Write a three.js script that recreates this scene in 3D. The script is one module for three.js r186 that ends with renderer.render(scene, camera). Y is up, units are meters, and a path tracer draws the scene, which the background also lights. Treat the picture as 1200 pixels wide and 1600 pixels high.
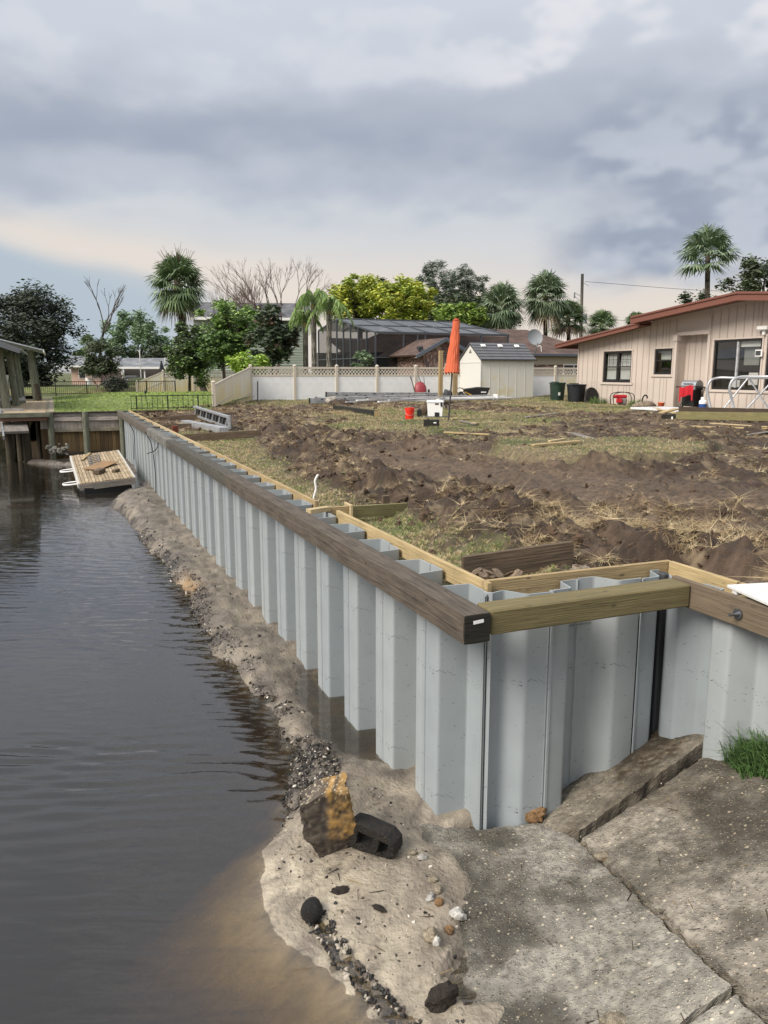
import * as THREE from 'three';
import { mergeGeometries, mergeVertices, toCreasedNormals } from 'three/addons/utils/BufferGeometryUtils.js';

// ---------------------------------------------------------------- camera, sky, sun, exposure
const scene = new THREE.Scene();
const camera = new THREE.PerspectiveCamera(67.292, 0.75, 0.1, 2000);
const EYE = 3, FOCAL = 1202, PITCH = Math.atan(218 / FOCAL);
camera.position.set(0, EYE, 0);
camera.rotation.x = -PITCH;
const renderer = new THREE.WebGLRenderer({ antialias: true });
renderer.toneMapping = THREE.LinearToneMapping;
renderer.toneMappingExposure = 3.0;
renderer.shadowMap.enabled = true;
const SKY_GAIN = 0.347;                                   // sky radiance before the exposure
const sun = new THREE.DirectionalLight(0xfff7ec, 1.5);
sun.position.set(-52, 57, 13);
sun.shadow.radius = 60;                                  // a veiled sun: very soft
sun.castShadow = true;
Object.assign(sun.shadow.camera, { left: -70, right: 70, top: 70, bottom: -70, near: 1, far: 260 });
sun.shadow.mapSize.set(2048, 2048);
sun.target.position.set(0, 0, -25);
scene.add(sun, sun.target);

// ---------------------------------------------------------------- random numbers and noise
function rng(seed) { let s = seed >>> 0; return () => { s = (s + 0x6d2b79f5) | 0; let t = Math.imul(s ^ (s >>> 15), 1 | s); t = (t + Math.imul(t ^ (t >>> 7), 61 | t)) ^ t; return ((t ^ (t >>> 14)) >>> 0) / 4294967296; }; }
function hash(ix, iy, s) { let h = Math.imul(ix, 374761393) ^ Math.imul(iy, 668265263) ^ Math.imul(s, 1442695041); h = Math.imul(h ^ (h >>> 13), 1274126177); return ((h ^ (h >>> 16)) >>> 0) / 4294967296; }
const fade = (t) => t * t * t * (t * (t * 6 - 15) + 10);
const lerp = (a, b, t) => a + (b - a) * t;
const clamp = (x, a = 0, b = 1) => Math.min(b, Math.max(a, x));
const smooth = (a, b, x) => { const t = clamp((x - a) / (b - a)); return t * t * (3 - 2 * t); };
function vnoise(x, y, s = 0, px = 0, py = 0) {           // value noise, 0..1; px, py: period for tiling
  const ix = Math.floor(x), iy = Math.floor(y), fx = fade(x - ix), fy = fade(y - iy);
  const w = (i, p) => (p ? ((i % p) + p) % p : i);
  const a = hash(w(ix, px), w(iy, py), s), b = hash(w(ix + 1, px), w(iy, py), s), c = hash(w(ix, px), w(iy + 1, py), s), d = hash(w(ix + 1, px), w(iy + 1, py), s);
  return lerp(lerp(a, b, fx), lerp(c, d, fx), fy);
}
function fbm(x, y, s = 0, oct = 5, px = 0, py = 0) {
  let v = 0, a = 0.5, n = 0;
  for (let i = 0; i < oct; i++) { v += a * vnoise(x, y, s + i * 17, px, py); n += a; a *= 0.5; x *= 2; y *= 2; px *= 2; py *= 2; }
  return v / n;
}
function polyline(pts, x) {                              // pts sorted by x: linear interpolation
  if (x <= pts[0][0]) return pts[0][1];
  for (let i = 1; i < pts.length; i++) if (x <= pts[i][0]) return lerp(pts[i - 1][1], pts[i][1], (x - pts[i - 1][0]) / (pts[i][0] - pts[i - 1][0]));
  return pts[pts.length - 1][1];
}
function inPoly(p, x, y) { let c = false; for (let i = 0, j = p.length - 1; i < p.length; j = i++) if ((p[i][1] > y) !== (p[j][1] > y) && x < ((p[j][0] - p[i][0]) * (y - p[i][1])) / (p[j][1] - p[i][1]) + p[i][0]) c = !c; return c; }
function segDist(x, y, ax, ay, bx, by) { const dx = bx - ax, dy = by - ay, t = clamp(((x - ax) * dx + (y - ay) * dy) / (dx * dx + dy * dy)); return Math.hypot(x - ax - t * dx, y - ay - t * dy); }
function polyDist(p, x, y) { let d = 1e9; for (let i = 0, j = p.length - 1; i < p.length; j = i++) d = Math.min(d, segDist(x, y, p[j][0], p[j][1], p[i][0], p[i][1])); return inPoly(p, x, y) ? d : -d; }
function lineDist(p, x, y) { let d = 1e9; for (let i = 1; i < p.length; i++) d = Math.min(d, segDist(x, y, p[i - 1][0], p[i - 1][1], p[i][0], p[i][1])); return d; }

// ---------------------------------------------------------------- the sky: broken overcast after rain, computed once
const s2l = (c) => { c /= 255; return c <= 0.04045 ? c / 12.92 : ((c + 0.055) / 1.055) ** 2.4; };
const SRGB = (r, g, b) => [s2l(r), s2l(g), s2l(b)];
const mix3 = (a, b, t) => [lerp(a[0], b[0], t), lerp(a[1], b[1], t), lerp(a[2], b[2], t)];
{
  const NW = 2048, NH = 1024, data = new Float32Array(NW * NH * 4);
  const cream = SRGB(226, 216, 206), haze = SRGB(207, 211, 216), pale = SRGB(203, 209, 220), blue = SRGB(170, 188, 203), dark = SRGB(155, 165, 182), mid = SRGB(188, 195, 207), bright = SRGB(226, 226, 231), peach = SRGB(230, 220, 210);
  for (let j = 0; j < NH; j++) {
    const el = ((j + 0.5) / NH - 0.5) * 180;             // degrees above the horizon
    for (let i = 0; i < NW; i++) {
      const ang = ((i + 0.5) / NW - 0.5) * 2 * Math.PI;  // atan2(z, x)
      const az = (((Math.atan2(Math.cos(ang), -Math.sin(ang)) * 180) / Math.PI));   // 0 = straight ahead, + to the right
      let c;
      if (el < -1) c = SRGB(120, 118, 112);
      else {
        const X = ((az + 360) % 360) / 360, wx = X * 24, wy = el / 9;      // noise period 24 cells round the horizon
        const n1 = fbm(wx * 1, wy * 1.5, 3, 6, 24, 0), n2 = fbm(wx * 2, wy * 3.2 + 7, 21, 6, 48, 0), n3 = fbm(wx * 5, wy * 6, 41, 5, 120, 0);
        const e = el + (n1 - 0.5) * 5 + (n2 - 0.5) * 3 + (n3 - 0.5) * 1.2;
        const azl = az + (n2 - 0.5) * 4;
        // clear, hazy air low down: bluish to the left, cream elsewhere
        c = mix3(cream, haze, smooth(4.5, 10.5, el + (n1 - 0.5) * 3));
        const left = smooth(-9, -17, azl) * smooth(-75, -45, azl);
        c = mix3(c, blue, left * smooth(9.2, 7.6, el - (azl + 26) * -0.18 + (n3 - .5) * .5) * smooth(-1, 1.5, el) * 0.85);
        // the bright streak to the left, slanting down towards the right
        const sm = 9.6 - (az + 26) * 0.2;
        c = mix3(c, peach, Math.exp(-(((el - sm + (n2 - 0.5) * 1.0) / (1.05 + 0.05 * (az + 26))) ** 2)) * smooth(-45, -25, az) * smooth(2, -8, az) * 0.75);
        // grey cloud deck
        c = mix3(c, mid, smooth(9.8, 12.2, e) * 0.9);
        const band = Math.exp(-(((e - 15.3) / 3.6) ** 2));
        c = mix3(c, dark, band * smooth(0.25, 0.62, n1 * 0.7 + n2 * 0.3) * 0.9);
        // a lower, darker bank to the right
        const rb = smooth(10, 17, azl) * smooth(60, 40, azl) * smooth(6.0, 8.6, e - (n3 - 0.5) * 2) * smooth(19, 15, e);
        c = mix3(c, mix3(dark, mid, smooth(0.35, 0.7, n3)), rb * (0.55 + 0.45 * smooth(0.35, 0.6, n2)));
        // lighter tops higher up
        c = mix3(c, pale, smooth(17.5, 21.5, e) * 0.85);
        c = mix3(c, bright, smooth(17, 21, el + (n2 - 0.5) * 9) * smooth(0.46, 0.66, n2 * 0.5 + n3 * 0.5) * (0.25 + 0.6 * smooth(0, 12, az)));
        // the deck goes on overhead with the same mottling
        if (el > 22) { c = mix3(c, mix3(mid, bright, smooth(0.3, 0.7, n1 * 0.6 + n2 * 0.4)), smooth(22, 34, el)); const k = (1 + 2 * Math.sin((el * Math.PI) / 180)) / (1 + 2 * Math.sin((22 * Math.PI) / 180)); c = c.map((x) => x * k); }   // an overcast deck: the usual rise towards the zenith
      }
      const k = (j * NW + i) * 4;
      data[k] = c[0] * SKY_GAIN; data[k + 1] = c[1] * SKY_GAIN; data[k + 2] = c[2] * SKY_GAIN; data[k + 3] = 1;
    }
  }
  const t = new THREE.DataTexture(data, NW, NH, THREE.RGBAFormat, THREE.FloatType);
  t.mapping = THREE.EquirectangularReflectionMapping; t.magFilter = THREE.LinearFilter; t.minFilter = THREE.LinearFilter; t.wrapS = THREE.RepeatWrapping; t.needsUpdate = true;
  scene.background = t; scene.environment = t;
}

// ---------------------------------------------------------------- places: metres; the lots here lie along the seawall
const V3 = (x, y, z) => new THREE.Vector3(x, y, z);
const TURN = 0.4017, SU = [-0.3909, -0.9204], SV = [0.9204, -0.3909], SO = [0.5, -4.63];   // u: along the long seawall away from its corner, v: inland
const W = (u, v, y = 0) => V3(SO[0] + SU[0] * u + SV[0] * v, y, SO[1] + SU[1] * u + SV[1] * v);
const toUV = (x, z) => [(x - SO[0]) * SU[0] + (z - SO[1]) * SU[1], (x - SO[0]) * SV[0] + (z - SO[1]) * SV[1]];
function at(px, py, d) { const a = (px - 600) / FOCAL, b = (800 - py) / FOCAL, c = Math.cos(PITCH), s = Math.sin(PITCH), y = c * b - s, z = -s * b - c, t = -d / z; return V3(a * t, EYE + y * t, -d); }   // a surveyed bearing at distance d
function gp(px, py, y) { const a = (px - 600) / FOCAL, b = (800 - py) / FOCAL, c = Math.cos(PITCH), s = Math.sin(PITCH), ry = c * b - s, rz = -s * b - c, t = (y - EYE) / ry; return V3(a * t, y, rz * t); }   // a surveyed bearing at height y
const WATER = -0.4;

// ---------------------------------------------------------------- textures (surface colour and grain only)
function dataTex(n, m, fn, srgb = true) {
  const d = new Uint8Array(n * m * 4);
  for (let j = 0; j < m; j++) for (let i = 0; i < n; i++) { const c = fn(i, j), k = (j * n + i) * 4; d[k] = clamp(c[0]) * 255; d[k + 1] = clamp(c[1]) * 255; d[k + 2] = clamp(c[2]) * 255; d[k + 3] = 255; }
  const t = new THREE.DataTexture(d, n, m); t.wrapS = t.wrapT = THREE.RepeatWrapping; t.magFilter = THREE.LinearFilter; t.minFilter = THREE.LinearMipmapLinearFilter; t.generateMipmaps = true;
  if (srgb) t.colorSpace = THREE.SRGBColorSpace; t.needsUpdate = true; return t;
}
const reps = new Map();
function rep(t, x, y) { const k = t.uuid + x + ',' + y; if (!reps.has(k)) { const c = t.clone(); c.repeat.set(x, y); c.needsUpdate = true; reps.set(k, c); } return reps.get(k); }
const g3 = (v) => [v, v, v];
// wood grain running along u (2 m x 0.5 m)
function woodTex(seed, contrast, knots, tint) {
  const r = rng(seed), K = []; for (let i = 0; i < knots; i++) K.push([r() * 512, r() * 256, 4 + r() * 5]);
  return dataTex(512, 256, (i, j) => {
    let jj = j; for (const [kx, ky, kr] of K) { let dx = i - kx, dy = j - ky; jj += Math.exp(-(dx * dx) / 900 - (dy * dy) / 500) * Math.sign(dy) * kr; }
    const w = fbm(i / 128, jj / 64, seed, 3, 4, 4) * 5;
    const g = fbm(i / 64, jj / 4, seed + 5, 4, 8, 64), f = vnoise(i / 24, jj / 1.6, seed + 9, 0, 0), rings = 0.5 + 0.5 * Math.sin((jj / 9 + w) * 2.2);
    const blot = fbm(i / 60, j / 50, seed + 30, 4, 0, 0);
    let v = 0.86 + contrast * ((g - 0.5) * 0.7 + (f - 0.5) * 0.3 + (rings - 0.5) * 0.16) + (blot - 0.5) * 0.5 * contrast;
    let kn = 0; for (const [kx, ky, kr] of K) { const d = Math.hypot(i - kx, (j - ky) * 1.3); kn = Math.max(kn, smooth(kr, kr * 0.5, d)); }
    v *= 1 - 0.32 * kn; if (f > 0.86 && g < 0.42) v *= 0.72;
    return [v * tint[0], v * tint[1], v * tint[2]];
  });
}
const T = {};
T.woodOld = woodTex(11, 0.5, 3, [1, 0.985, 0.96]);
T.woodNew = woodTex(23, 0.24, 3, [1, 0.97, 0.9]);
T.woodDeck = woodTex(37, 0.5, 2, [1, 0.98, 0.94]);
T.grainBump = dataTex(512, 256, (i, j) => g3(0.5 + (fbm(i / 90, j / 3, 77, 4, 0, 0) - 0.5) * 1.1 - (vnoise(i / 40, j / 2, 79) > 0.85 ? 0.35 : 0)), false);
T.mottle = dataTex(512, 512, (i, j) => g3(0.78 + (fbm(i / 64, j / 64, 51, 6, 8, 8) - 0.5) * 0.7 + (hash(i, j, 4) - 0.5) * 0.06));
T.fineBump = dataTex(512, 512, (i, j) => g3(fbm(i / 16, j / 16, 61, 5, 32, 32)), false);
// grey vinyl: faint streaks, scuffs and specks (1 m x 1 m)
{
  const r = rng(5), marks = [];
  for (let i = 0; i < 110; i++) marks.push([r() * 1024, r() < 0.6 ? 740 + r() * 110 : r() * 1024, 3 + r() * 17 * r(), (r() - 0.5) * 1.2, 1.0 + r() * 1.4, 0.4 + r() * 0.5]);
  T.vinyl = dataTex(1024, 1024, (i, j) => {
    let v = 0.93 + (fbm(i / 20, j / 200, 81, 4, 0, 0) - 0.5) * 0.015 + (fbm(i / 128, j / 128, 83, 4, 8, 8) - 0.5) * 0.05 + (hash(i, j, 9) - 0.5) * 0.02;
    for (const m of marks) { const dx = i - m[0], dy = j - m[1]; if (Math.abs(dx) < 20 && Math.abs(dy) < 20) { const c = Math.cos(m[3]), s = Math.sin(m[3]), a = dx * c + dy * s, b = -dx * s + dy * c; if (Math.abs(a) < m[2] && Math.abs(b) < m[4] * (0.6 + 0.5 * vnoise(a / 3, m[0])) && vnoise(i / 2.5, j / 2.5, 7) > 0.3) v *= 1 - m[5]; } }
    return [v * 0.995, v, v * 0.995];
  });
}
// old concrete: exposed shell aggregate, dark algae blotches (1.6 m)
{
  const cells = (x, y, n, seed) => { const ix = Math.floor(x), iy = Math.floor(y); let best = 9, id = 0; for (let a = -1; a <= 1; a++) for (let b = -1; b <= 1; b++) { const cx = ((ix + a) % n + n) % n, cy = ((iy + b) % n + n) % n, px = ix + a + hash(cx, cy, seed), py = iy + b + hash(cx, cy, seed + 1), d = Math.hypot(px - x, py - y); if (d < best) { best = d; id = hash(cx, cy, seed + 2); } } return [best, id]; };
  T.concrete = dataTex(1024, 1024, (i, j) => {
    const blot = fbm(i / (1024 / 6), j / (1024 / 6), 91, 6, 6, 6), f = fbm(i / (1024 / 43), j / (1024 / 43), 93, 4, 43, 43), [d, id] = cells(i / (1024 / 90), j / (1024 / 90), 90, 95), [d2, id2] = cells(i / 25.6, j / 25.6, 40, 99);
    let c = mix3([0.56, 0.555, 0.535], [0.45, 0.445, 0.425], smooth(0.36, 0.64, blot));
    c = mix3(c, [0.30, 0.29, 0.265], smooth(0.48, 0.76, blot + (f - 0.5) * 0.5) * 0.8);
    const m = 0.97 + (f - 0.5) * 0.55 + (hash(i, j, 97) - 0.5) * 0.12; c = c.map((x) => x * m);
    if (id > 0.6 && d < 0.34) c = mix3(c, [0.82, 0.79, 0.72], (0.15 + 0.55 * hash(Math.floor(id * 999), 1, 2)) * smooth(0.34, 0.2, d));
    if (id2 > 0.93 && d2 < 0.22 + 0.1 * f) c = mix3(c, [0.86, 0.83, 0.76], 0.7 * smooth(0.26, 0.18, d2));
    if (id < 0.03 && d < 0.25) c = mix3(c, [0.2, 0.18, 0.15], 0.6);
    return c;
  });
  T.concreteBump = dataTex(1024, 1024, (i, j) => { const [d, id] = cells(i / (1024 / 90), j / (1024 / 90), 90, 95), [d2, id2] = cells(i / 25.6, j / 25.6, 40, 99), f = fbm(i / (1024 / 26), j / (1024 / 26), 94, 5, 26, 26); let v = 0.35 + (f - 0.5) * 0.7; if (id > 0.5) v += 0.4 * smooth(0.45, 0.1, d); if (id < 0.12) v -= 0.4 * smooth(0.4, 0.1, d); if (id2 > 0.8) v += 0.3 * smooth(0.32, 0.1, d2); return g3(v); }, false);
}
// soil, sand
T.soil = dataTex(512, 512, (i, j) => { const v = 0.86 + (fbm(i / (512 / 13), j / (512 / 13), 101, 6, 13, 13) - 0.5) * 0.5 + (hash(i, j, 11) - 0.5) * 0.18; return g3(v); });
T.soilBump = dataTex(512, 512, (i, j) => g3(fbm(i / 32, j / 32, 105, 6, 16, 16) * 0.8 + vnoise(i / 3, j / 3, 109) * 0.2), false);
T.sand = dataTex(1024, 1024, (i, j) => { const a = fbm(i / 128, j / 128, 111, 5, 8, 8), st = fbm(i / 128 + a * 2, j / 16 + a * 3, 113, 4, 8, 64), sp = hash(i, j, 12); let v = 0.94 + (a - 0.5) * 0.2 + (st - 0.5) * 0.05 + (hash(i, j, 13) - 0.5) * 0.1; if (sp > 0.994) v *= 0.45; if (sp < 0.002) v *= 1.25; return g3(v); });
// weathered shingles, brick, lap siding: too far away to tell the pieces apart
T.shingle = dataTex(256, 256, (i, j) => { const row = Math.floor(j / 16), k = Math.floor((i + row * 21) / 32); let v = 0.72 + hash(k, row, 31) * 0.22 + (hash(i, j, 33) - 0.5) * 0.22 + (fbm(i / 80, j / 80, 35, 3) - 0.5) * 0.3; if (j % 16 < 2) v *= 0.75; return g3(v); });
T.brick = dataTex(512, 512, (i, j) => { const row = Math.floor(j / 32), off = (row % 2) * 32, k = Math.floor((i + off) / 64), mx = (i + off) % 64, my = j % 32; if (mx < 5 || my < 5) return [0.62, 0.57, 0.52]; const h = hash(k % 8, row, 41); const b = h < 0.3 ? [0.42, 0.30, 0.27] : h < 0.65 ? [0.52, 0.38, 0.33] : h < 0.85 ? [0.33, 0.26, 0.25] : [0.66, 0.56, 0.50]; const n = 0.85 + hash(i >> 1, j >> 1, 43) * 0.3; return b.map((x) => x * n); });
T.bark = dataTex(256, 256, (i, j) => g3(0.6 + (fbm(i / 8, j / 40, 45, 4, 32, 0) - 0.5) * 1.0));
T.screen = dataTex(64, 64, (i, j) => g3(i % 8 < 2 || j % 8 < 2 ? 0.5 : 0.9));
T.seams = dataTex(256, 256, (i, j) => g3((i % 64 < 5 ? 0.82 : 0.98) + (fbm(i / 40, j / 40, 49, 4) - 0.5) * 0.16));
// yellow-brown irrigation stain that runs up from the foot of white vinyl panels
T.stain = dataTex(512, 256, (i, j) => { const y = j / 256, n = fbm(i / 40, j / 26, 121, 5, 0, 0), e = fbm(i / 70, 1.7, 123, 4); const k = smooth(0.75, 0.05, y + (n - 0.5) * 0.5 + (e - 0.5) * 0.9); const g = (i % 40 < 2 ? 0.9 : 1) * (0.97 + (hash(i, j, 15) - .5) * .03); return mix3([0.94 * g, 0.93 * g, 0.90 * g], [0.93 * g, 0.84 * g, 0.58 * g], k * 0.6); });
T.clean = dataTex(256, 256, (i, j) => g3((i % 32 < 1 ? 0.9 : 0.99) + (fbm(i / 60, j / 60, 131, 4) - 0.5) * 0.08));
T.shedStain = dataTex(512, 256, (i, j) => { const n = fbm(i / 60, j / 50, 141, 5); return mix3([0.97, 0.97, 0.95], [0.96, 0.91, 0.76], smooth(0.48, 0.7, n * 0.7 + 0.3 * Math.exp(-(((i - 150) / 130) ** 2)) * smooth(200, 90, j)) * 0.8); });
T.metalStreak = dataTex(256, 256, (i, j) => g3(0.85 + (fbm(i / 200, j / 5, 151, 4) - 0.5) * 0.3 + (fbm(i / 30, j / 30, 153, 3) - .5) * .2));
T.waterBump = dataTex(1024, 1024, (i, j) => {            // wind ripples, 9 m x 9 m, crests roughly along x
  const x = i / 1024, y = j / 1024, wv = fbm(x * 6, y * 6, 161, 3, 6, 6), TAU = Math.PI * 2;
  let h = 0; h += 0.40 * Math.sin(TAU * (46 * y + 3 * x + 2.4 * wv)); h += 0.30 * Math.sin(TAU * (61 * y - 7 * x + 2 * fbm(x * 9, y * 9, 165, 3, 9, 9) * 1.5)); h += 0.2 * Math.sin(TAU * (33 * y + 9 * x + 1.5 * wv));
  const patch = 0.35 + 0.9 * fbm(x * 8, y * 14, 171, 3, 8, 14);
  const n = fbm(x * 22, y * 80, 173, 4, 22, 80) - 0.5;
  return g3(0.5 + (h * 0.22 * patch + n * 0.5));
}, false);

// ---------------------------------------------------------------- materials
const col = (hex) => new THREE.Color(hex);
function mat(hex, o = {}) { return new THREE.MeshStandardMaterial({ color: col(hex), roughness: 0.85, metalness: 0, side: THREE.DoubleSide, ...o }); }
const wood = (hex, tex = T.woodOld, o = {}) => mat(hex, { map: rep(tex, 0.5, 2), bumpMap: T_grain, bumpScale: 0.003, roughness: 0.88, ...o });
const T_grain = rep(T.grainBump, 0.6, 2.2);
const M = {
  pile: [mat('#a3a9ac', { map: T.vinyl, roughness: 0.5 }), mat('#9fa6aa', { map: T.vinyl, roughness: 0.52 }), mat('#a8adaf', { map: T.vinyl, roughness: 0.5 })],
  waler: [wood('#62594f'), wood('#56534b'), wood('#7c7b76'), wood('#645d54'), wood('#7f7758', T.woodNew), wood('#7a6f63', T.woodNew)],
  tarred: wood('#26261f'), lumber: wood('#c6b48f', T.woodNew), lumberB: wood('#b9a684', T.woodNew), lumberPale: wood('#d0c1a1', T.woodNew), lumberOld: wood('#6e5f4f'), lumberDark: wood('#524539'), treated: wood('#8e8a66', T.woodNew), greyBoard: wood('#8b8681'),
  dockPlank: [wood('#b7a78d', T.woodDeck), wood('#ab9b82', T.woodDeck), wood('#c0b097', T.woodDeck)],
  pilePost: wood('#7d8171'), pilePostB: wood('#6b6e60'), bulkWet: [wood('#7d6a4a'), wood('#6a583e'), wood('#8a7450')], bulkDry: [wood('#cfc6be'), wood('#bfb6ae')], bulkRail: wood('#a19c8a'), bulkDark: wood('#4b4436'),
  white: mat('#e9e7e2', { roughness: 0.5 }), whitePlastic: mat('#eeeeec', { roughness: 0.35 }), black: mat('#191919', { roughness: 0.6 }), blackIron: mat('#27231f', { roughness: 0.6 }), darkGrey: mat('#3c3e40', { roughness: 0.7 }),
  alu: mat('#cbcdcf', { metalness: 0.5, roughness: 0.42, map: T.metalStreak }), galv: mat('#b7babd', { metalness: 0.75, roughness: 0.45 }), aluMatte: mat('#cdcecf', { metalness: 0.05, roughness: 0.5, map: T.metalStreak }), steel: mat('#85878a', { metalness: 0.9, roughness: 0.4 }),
  concrete: mat('#b3ada3', { map: rep(T.concrete, 0.62, 0.62), bumpMap: rep(T.concreteBump, 0.62, 0.62), bumpScale: 0.012, roughness: 0.95 }),
  glass: new THREE.MeshPhysicalMaterial({ color: 0xffffff, transmission: 1, thickness: 0, roughness: 0.02, ior: 1.5, side: THREE.DoubleSide }),
  dim: mat('#3a3a38'), cloth: mat('#b9b6ae'),
};

// ---------------------------------------------------------------- shapes
function boxUV(g, grain = 'auto') {                      // uv in metres; u runs along the longest side
  g = g.index ? g.toNonIndexed() : g;
  g.computeBoundingBox(); const b = g.boundingBox, s = [b.max.x - b.min.x, b.max.y - b.min.y, b.max.z - b.min.z], L = grain === 'auto' ? s.indexOf(Math.max(...s)) : 'xyz'.indexOf(grain);
  const p = g.attributes.position, uv = new Float32Array(p.count * 2), A = V3(), B = V3(), C = V3(), off = (s[0] * 7.3 + s[1] * 3.1 + s[2] * 5.7 + b.min.x * 1.7 + b.min.z * 2.3) % 1;
  for (let i = 0; i < p.count; i += 3) {
    A.fromBufferAttribute(p, i); B.fromBufferAttribute(p, i + 1); C.fromBufferAttribute(p, i + 2);
    const n = B.clone().sub(A).cross(C.clone().sub(A)), a = [Math.abs(n.x), Math.abs(n.y), Math.abs(n.z)], N = a.indexOf(Math.max(...a));
    let ua = L, va; if (N === L) { ua = (L + 1) % 3; va = (L + 2) % 3; } else va = 3 - L - N;
    for (let k = 0; k < 3; k++) { const q = [p.getX(i + k), p.getY(i + k), p.getZ(i + k)]; uv[(i + k) * 2] = q[ua] + off * 1.37; uv[(i + k) * 2 + 1] = q[va] + off; }
  }
  g.setAttribute('uv', new THREE.BufferAttribute(uv, 2)); return g;
}
function chamfer(w, h, d, c = 0.006) {                   // box with bevelled edges, 44 triangles, centred
  c = Math.min(c, w / 3, h / 3, d / 3);
  const x = w / 2, y = h / 2, z = d / 2, P = [], tri = (a, b, e) => { const n = V3().subVectors(b, a).cross(V3().subVectors(e, a)); const m = V3().addVectors(a, b).add(e); if (n.dot(m) < 0) P.push(a, e, b); else P.push(a, b, e); }, quad = (a, b, e, f) => { tri(a, b, e); tri(a, e, f); };
  const F = (i, j, k, ax) => V3(i * (x - (ax === 0 ? 0 : c)), j * (y - (ax === 1 ? 0 : c)), k * (z - (ax === 2 ? 0 : c)));
  for (const s of [-1, 1]) { quad(F(s, -1, -1, 0), F(s, 1, -1, 0), F(s, 1, 1, 0), F(s, -1, 1, 0)); quad(F(-1, s, -1, 1), F(1, s, -1, 1), F(1, s, 1, 1), F(-1, s, 1, 1)); quad(F(-1, -1, s, 2), F(1, -1, s, 2), F(1, 1, s, 2), F(-1, 1, s, 2)); }
  for (const a of [-1, 1]) for (const b of [-1, 1]) { quad(F(a, b, -1, 0), F(a, b, 1, 0), F(a, b, 1, 1), F(a, b, -1, 1)); quad(F(a, -1, b, 0), F(a, 1, b, 0), F(a, 1, b, 2), F(a, -1, b, 2)); quad(F(-1, a, b, 1), F(1, a, b, 1), F(1, a, b, 2), F(-1, a, b, 2)); for (const e of [-1, 1]) tri(F(a, b, e, 0), F(a, b, e, 1), F(a, b, e, 2)); }
  const g = new THREE.BufferGeometry(); g.setAttribute('position', new THREE.BufferAttribute(new Float32Array(P.flatMap((q) => [q.x, q.y, q.z])), 3)); g.computeVertexNormals(); return boxUV(g);
}
const bx = (w, h, d, x = 0, y = 0, z = 0, c = 0.006) => chamfer(w, h, d, c).translate(x, y, z);
const plain = (w, h, d, x = 0, y = 0, z = 0) => boxUV(new THREE.BoxGeometry(w, h, d)).translate(x, y, z);
function stick(a, b, w, h, c = 0.005) {                  // a bar w wide and h high (upright) from a to b
  const L = a.distanceTo(b), g = chamfer(L, h, w, c), X = V3().subVectors(b, a).normalize(), Z = Math.abs(X.y) > 0.95 ? V3(0, 0, 1) : V3().crossVectors(X, V3(0, 1, 0)).normalize(), Y = V3().crossVectors(Z, X).normalize();
  const m = new THREE.Matrix4().makeBasis(X, Y, Z).setPosition(V3().addVectors(a, b).multiplyScalar(0.5)); return g.applyMatrix4(m);
}
function cyl(a, b, r0, r1 = r0, n = 10) { const L = a.distanceTo(b), g = new THREE.CylinderGeometry(r1, r0, L, n); g.applyQuaternion(new THREE.Quaternion().setFromUnitVectors(V3(0, 1, 0), V3().subVectors(b, a).normalize())); return g.translate((a.x + b.x) / 2, (a.y + b.y) / 2, (a.z + b.z) / 2); }
const log = (a, b, r0, r1 = r0, n = 12) => boxUV(cyl(a, b, r0, r1, n), 'y');
function tube(pts, r, n = 8, seg = 0) { return new THREE.TubeGeometry(new THREE.CatmullRomCurve3(pts), seg || pts.length * 5, r, n, false); }
function prism(pts, depth, c = 0) {                      // outline in x, y pushed along z (centred)
  const s = new THREE.Shape(pts.map(([x, y]) => new THREE.Vector2(x, y))), g = new THREE.ExtrudeGeometry(s, { depth, bevelEnabled: c > 0, bevelSize: c, bevelThickness: c, bevelSegments: 1, bevelOffset: -c }); return boxUV(g.translate(0, 0, -depth / 2));
}
function join(list) { list = list.map((g) => { g = g.index ? g.toNonIndexed() : g; for (const k of Object.keys(g.attributes)) if (!['position', 'normal', 'uv'].includes(k)) g.deleteAttribute(k); if (!g.attributes.uv) g.setAttribute('uv', new THREE.BufferAttribute(new Float32Array(g.attributes.position.count * 2), 2)); if (!g.attributes.normal) g.computeVertexNormals(); return g; }); return list.length > 1 ? mergeGeometries(list) : list[0]; }
function lump(r, seed, rough = 0.35, detail = 2, sq = [1, 1, 1], boxy = 0) {   // a stone
  const g = mergeVertices(new THREE.IcosahedronGeometry(1, detail).deleteAttribute('normal').deleteAttribute('uv')), p = g.attributes.position;
  for (let i = 0; i < p.count; i++) {
    let x = p.getX(i), y = p.getY(i), z = p.getZ(i);
    if (boxy) { const k = (Math.abs(x) ** 6 + Math.abs(y) ** 6 + Math.abs(z) ** 6) ** (-1 / 6); const q = lerp(1, k, boxy); x *= q; y *= q; z *= q; }
    const n = 1 + rough * ((fbm(x * 1.3 + y * 0.9 + seed, z * 1.3 - y * 0.7 + seed * 2, seed, 3) - 0.5) * 2 + (vnoise(x * 5 + y * 3, z * 5 - y * 2, seed + 3) - 0.5) * 0.4);
    p.setXYZ(i, x * n * r * sq[0], y * n * r * sq[1], z * n * r * sq[2]);
  }
  const c = toCreasedNormals(g, 0.6); return boxUV(c);
}
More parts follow.
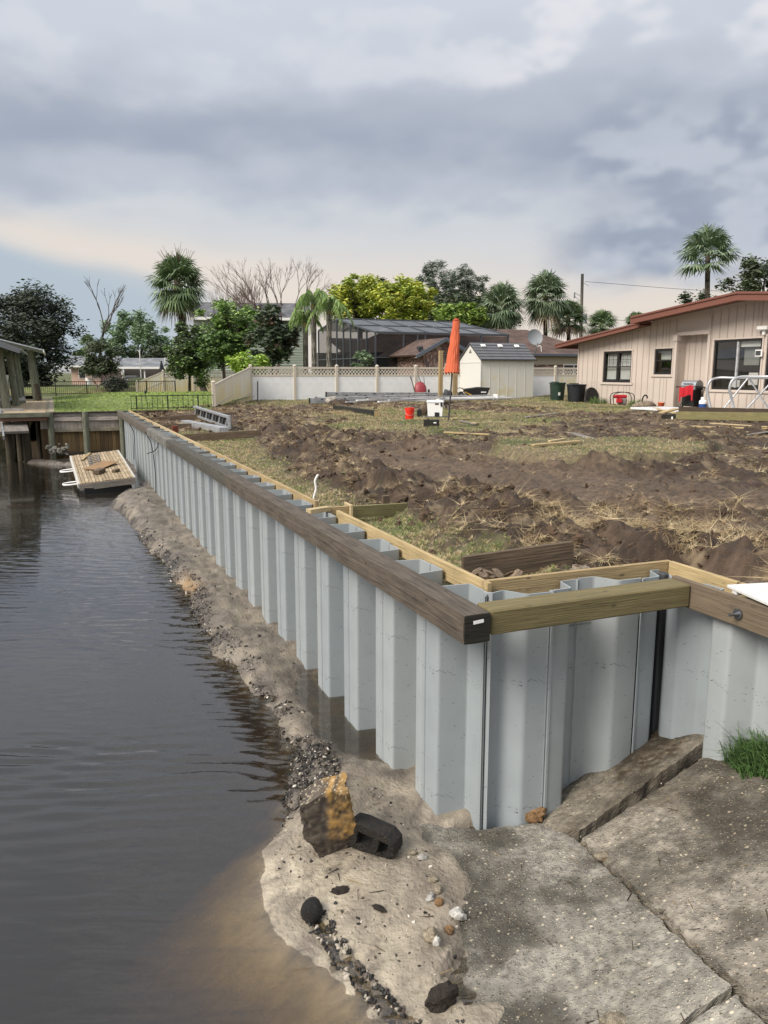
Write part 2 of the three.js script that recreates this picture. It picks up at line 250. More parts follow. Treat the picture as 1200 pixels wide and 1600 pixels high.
// ---------------------------------------------------------------- things and parts
const names = new Map();
function numbered(n) { const k = names.get(n) || 0; names.set(n, k + 1); return k ? `${n}_${String(k).padStart(3, '0')}` : n; }
function shade(o) { o.castShadow = o.receiveShadow = true; return o; }
function tag(o, label, category, group) { o.userData.label = label; o.userData.category = category; if (group) o.userData.group = group; return o; }
function thing(name, label, category, pos = V3(0, 0, 0), turn = 0, group) { const o = new THREE.Group(); o.name = numbered(name); o.position.copy(pos); o.rotation.y = turn; scene.add(o); return tag(o, label, category, group); }
function part(parent, name, geo, material, label) { const m = shade(new THREE.Mesh(Array.isArray(geo) ? join(geo) : geo, material)); m.name = name; parent.add(m); if (label) m.userData.label = label; return m; }
function solo(name, geo, material, label, category, pos = V3(0, 0, 0), turn = 0, group) { const m = shade(new THREE.Mesh(Array.isArray(geo) ? join(geo) : geo, material)); m.name = numbered(name); m.position.copy(pos); m.rotation.y = turn; scene.add(m); return tag(m, label, category, group); }
function struct(name, geo, material) { const m = shade(new THREE.Mesh(geo, material)); m.name = numbered(name); m.userData.kind = 'structure'; m.userData.label = name.replace(/_/g, ' '); scene.add(m); return m; }
function stuff(name, geo, material, mats, label, category, colors, parent) {
  const m = new THREE.InstancedMesh(geo, material, mats.length); mats.forEach((q, i) => m.setMatrixAt(i, q)); if (colors) colors.forEach((c, i) => m.setColorAt(i, c));
  shade(m); m.name = numbered(name); m.userData.kind = 'stuff'; if (label) tag(m, label, category); (parent || scene).add(m); return m;
}
const MX = (x, y, z, rx = 0, ry = 0, rz = 0, sx = 1, sy = sx, sz = sx) => new THREE.Matrix4().compose(V3(x, y, z), new THREE.Quaternion().setFromEuler(new THREE.Euler(rx, ry, rz, 'YXZ')), V3(sx, sy, sz));

// ================================================================ GROUND, WATER, BANK
// a sheet over a grid: keep(x, y) < 0 leaves the cell out; edge vertices are pulled onto the outline when snap is given
function sheet(xs, ys, fn, keep, snap, skirt = 0) {
  const nx = xs.length, ny = ys.length, P = [], C = [], U = [], I = [], id = new Int32Array(nx * ny).fill(-1), used = [];
  const vert = (i, j) => { const k = j * nx + i; if (id[k] < 0) { let a = xs[i], b = ys[j]; if (snap) [a, b] = snap(a, b); const r = fn(a, b); id[k] = P.length / 3; P.push(r.p.x, r.p.y, r.p.z); U.push(r.p.x, r.p.z); const c = r.c || [1, 1, 1]; C.push(c[0], c[1], c[2]); } return id[k]; };
  const cell = (i, j) => i >= 0 && j >= 0 && i < nx - 1 && j < ny - 1 && (!keep || keep((xs[i] + xs[i + 1]) / 2, (ys[j] + ys[j + 1]) / 2));
  const on = new Uint8Array(nx * ny); for (let j = 0; j < ny - 1; j++) for (let i = 0; i < nx - 1; i++) on[j * nx + i] = cell(i, j) ? 1 : 0;
  const isOn = (i, j) => i >= 0 && j >= 0 && i < nx - 1 && j < ny - 1 && on[j * nx + i];
  const down = new Map(), low = (k) => { if (!down.has(k)) { down.set(k, P.length / 3); P.push(P[k * 3], P[k * 3 + 1] - skirt, P[k * 3 + 2]); U.push(U[k * 2] + skirt, U[k * 2 + 1] + skirt); C.push(C[k * 3], C[k * 3 + 1], C[k * 3 + 2]); } return down.get(k); };
  for (let j = 0; j < ny - 1; j++) for (let i = 0; i < nx - 1; i++) {
    if (!on[j * nx + i]) continue;
    const a = vert(i, j), b = vert(i + 1, j), c = vert(i + 1, j + 1), d = vert(i, j + 1); I.push(a, c, b, a, d, c);
    if (skirt) for (const [di, dj, p, q] of [[-1, 0, d, a], [1, 0, b, c], [0, -1, a, b], [0, 1, c, d]]) if (!isOn(i + di, j + dj)) { const pl = low(p), ql = low(q); I.push(p, q, ql, p, ql, pl); }
  }
  let g = new THREE.BufferGeometry(); g.setAttribute('position', new THREE.BufferAttribute(new Float32Array(P), 3)); g.setAttribute('uv', new THREE.BufferAttribute(new Float32Array(U), 2)); g.setAttribute('color', new THREE.BufferAttribute(new Float32Array(C), 3)); g.setIndex(I); g.computeVertexNormals();
  return skirt ? toCreasedNormals(g, 0.9) : g;
}
function steps(a, b, s0, grow, smax = 1e9) { const r = [a]; let s = s0; while (r[r.length - 1] < b) { r.push(r[r.length - 1] + s); s = Math.min(smax, s * grow); } return r; }

// ---- the yard
const CREST = [[-2, 3.2], [0, 2.75], [0.6, 2.5], [0.95, 2.25], [1.6, 2.2], [2.2, 2.0], [3.0, 2.25], [3.8, 2.4], [5, 2.1], [7.1, 2.05], [10.9, 2.4], [14, 2.8], [17, 3.3], [22, 4.2], [27, 5.2]];
const ISLAND = [[11.6, 7.2], [9.3, 5.9], [7.4, 6.0], [6.3, 7.9], [7.9, 10.4], [9.9, 8.6]];
const FARGRASS = [[23, 6.9], [16.3, 5.4], [12.8, 6.6], [14.6, 11.6], [19.4, 14.6], [24, 13], [27, 10]];
const HOUSEGRASS = [[22, 17], [19.5, 21.5], [26, 30], [36, 26], [33, 19]];
const FENCEGRASS = [[31, 5.5], [32.5, 30], [42, 34], [46, 12], [38, 5]];
const RIDGES = [[[14, 5.0], [10.5, 5.1], [8.6, 5.3], [6.9, 5.5], [5.7, 7.2], [5.2, 9.6], [5.6, 12]], [[3.6, 3.5], [2.7, 4.4], [2.0, 5.6], [1.7, 7.2], [1.9, 9]], [[19, 3.8], [15, 4.4], [12, 4.6]], [[9.5, 11], [11, 13], [11.5, 16], [11, 20]]];
const ridgeD = (u, v) => Math.min(...RIDGES.map((p) => lineDist(p, u, v)));
const crestD = (u, v) => lineDist(CREST, u, v), crestV = (u) => polyline(CREST, u);
const yn = (u, v, f, s, o = 4) => fbm(u * f + 31, v * f + 57, s, o) - 0.5;
function grassAt(u, v) {                                 // 0..1 turf cover
  const w = yn(u, v, 1.1, 201, 4) * 1.6 + yn(u, v, 5, 203, 3) * 0.5;
  const strip = smooth(0.15, -0.35, v - (crestV(u) - 0.75) + w * 0.55) * smooth(19, 15, u + w * 4) * (u > 0.62 ? 1 : 0);
  const a = smooth(-0.25, 0.2, polyDist(ISLAND, u, v) + w * 0.5), b = smooth(-0.6, 0.5, polyDist(FARGRASS, u, v) + w * 2), c = smooth(-0.8, 0.8, polyDist(HOUSEGRASS, u, v) + w * 3.2), d = smooth(-1, 1, polyDist(FENCEGRASS, u, v) + w * 4) * 0.8;
  return Math.max(strip, a, b * 0.9, c, d, smooth(0.30, 0.42, yn(u, v, 0.35, 207)) * smooth(9, 14, u) * 0.8);
}
const inTrench = (u, v) => smooth(0.5, 1.3, v - crestV(u)) * smooth(7.6, 5.6, v - (u < 4 ? 2 : 0) + yn(u, v, .4, 213) * 2) * smooth(1, 3, u) * smooth(13, 10.5, u);
function yardY(u, v) {
  const cd = crestD(u, v), n1 = yn(u, v, 0.55, 221), n2 = yn(u, v, 2.1, 223, 4), n3 = yn(u, v, 7, 225, 4), g = grassAt(u, v), tr = inTrench(u, v);
  let y = lerp(1.31, 1.40, smooth(0.5, 6, v));
  y += 0.27 * Math.exp(-((cd / 0.62) ** 2)) * (0.75 + 1.6 * n2 + 0.8 * n1) * smooth(26, 12, u);
  const rd = ridgeD(u, v); y += 0.17 * Math.exp(-((rd / 0.42) ** 2)) * (0.8 + 1.8 * n2 + n1);
  y += 0.16 * smooth(1.5, 0.2, u) * smooth(2.0, 3.4, v) * (1 + n2);          // heap behind the short return
  const rough = Math.max((1 - 0.7 * tr) * (1 - 0.85 * g), Math.exp(-((rd / 0.6) ** 2)));
  y += n1 * 0.16 * smooth(2, 5, v) + rough * (n2 * 0.22 + (0.16 - Math.abs(n3) * 0.9) * 0.22 + (0.15 - Math.abs(yn(u, v, 15, 229, 3))) * 0.16 + yn(u, v, 24, 227, 3) * 0.06) + tr * (n3 * 0.05 + (0.1 - Math.abs(yn(u * 0.3, v * 1.7, 3.0, 228, 3))) * 0.26 + yn(u, v, 24, 227, 3) * 0.03 - 0.09) + g * n3 * 0.02;
  y += 0.18 * smooth(-0.09, 0.08, polyDist(ISLAND, u, v) + n2 * 0.35 + n3 * 0.2);
  y += 0.06 * smooth(-0.2, 0.2, polyDist(FARGRASS, u, v) + n2 * 0.5);
  y += 0.10 * smooth(20, 30, u) * (0.4 + n1) + 0.08 * smooth(24, 40, u);
  const edge = u > 0.56 ? (v < 2.16 ? Math.min(v - 0.475, u - 0.56) : Math.min(v - 0.475, Math.hypot(Math.max(0, 0.56 - u), v - 2.16) + (u - 0.56))) : v - 2.16;
  return Math.max(Math.min(y, 1.33 + Math.max(0, edge) * 0.9 + rough * smooth(0.02, 0.2, edge) * (n3 * 0.2 + (0.12 - Math.abs(yn(u, v, 13, 229, 3))) * 0.25)), 1.2);
}
const SOIL = { wet: [0.054, 0.034, 0.021], mid: [0.100, 0.065, 0.041], dry: [0.195, 0.137, 0.091], straw: [0.36, 0.275, 0.17], turf: [0.23, 0.20, 0.105], green: [0.13, 0.155, 0.055] };
function yardC(u, v) {
  const g = grassAt(u, v), tr = inTrench(u, v), n = yn(u, v, 1.3, 231, 5), n2 = yn(u, v, 9, 233, 4), far = smooth(8, 22, u);
  let c = mix3(SOIL.wet, SOIL.mid, smooth(-0.25, 0.2, n + n2 * 0.6)); c = mix3(c, SOIL.dry, clamp(tr * 0.55 + smooth(0.05, 0.25, n + n2 * 0.5) * 0.3 + far * 0.25));
  c = mix3(c, SOIL.straw, smooth(0.08, 0.28, yn(u, v, 4.2, 237, 4) + n2 * 0.5) * (1 - tr * 0.85) * 0.55);
  const t = mix3(SOIL.turf, SOIL.green, smooth(-0.05, 0.2, yn(u, v, 0.9, 239, 4) + n2 * 0.3)); return mix3(c, mix3(t, SOIL.straw, smooth(0, .2, n) * .5), g * (0.75 + n2));
}
{
  const us = [...steps(-4.8, -1.72, 0.11, 1), ...steps(-1.6, 52, 0.035, 1.0085, 0.5)], vs = steps(0.475, 36, 0.035, 1.0085, 0.4);
  const g = sheet(us, vs, (u, v) => ({ p: W(u, v, yardY(u, v)), c: yardC(u, v) }), (u, v) => u > 0.56 || v > 2.16);
  struct('ground_soil', g, new THREE.MeshStandardMaterial({ vertexColors: true, map: rep(T.soil, 1.1, 1.1), bumpMap: rep(T.soilBump, 1.7, 1.7), bumpScale: 0.03, roughness: 0.97, side: THREE.DoubleSide }));
}
const yardAt = (x, z) => { const [u, v] = toUV(x, z); return yardY(u, v); };
const onYard = (px, py) => { let y = 1.45, p; for (let i = 0; i < 6; i++) { p = gp(px, py, y); y = yardAt(p.x, p.z); } p.y = y; return p; };

// ---- the wide land sheet with the canal cut out of it
{
  const P = (u, v) => { const p = W(u, v); return new THREE.Vector2(p.x, -p.z); };
  const s = new THREE.Shape([new THREE.Vector2(-900, -60), new THREE.Vector2(900, -60), new THREE.Vector2(900, 1200), new THREE.Vector2(-900, 1200)]);
  s.holes.push(new THREE.Path([P(-40, 2.16), P(0.5, 2.16), P(0.5, 0.47), P(28.6, 0.47), P(28.6, -3.6), P(66, -3.6), P(66, -100), P(-40, -100)]));
  const g = new THREE.ShapeGeometry(s); g.rotateX(-Math.PI / 2); g.translate(0, 1.12, 0);
  const p = g.attributes.position, uv = g.attributes.uv; for (let i = 0; i < p.count; i++) uv.setXY(i, p.getX(i), p.getZ(i));
  struct('land', g, mat('#6c7244', { map: rep(T.mottle, 0.07, 0.07), roughness: 1 }));
}
// ---- neighbour's lawn beyond the timber bulkhead
{
  const us = steps(28.6, 58, 0.16, 1.01), vs = steps(-2.36, 13, 0.16, 1.01);
  const ly = (u, v) => 1.47 + 0.28 * smooth(0, 9, u - 28.6) * smooth(-3.5, 2, v) - 0.25 * smooth(46, 58, u) + yn(u, v, 0.3, 241) * 0.06;
  const g = sheet(us, vs, (u, v) => { const n = yn(u, v, 0.7, 243, 4), n2 = yn(u, v, 5, 245, 3); return { p: W(u, v, ly(u, v)), c: mix3(mix3([0.19, 0.26, 0.065], [0.27, 0.32, 0.10], clamp(0.5 + n * 2)), [0.15, 0.21, 0.055], clamp(n2 * 2)) }; }, (u, v) => u > 37.3 || v < 4.3 + (u - 30.3) * 0.48);
  struct('lawn', g, new THREE.MeshStandardMaterial({ vertexColors: true, map: rep(T.soil, 0.9, 0.9), bumpMap: rep(T.soilBump, 2.5, 2.5), bumpScale: 0.03, roughness: 1, side: THREE.DoubleSide }));
}
// far bank: rising grass beyond the side canal
{
  const us = steps(65.5, 84, 0.8, 1.05), vs = steps(-60, 14, 1.2, 1);
  const g = sheet(us, vs, (u, v) => { const n = yn(u, v, 0.4, 251, 4); return { p: W(u, v, u < 66 ? -1 : lerp(0.2, 1.7, smooth(66, 72, u)) + n * 0.15), c: mix3([0.15, 0.19, 0.05], [0.25, 0.21, 0.10], clamp(0.5 + n * 2.4 - (u - 70) * 0.05)) }; });
  struct('far_bank', g, new THREE.MeshStandardMaterial({ vertexColors: true, map: rep(T.soil, 0.3, 0.3), roughness: 1, side: THREE.DoubleSide }));
}
// ---- sand and mud bank at the foot of the seawall, going down under the water
const WL = [[-3.6, 0.4], [-2.6, 0.1], [-1.5, -0.55], [-0.82, -0.89], [-0.585, -1.0], [-0.32, -1.04], [0.05, -1.25], [0.385, -1.29], [0.577, -1.25], [0.886, -1.07], [1.08, -0.92], [1.35, -0.79], [1.68, -0.715], [2.11, -0.63], [2.9, -0.545], [3.55, -0.515], [4.2, -0.6], [4.8, -0.637], [5.53, -0.616], [6.4, -0.66], [7.73, -0.6], [8.8, -0.72], [9.99, -0.707], [12, -0.86], [14.8, -0.85], [16.5, -1.1], [18.0, -0.95], [19.0, -0.5], [20.2, 0.0], [21.5, 0.2], [24.5, 0.1], [26, -0.9], [27, -2.6], [28, -3.4], [29.5, -3.8], [31, -4]];
const slabLeft = (u) => polyline([[-3.6, -0.75], [-1.6, -0.62], [-0.8, -0.42], [-0.35, -0.2], [0.2, -0.02], [0.6, 0.06], [0.9, 0.3]], u);   // where the concrete comes out of the sand
function sandY(u, v) {
  const edge = yn(u, v, 1.8, 261, 4) * 0.34 + yn(u, v, 6, 263, 3) * 0.13 * smooth(0.8, 1.6, u), d = v - polyline(WL, u) + edge * smooth(0.2, 1.4, u) + yn(u, v, 3.2, 262, 3) * 0.1;
  const delta = smooth(1.25, 0.6, u);                   // gentle fan of washed-out sand near the corner
  let y;
  if (d < 0) y = WATER + lerp(-(1 - Math.exp(d * 1.1)) * 2.2 + d * .25, d * 0.26 - 0.55 * d * d, smooth(2.3, 0.2, u + yn(u, v, 1.5, 268, 3) * 1.2));
  else y = WATER + lerp(0.125 * smooth(0, 0.22, d) - 0.06 * smooth(0.3, 0.9, d), 0.020 * smooth(0, 0.035, d) + 0.065 * smooth(0.1, 0.9, d), delta);
  const k = d > -0.1 ? smooth(-0.1, 0.15, d) : 0;
  y += k * ((1 - delta) * (yn(u, v, 2.4, 265, 4) * 0.12 + yn(u, v, 9, 267, 4) * 0.06 + yn(u, v, 28, 269, 3) * 0.022) + delta * (yn(u, v, 4, 271, 4) * 0.035 + yn(u * 0.6 + v, v * 2.6 - u, 5, 273, 4) * 0.03 + yn(u, v, 26, 275, 3) * 0.008));
  // far mound
  y += 0.10 * Math.exp(-(((u - 16.2) / 2.2) ** 2)) * smooth(-0.1, 0.5, d) * smooth(.3, -.3, v);
  // pool between bank and piles
  const px = (u - 2.95) / 1.1, py = (v - 0.2 - (u - 2.7) * .02) / 0.38; y -= 0.27 * Math.exp(-((px * px) ** 2) - py * py);
  // scour at the corner sheets
  y -= 0.05 * Math.exp(-(((u - 0.55) / 0.35) ** 2) - (((v - 0.1) / 0.25) ** 2));
  // washed-out crack with muck, running down through the foreground
  const cd = lineDist([[0.12, -0.98], [-0.1, -0.98], [-0.35, -0.93], [-0.6, -0.87], [-0.9, -0.8], [-1.3, -0.72]], u + yn(u, v, 8, 277, 2) * 0.06, v + yn(u, v, 9, 279, 2) * 0.08); if (u < 0.3) y -= 0.05 * Math.exp(-((cd / 0.042) ** 2)) * smooth(0.2, 0.0, u);
  y -= 0.42 * smooth(-0.04, 0.62, v - slabLeft(u) + yn(u, v, 2.6, 331, 4) * 0.55 + yn(u, v, 9, 333, 3) * 0.2) * smooth(0.62, 0.5, u);     // dips under the concrete
  return y;
}
const muck = (u, v) => { if (u < 0.6) return 0; const d = v - polyline(WL, u) + yn(u, v, 1.8, 261, 4) * 0.2; return clamp(smooth(-0.16, 0.02, d) * smooth(0.30, 0.06, d + yn(u, v, 3, 283, 4) * 0.55) * smooth(0.9, 1.5, u) * smooth(-.22, .1, yn(u, v, 1.1, 285, 4) + .16 * Math.exp(-(((u - 2) / 1.2) ** 2)) + yn(u, v, 7, 287, 3) * .35)) + 0.9 * smooth(0.35, 0.6, Math.exp(-(((u - 1.75) / 0.85) ** 2) - (((v + 0.45 - (u - 1.75) * 0.1) / 0.3) ** 2)) + yn(u, v, 4, 288, 4) * 0.9 + yn(u, v, 14, 289, 3) * 0.5) * smooth(0.85, 1.15, u + yn(u, v, 5, 290, 3) * 0.5); };
{
  const vs = steps(0, 7.5, 0.022, 1.022, 0.35).map((x) => 1.2 - x).reverse(), us = steps(-2.4, 28.6, 0.022, 1.0075, 0.16);
  const C = { sand: [0.45, 0.385, 0.285], pale: [0.56, 0.49, 0.37], damp: [0.22, 0.185, 0.145], mud: [0.105, 0.086, 0.070], black: [0.035, 0.030, 0.026], ochre: [0.35, 0.20, 0.07] };
  const g = sheet(vs, us, (v, u) => {
    const y = sandY(u, v), n = yn(u, v, 2.6, 291, 5), n2 = yn(u * 0.5 + v, v * 2 - u, 6, 293, 4), n3 = yn(u, v, 30, 295, 3), delta = smooth(1.9, 0.7, u);
    let c = mix3(mix3(C.mud, C.damp, 0.75), C.sand, clamp(0.6 * delta + smooth(-0.12, 0.22, n + n2 * 0.6) * (0.42 + 0.35 * delta))); c = mix3(c, C.pale, delta * smooth(0.02, 0.2, n2 + n * 0.4) * 0.6);
    c = mix3(c, C.damp, smooth(0.02, 0.2, -n2 + n3 * 0.5) * 0.7); c = mix3(c, C.mud, smooth(0.1, 0.24, yn(u, v, 5.5, 299, 4) + n3 * 0.5) * 0.5); if (delta > 0.2 && v > -0.9) c = mix3(c, mix3(C.damp, C.mud, smooth(-0.05, 0.2, yn(u, v, 7, 335, 4))), smooth(-0.85, -0.25, v + n * 0.8 + n2 * 0.6) * 0.62); c = mix3(c, C.mud, smooth(0.12, 0.3, yn(u, v, 1.3, 297, 4) + n3 * 0.3) * 0.8 * (1 - delta * 0.6));
    c = mix3(c, C.black, clamp(muck(u, v)) * clamp(0.8 + n3 * 1.5));
    c = mix3(c, C.mud, smooth(20, 25, u) * 0.85);
    c = mix3(c, C.ochre, Math.exp(-(((u - 8.1) / 0.45) ** 2) - (((v + 0.52) / 0.16) ** 2)) * (0.7 + n3 * 2));
    const cd = lineDist([[0.12, -0.98], [-0.35, -0.93], [-0.9, -0.8], [-1.3, -0.72]], u, v + n3 * 0.05); if (u < 0.15) c = mix3(c, C.black, smooth(0.07, 0.03, cd) * 0.9);
    if (y < WATER - 0.02) c = mix3(c, [0.5, 0.42, 0.28], 0.5 * delta);
    return { p: W(u, v, y), c };
  }, (v, u) => !(u > 0.75 && v > 0.62));
  struct('sand_bank', g, new THREE.MeshStandardMaterial({ vertexColors: true, map: rep(T.sand, 0.8, 0.8), bumpMap: rep(T.fineBump, 1.3, 1.3), bumpScale: 0.012, roughness: 0.5, side: THREE.DoubleSide }));
}
// canal bed and water
{
  const g = new THREE.PlaneGeometry(400, 400); g.rotateX(-Math.PI / 2); g.translate(-60, -2.6, -120); struct('canal_bed', g, mat('#4a3d2a'));
  // wind ripples are real waves near by; far off the bump map takes over
  const ripple = (x, z) => { const ph = fbm(x * 0.45 + 9, z * 0.6, 181, 3) * 3.4, p2 = fbm(x * 0.8, z * 0.9 + 4, 183, 3) * 2.6, k = 0.25 + 1.5 * smooth(0.3, 0.75, fbm(x * 0.35 + 2, z * 0.8, 185, 3)), T2 = Math.PI * 2; return k * smooth(-20, -12, z) * (0.0024 * Math.sin(T2 * (z * 5.6 + x * 0.9 + ph)) + 0.0021 * Math.sin(T2 * (z * 3.7 - x * 0.5 + p2)) + 0.0010 * Math.sin(T2 * (z * 8.8 + x * 1.9 + ph * 1.7))); };
  const xs = steps(-1.6, 104, 0.055, 1.012).map((x) => -x).reverse(), zs = steps(2.2, 78, 0.02, 1.004).map((z) => -z).reverse();
  const w = sheet(xs, zs, (x, z) => ({ p: V3(x, WATER + ripple(x, z), z) }), (x, z) => { const [u, v] = toUV(x, z); return u < 28.58 ? v < (u < 0.7 ? 1.2 : 0.44) : u < 66.5 && v < -3.9; });
  w.deleteAttribute('color');
  struct('canal_water', w, new THREE.MeshPhysicalMaterial({ color: new THREE.Color().setRGB(0.80, 0.70, 0.54), transmission: 0.98, thickness: 1, ior: 1.5, roughness: 0.03, attenuationColor: new THREE.Color().setRGB(0.42, 0.33, 0.15), attenuationDistance: 0.36, bumpMap: rep(T.waterBump, 1 / 7.5, 1 / 7.5), bumpScale: 0.008, clearcoat: 0.35, clearcoatRoughness: 0.03, side: THREE.DoubleSide }));
}

// ---------------------------------------------------------------- broken concrete slabs in the corner
const slabPlane = (x, z) => -0.243 + 0.462 * x + 0.12 * z;
const KX = 1.362, KZ = -4.875, MX_ = 1.67, MZ = -3.18;
const crackX = (z) => KX + ((z - KZ) / (MZ - KZ)) * (MX_ - KX);
function lowSlab(x, z) { const xr = crackX(z), xl = polyline([[-5.3, 0.35], [-4.8, 0.33], [-4.15, 0.6], [-3.5, 0.64], [-2.4, 0.72]], z), t = (x - xl) / (xr - xl); return lerp(-0.36, slabPlane(xr, z) - 0.012, Math.max(-0.4, Math.sign(t) * Math.abs(t) ** 1.15)); }
function slab(poly, yf, label, seed, step = 0.02, thick = 0.13, stain) {
  const jag = (x, z) => [x + (fbm(z * 11 + seed, x * 11, seed, 5) - 0.5) * 0.035, z + (fbm(x * 11, z * 11 + seed, seed + 3, 5) - 0.5) * 0.035];
  const pin = (x, z) => { const [a, b] = jag(x, z); return polyDist(poly, a, b); };
  const xs0 = Math.min(...poly.map((p) => p[0])) - 0.06, xs1 = Math.max(...poly.map((p) => p[0])) + 0.06, zs0 = Math.min(...poly.map((p) => p[1])) - 0.06, zs1 = Math.max(...poly.map((p) => p[1])) + 0.06;
  const snap = (x, z) => { for (let k = 0; k < 3; k++) { const d = pin(x, z); if (d > step * 0.9) break; const e = 0.004, gx = (pin(x + e, z) - pin(x - e, z)) / (2 * e), gz = (pin(x, z + e) - pin(x, z - e)) / (2 * e), l = gx * gx + gz * gz || 1; if (Math.abs(d) > step * 0.75) break; x -= (gx / l) * d; z -= (gz / l) * d; } return [x, z]; };
  const g = sheet(steps(xs0, xs1, step, 1), steps(zs0, zs1, step, 1), (x, z) => {
    const e = pin(x, z), n = fbm(x * 6, z * 6, seed + 9, 4) - 0.5, n2 = fbm(x * 30, z * 30, seed + 12, 3) - 0.5;
    const y = yf(x, z) + n * 0.02 + n2 * 0.009 - 0.007 * smooth(0.02, 0, e) + (hash(Math.round(x * 50), Math.round(z * 50), seed) > 0.93 ? 0.004 : 0);
    let c = mix3([1, 0.98, 0.95], [0.62, 0.62, 0.58], smooth(-0.02, 0.16, fbm(x * 1.9 + seed, z * 1.9, seed + 20, 6) - 0.5 + n2 * 0.9 + n * 0.3) * 0.6); c = mix3(c, [1.25, 1.22, 1.16], smooth(0.06, 0.2, fbm(x * 4 + 3, z * 4 + seed, seed + 23, 4) - 0.5 + n2 * 0.5) * 0.5); if (stain) c = stain(x, z, n, n2, c); return { p: V3(x, y, z), c };
  }, (x, z) => pin(x, z) > 0, snap, thick);
  const m = solo('concrete_slab', g, slabMat, label, 'slab', V3(0, 0, 0), 0, 'broken concrete slabs'); return m;
}
const slabMat = new THREE.MeshStandardMaterial({ color: col('#ece8e2'), vertexColors: true, map: rep(T.concrete, 0.62, 0.62), bumpMap: rep(T.concreteBump, 0.62, 0.62), bumpScale: 0.014, roughness: 0.93, side: THREE.DoubleSide });
slab([[0.2, -5.35], [0.7, -5.2], [1.16, -5.22], [KX - 0.015, KZ - 0.03], [MX_ - 0.018, MZ - 0.03], [1.345, -3.13], [1.1, -3.06], [0.6, -2.95], [0.5, -3.0], [0.35, -4]], lowSlab, 'large mottled concrete slab sloping from the crack down into the sand', 301, 0.02, 0.14, (x, z, n, n2, c) => {
  const wet = smooth(0.55, 0.1, x - 0.35 - (z + 4.8) * 0.25 + n * 0.8), w2 = smooth(0.05, 0.2, fbm(x * 2.4, z * 2.4, 311, 6) - 0.5 + n2 * 0.8); let k = mix3(c, [0.66, 0.65, 0.63], wet * 0.6); k = mix3(k, [0.80, 0.79, 0.72], w2 * 0.6); return mix3(k, [1.35, 1.32, 1.28], smooth(0.10, 0.22, fbm(x * 2.6 + 5, z * 2.6, 313, 5) - 0.5 + n2 * 0.3) * 0.5); });
slab([[KX + 0.015, KZ + 0.01], [2.0, -5.11], [2.46, -5.30], [2.75, -5.2], [3.6, -4.6], [3.8, -2.2], [crackX(-2.2) + 0.012, -2.2], [MX_ + 0.012, MZ - 0.02]], (x, z) => slabPlane(x, z), 'wide tan concrete slab right of the long crack, below the green grass', 321, 0.02, 0.14, (x, z, n, n2, c) => mix3(mix3(c.map((q, i) => q * [1.08, 1.04, 1.0][i]), [0.74, 0.69, 0.63], smooth(0.0, 0.2, fbm(x * 2.2, z * 2.2, 323, 6) - 0.5 + n2 * 0.8) * 0.85), [0.5, 0.44, 0.36], smooth(0.3, 0.05, Math.hypot(x - 2.0, z + 4.85) + n) * 0.6));
slab([[1.15, -5.23], [1.28, -5.42], [1.42, -5.62], [1.55, -5.62], [1.75, -5.78], [2.0, -5.95], [2.27, -6.1], [2.42, -6.0], [2.62, -5.55], [2.44, -5.33], [1.98, -5.14], [KX - 0.005, KZ - 0.035]], (x, z) => slabPlane(x, z) + 0.04 + 0.06 * smooth(1.3, 2.4, x), 'long broken concrete slab tilted up against the grey piles in the corner', 341, 0.02, 0.12, (x, z, n, n2, c) => { const dirt = smooth(0.34, 0.05, Math.abs((x - 2.0) * 0.42 + (z + 5.52)) + n * 0.7) * smooth(1.35, 1.8, x + n) * smooth(2.5, 2.3, x); return mix3(c.map((q, i) => q * [0.86, 0.82, 0.76][i]), [0.30, 0.23, 0.15], clamp(dirt * (0.9 + n2 * 2) + smooth(0.02, 0.14, n) * 0.4)); });
slab([[0.6, -2.92], [1.1, -3.03], [1.345, -3.10], [MX_ - 0.018, MZ + 0.03], [crackX(-2.2) - 0.015, -2.2], [0.6, -2.2]], (x, z) => lowSlab(x, z) + 0.0, 'small pale concrete slab in the bottom right corner of the picture', 361, 0.02, 0.14, (x, z, n, n2, c) => c.map((q) => q * 1.1));

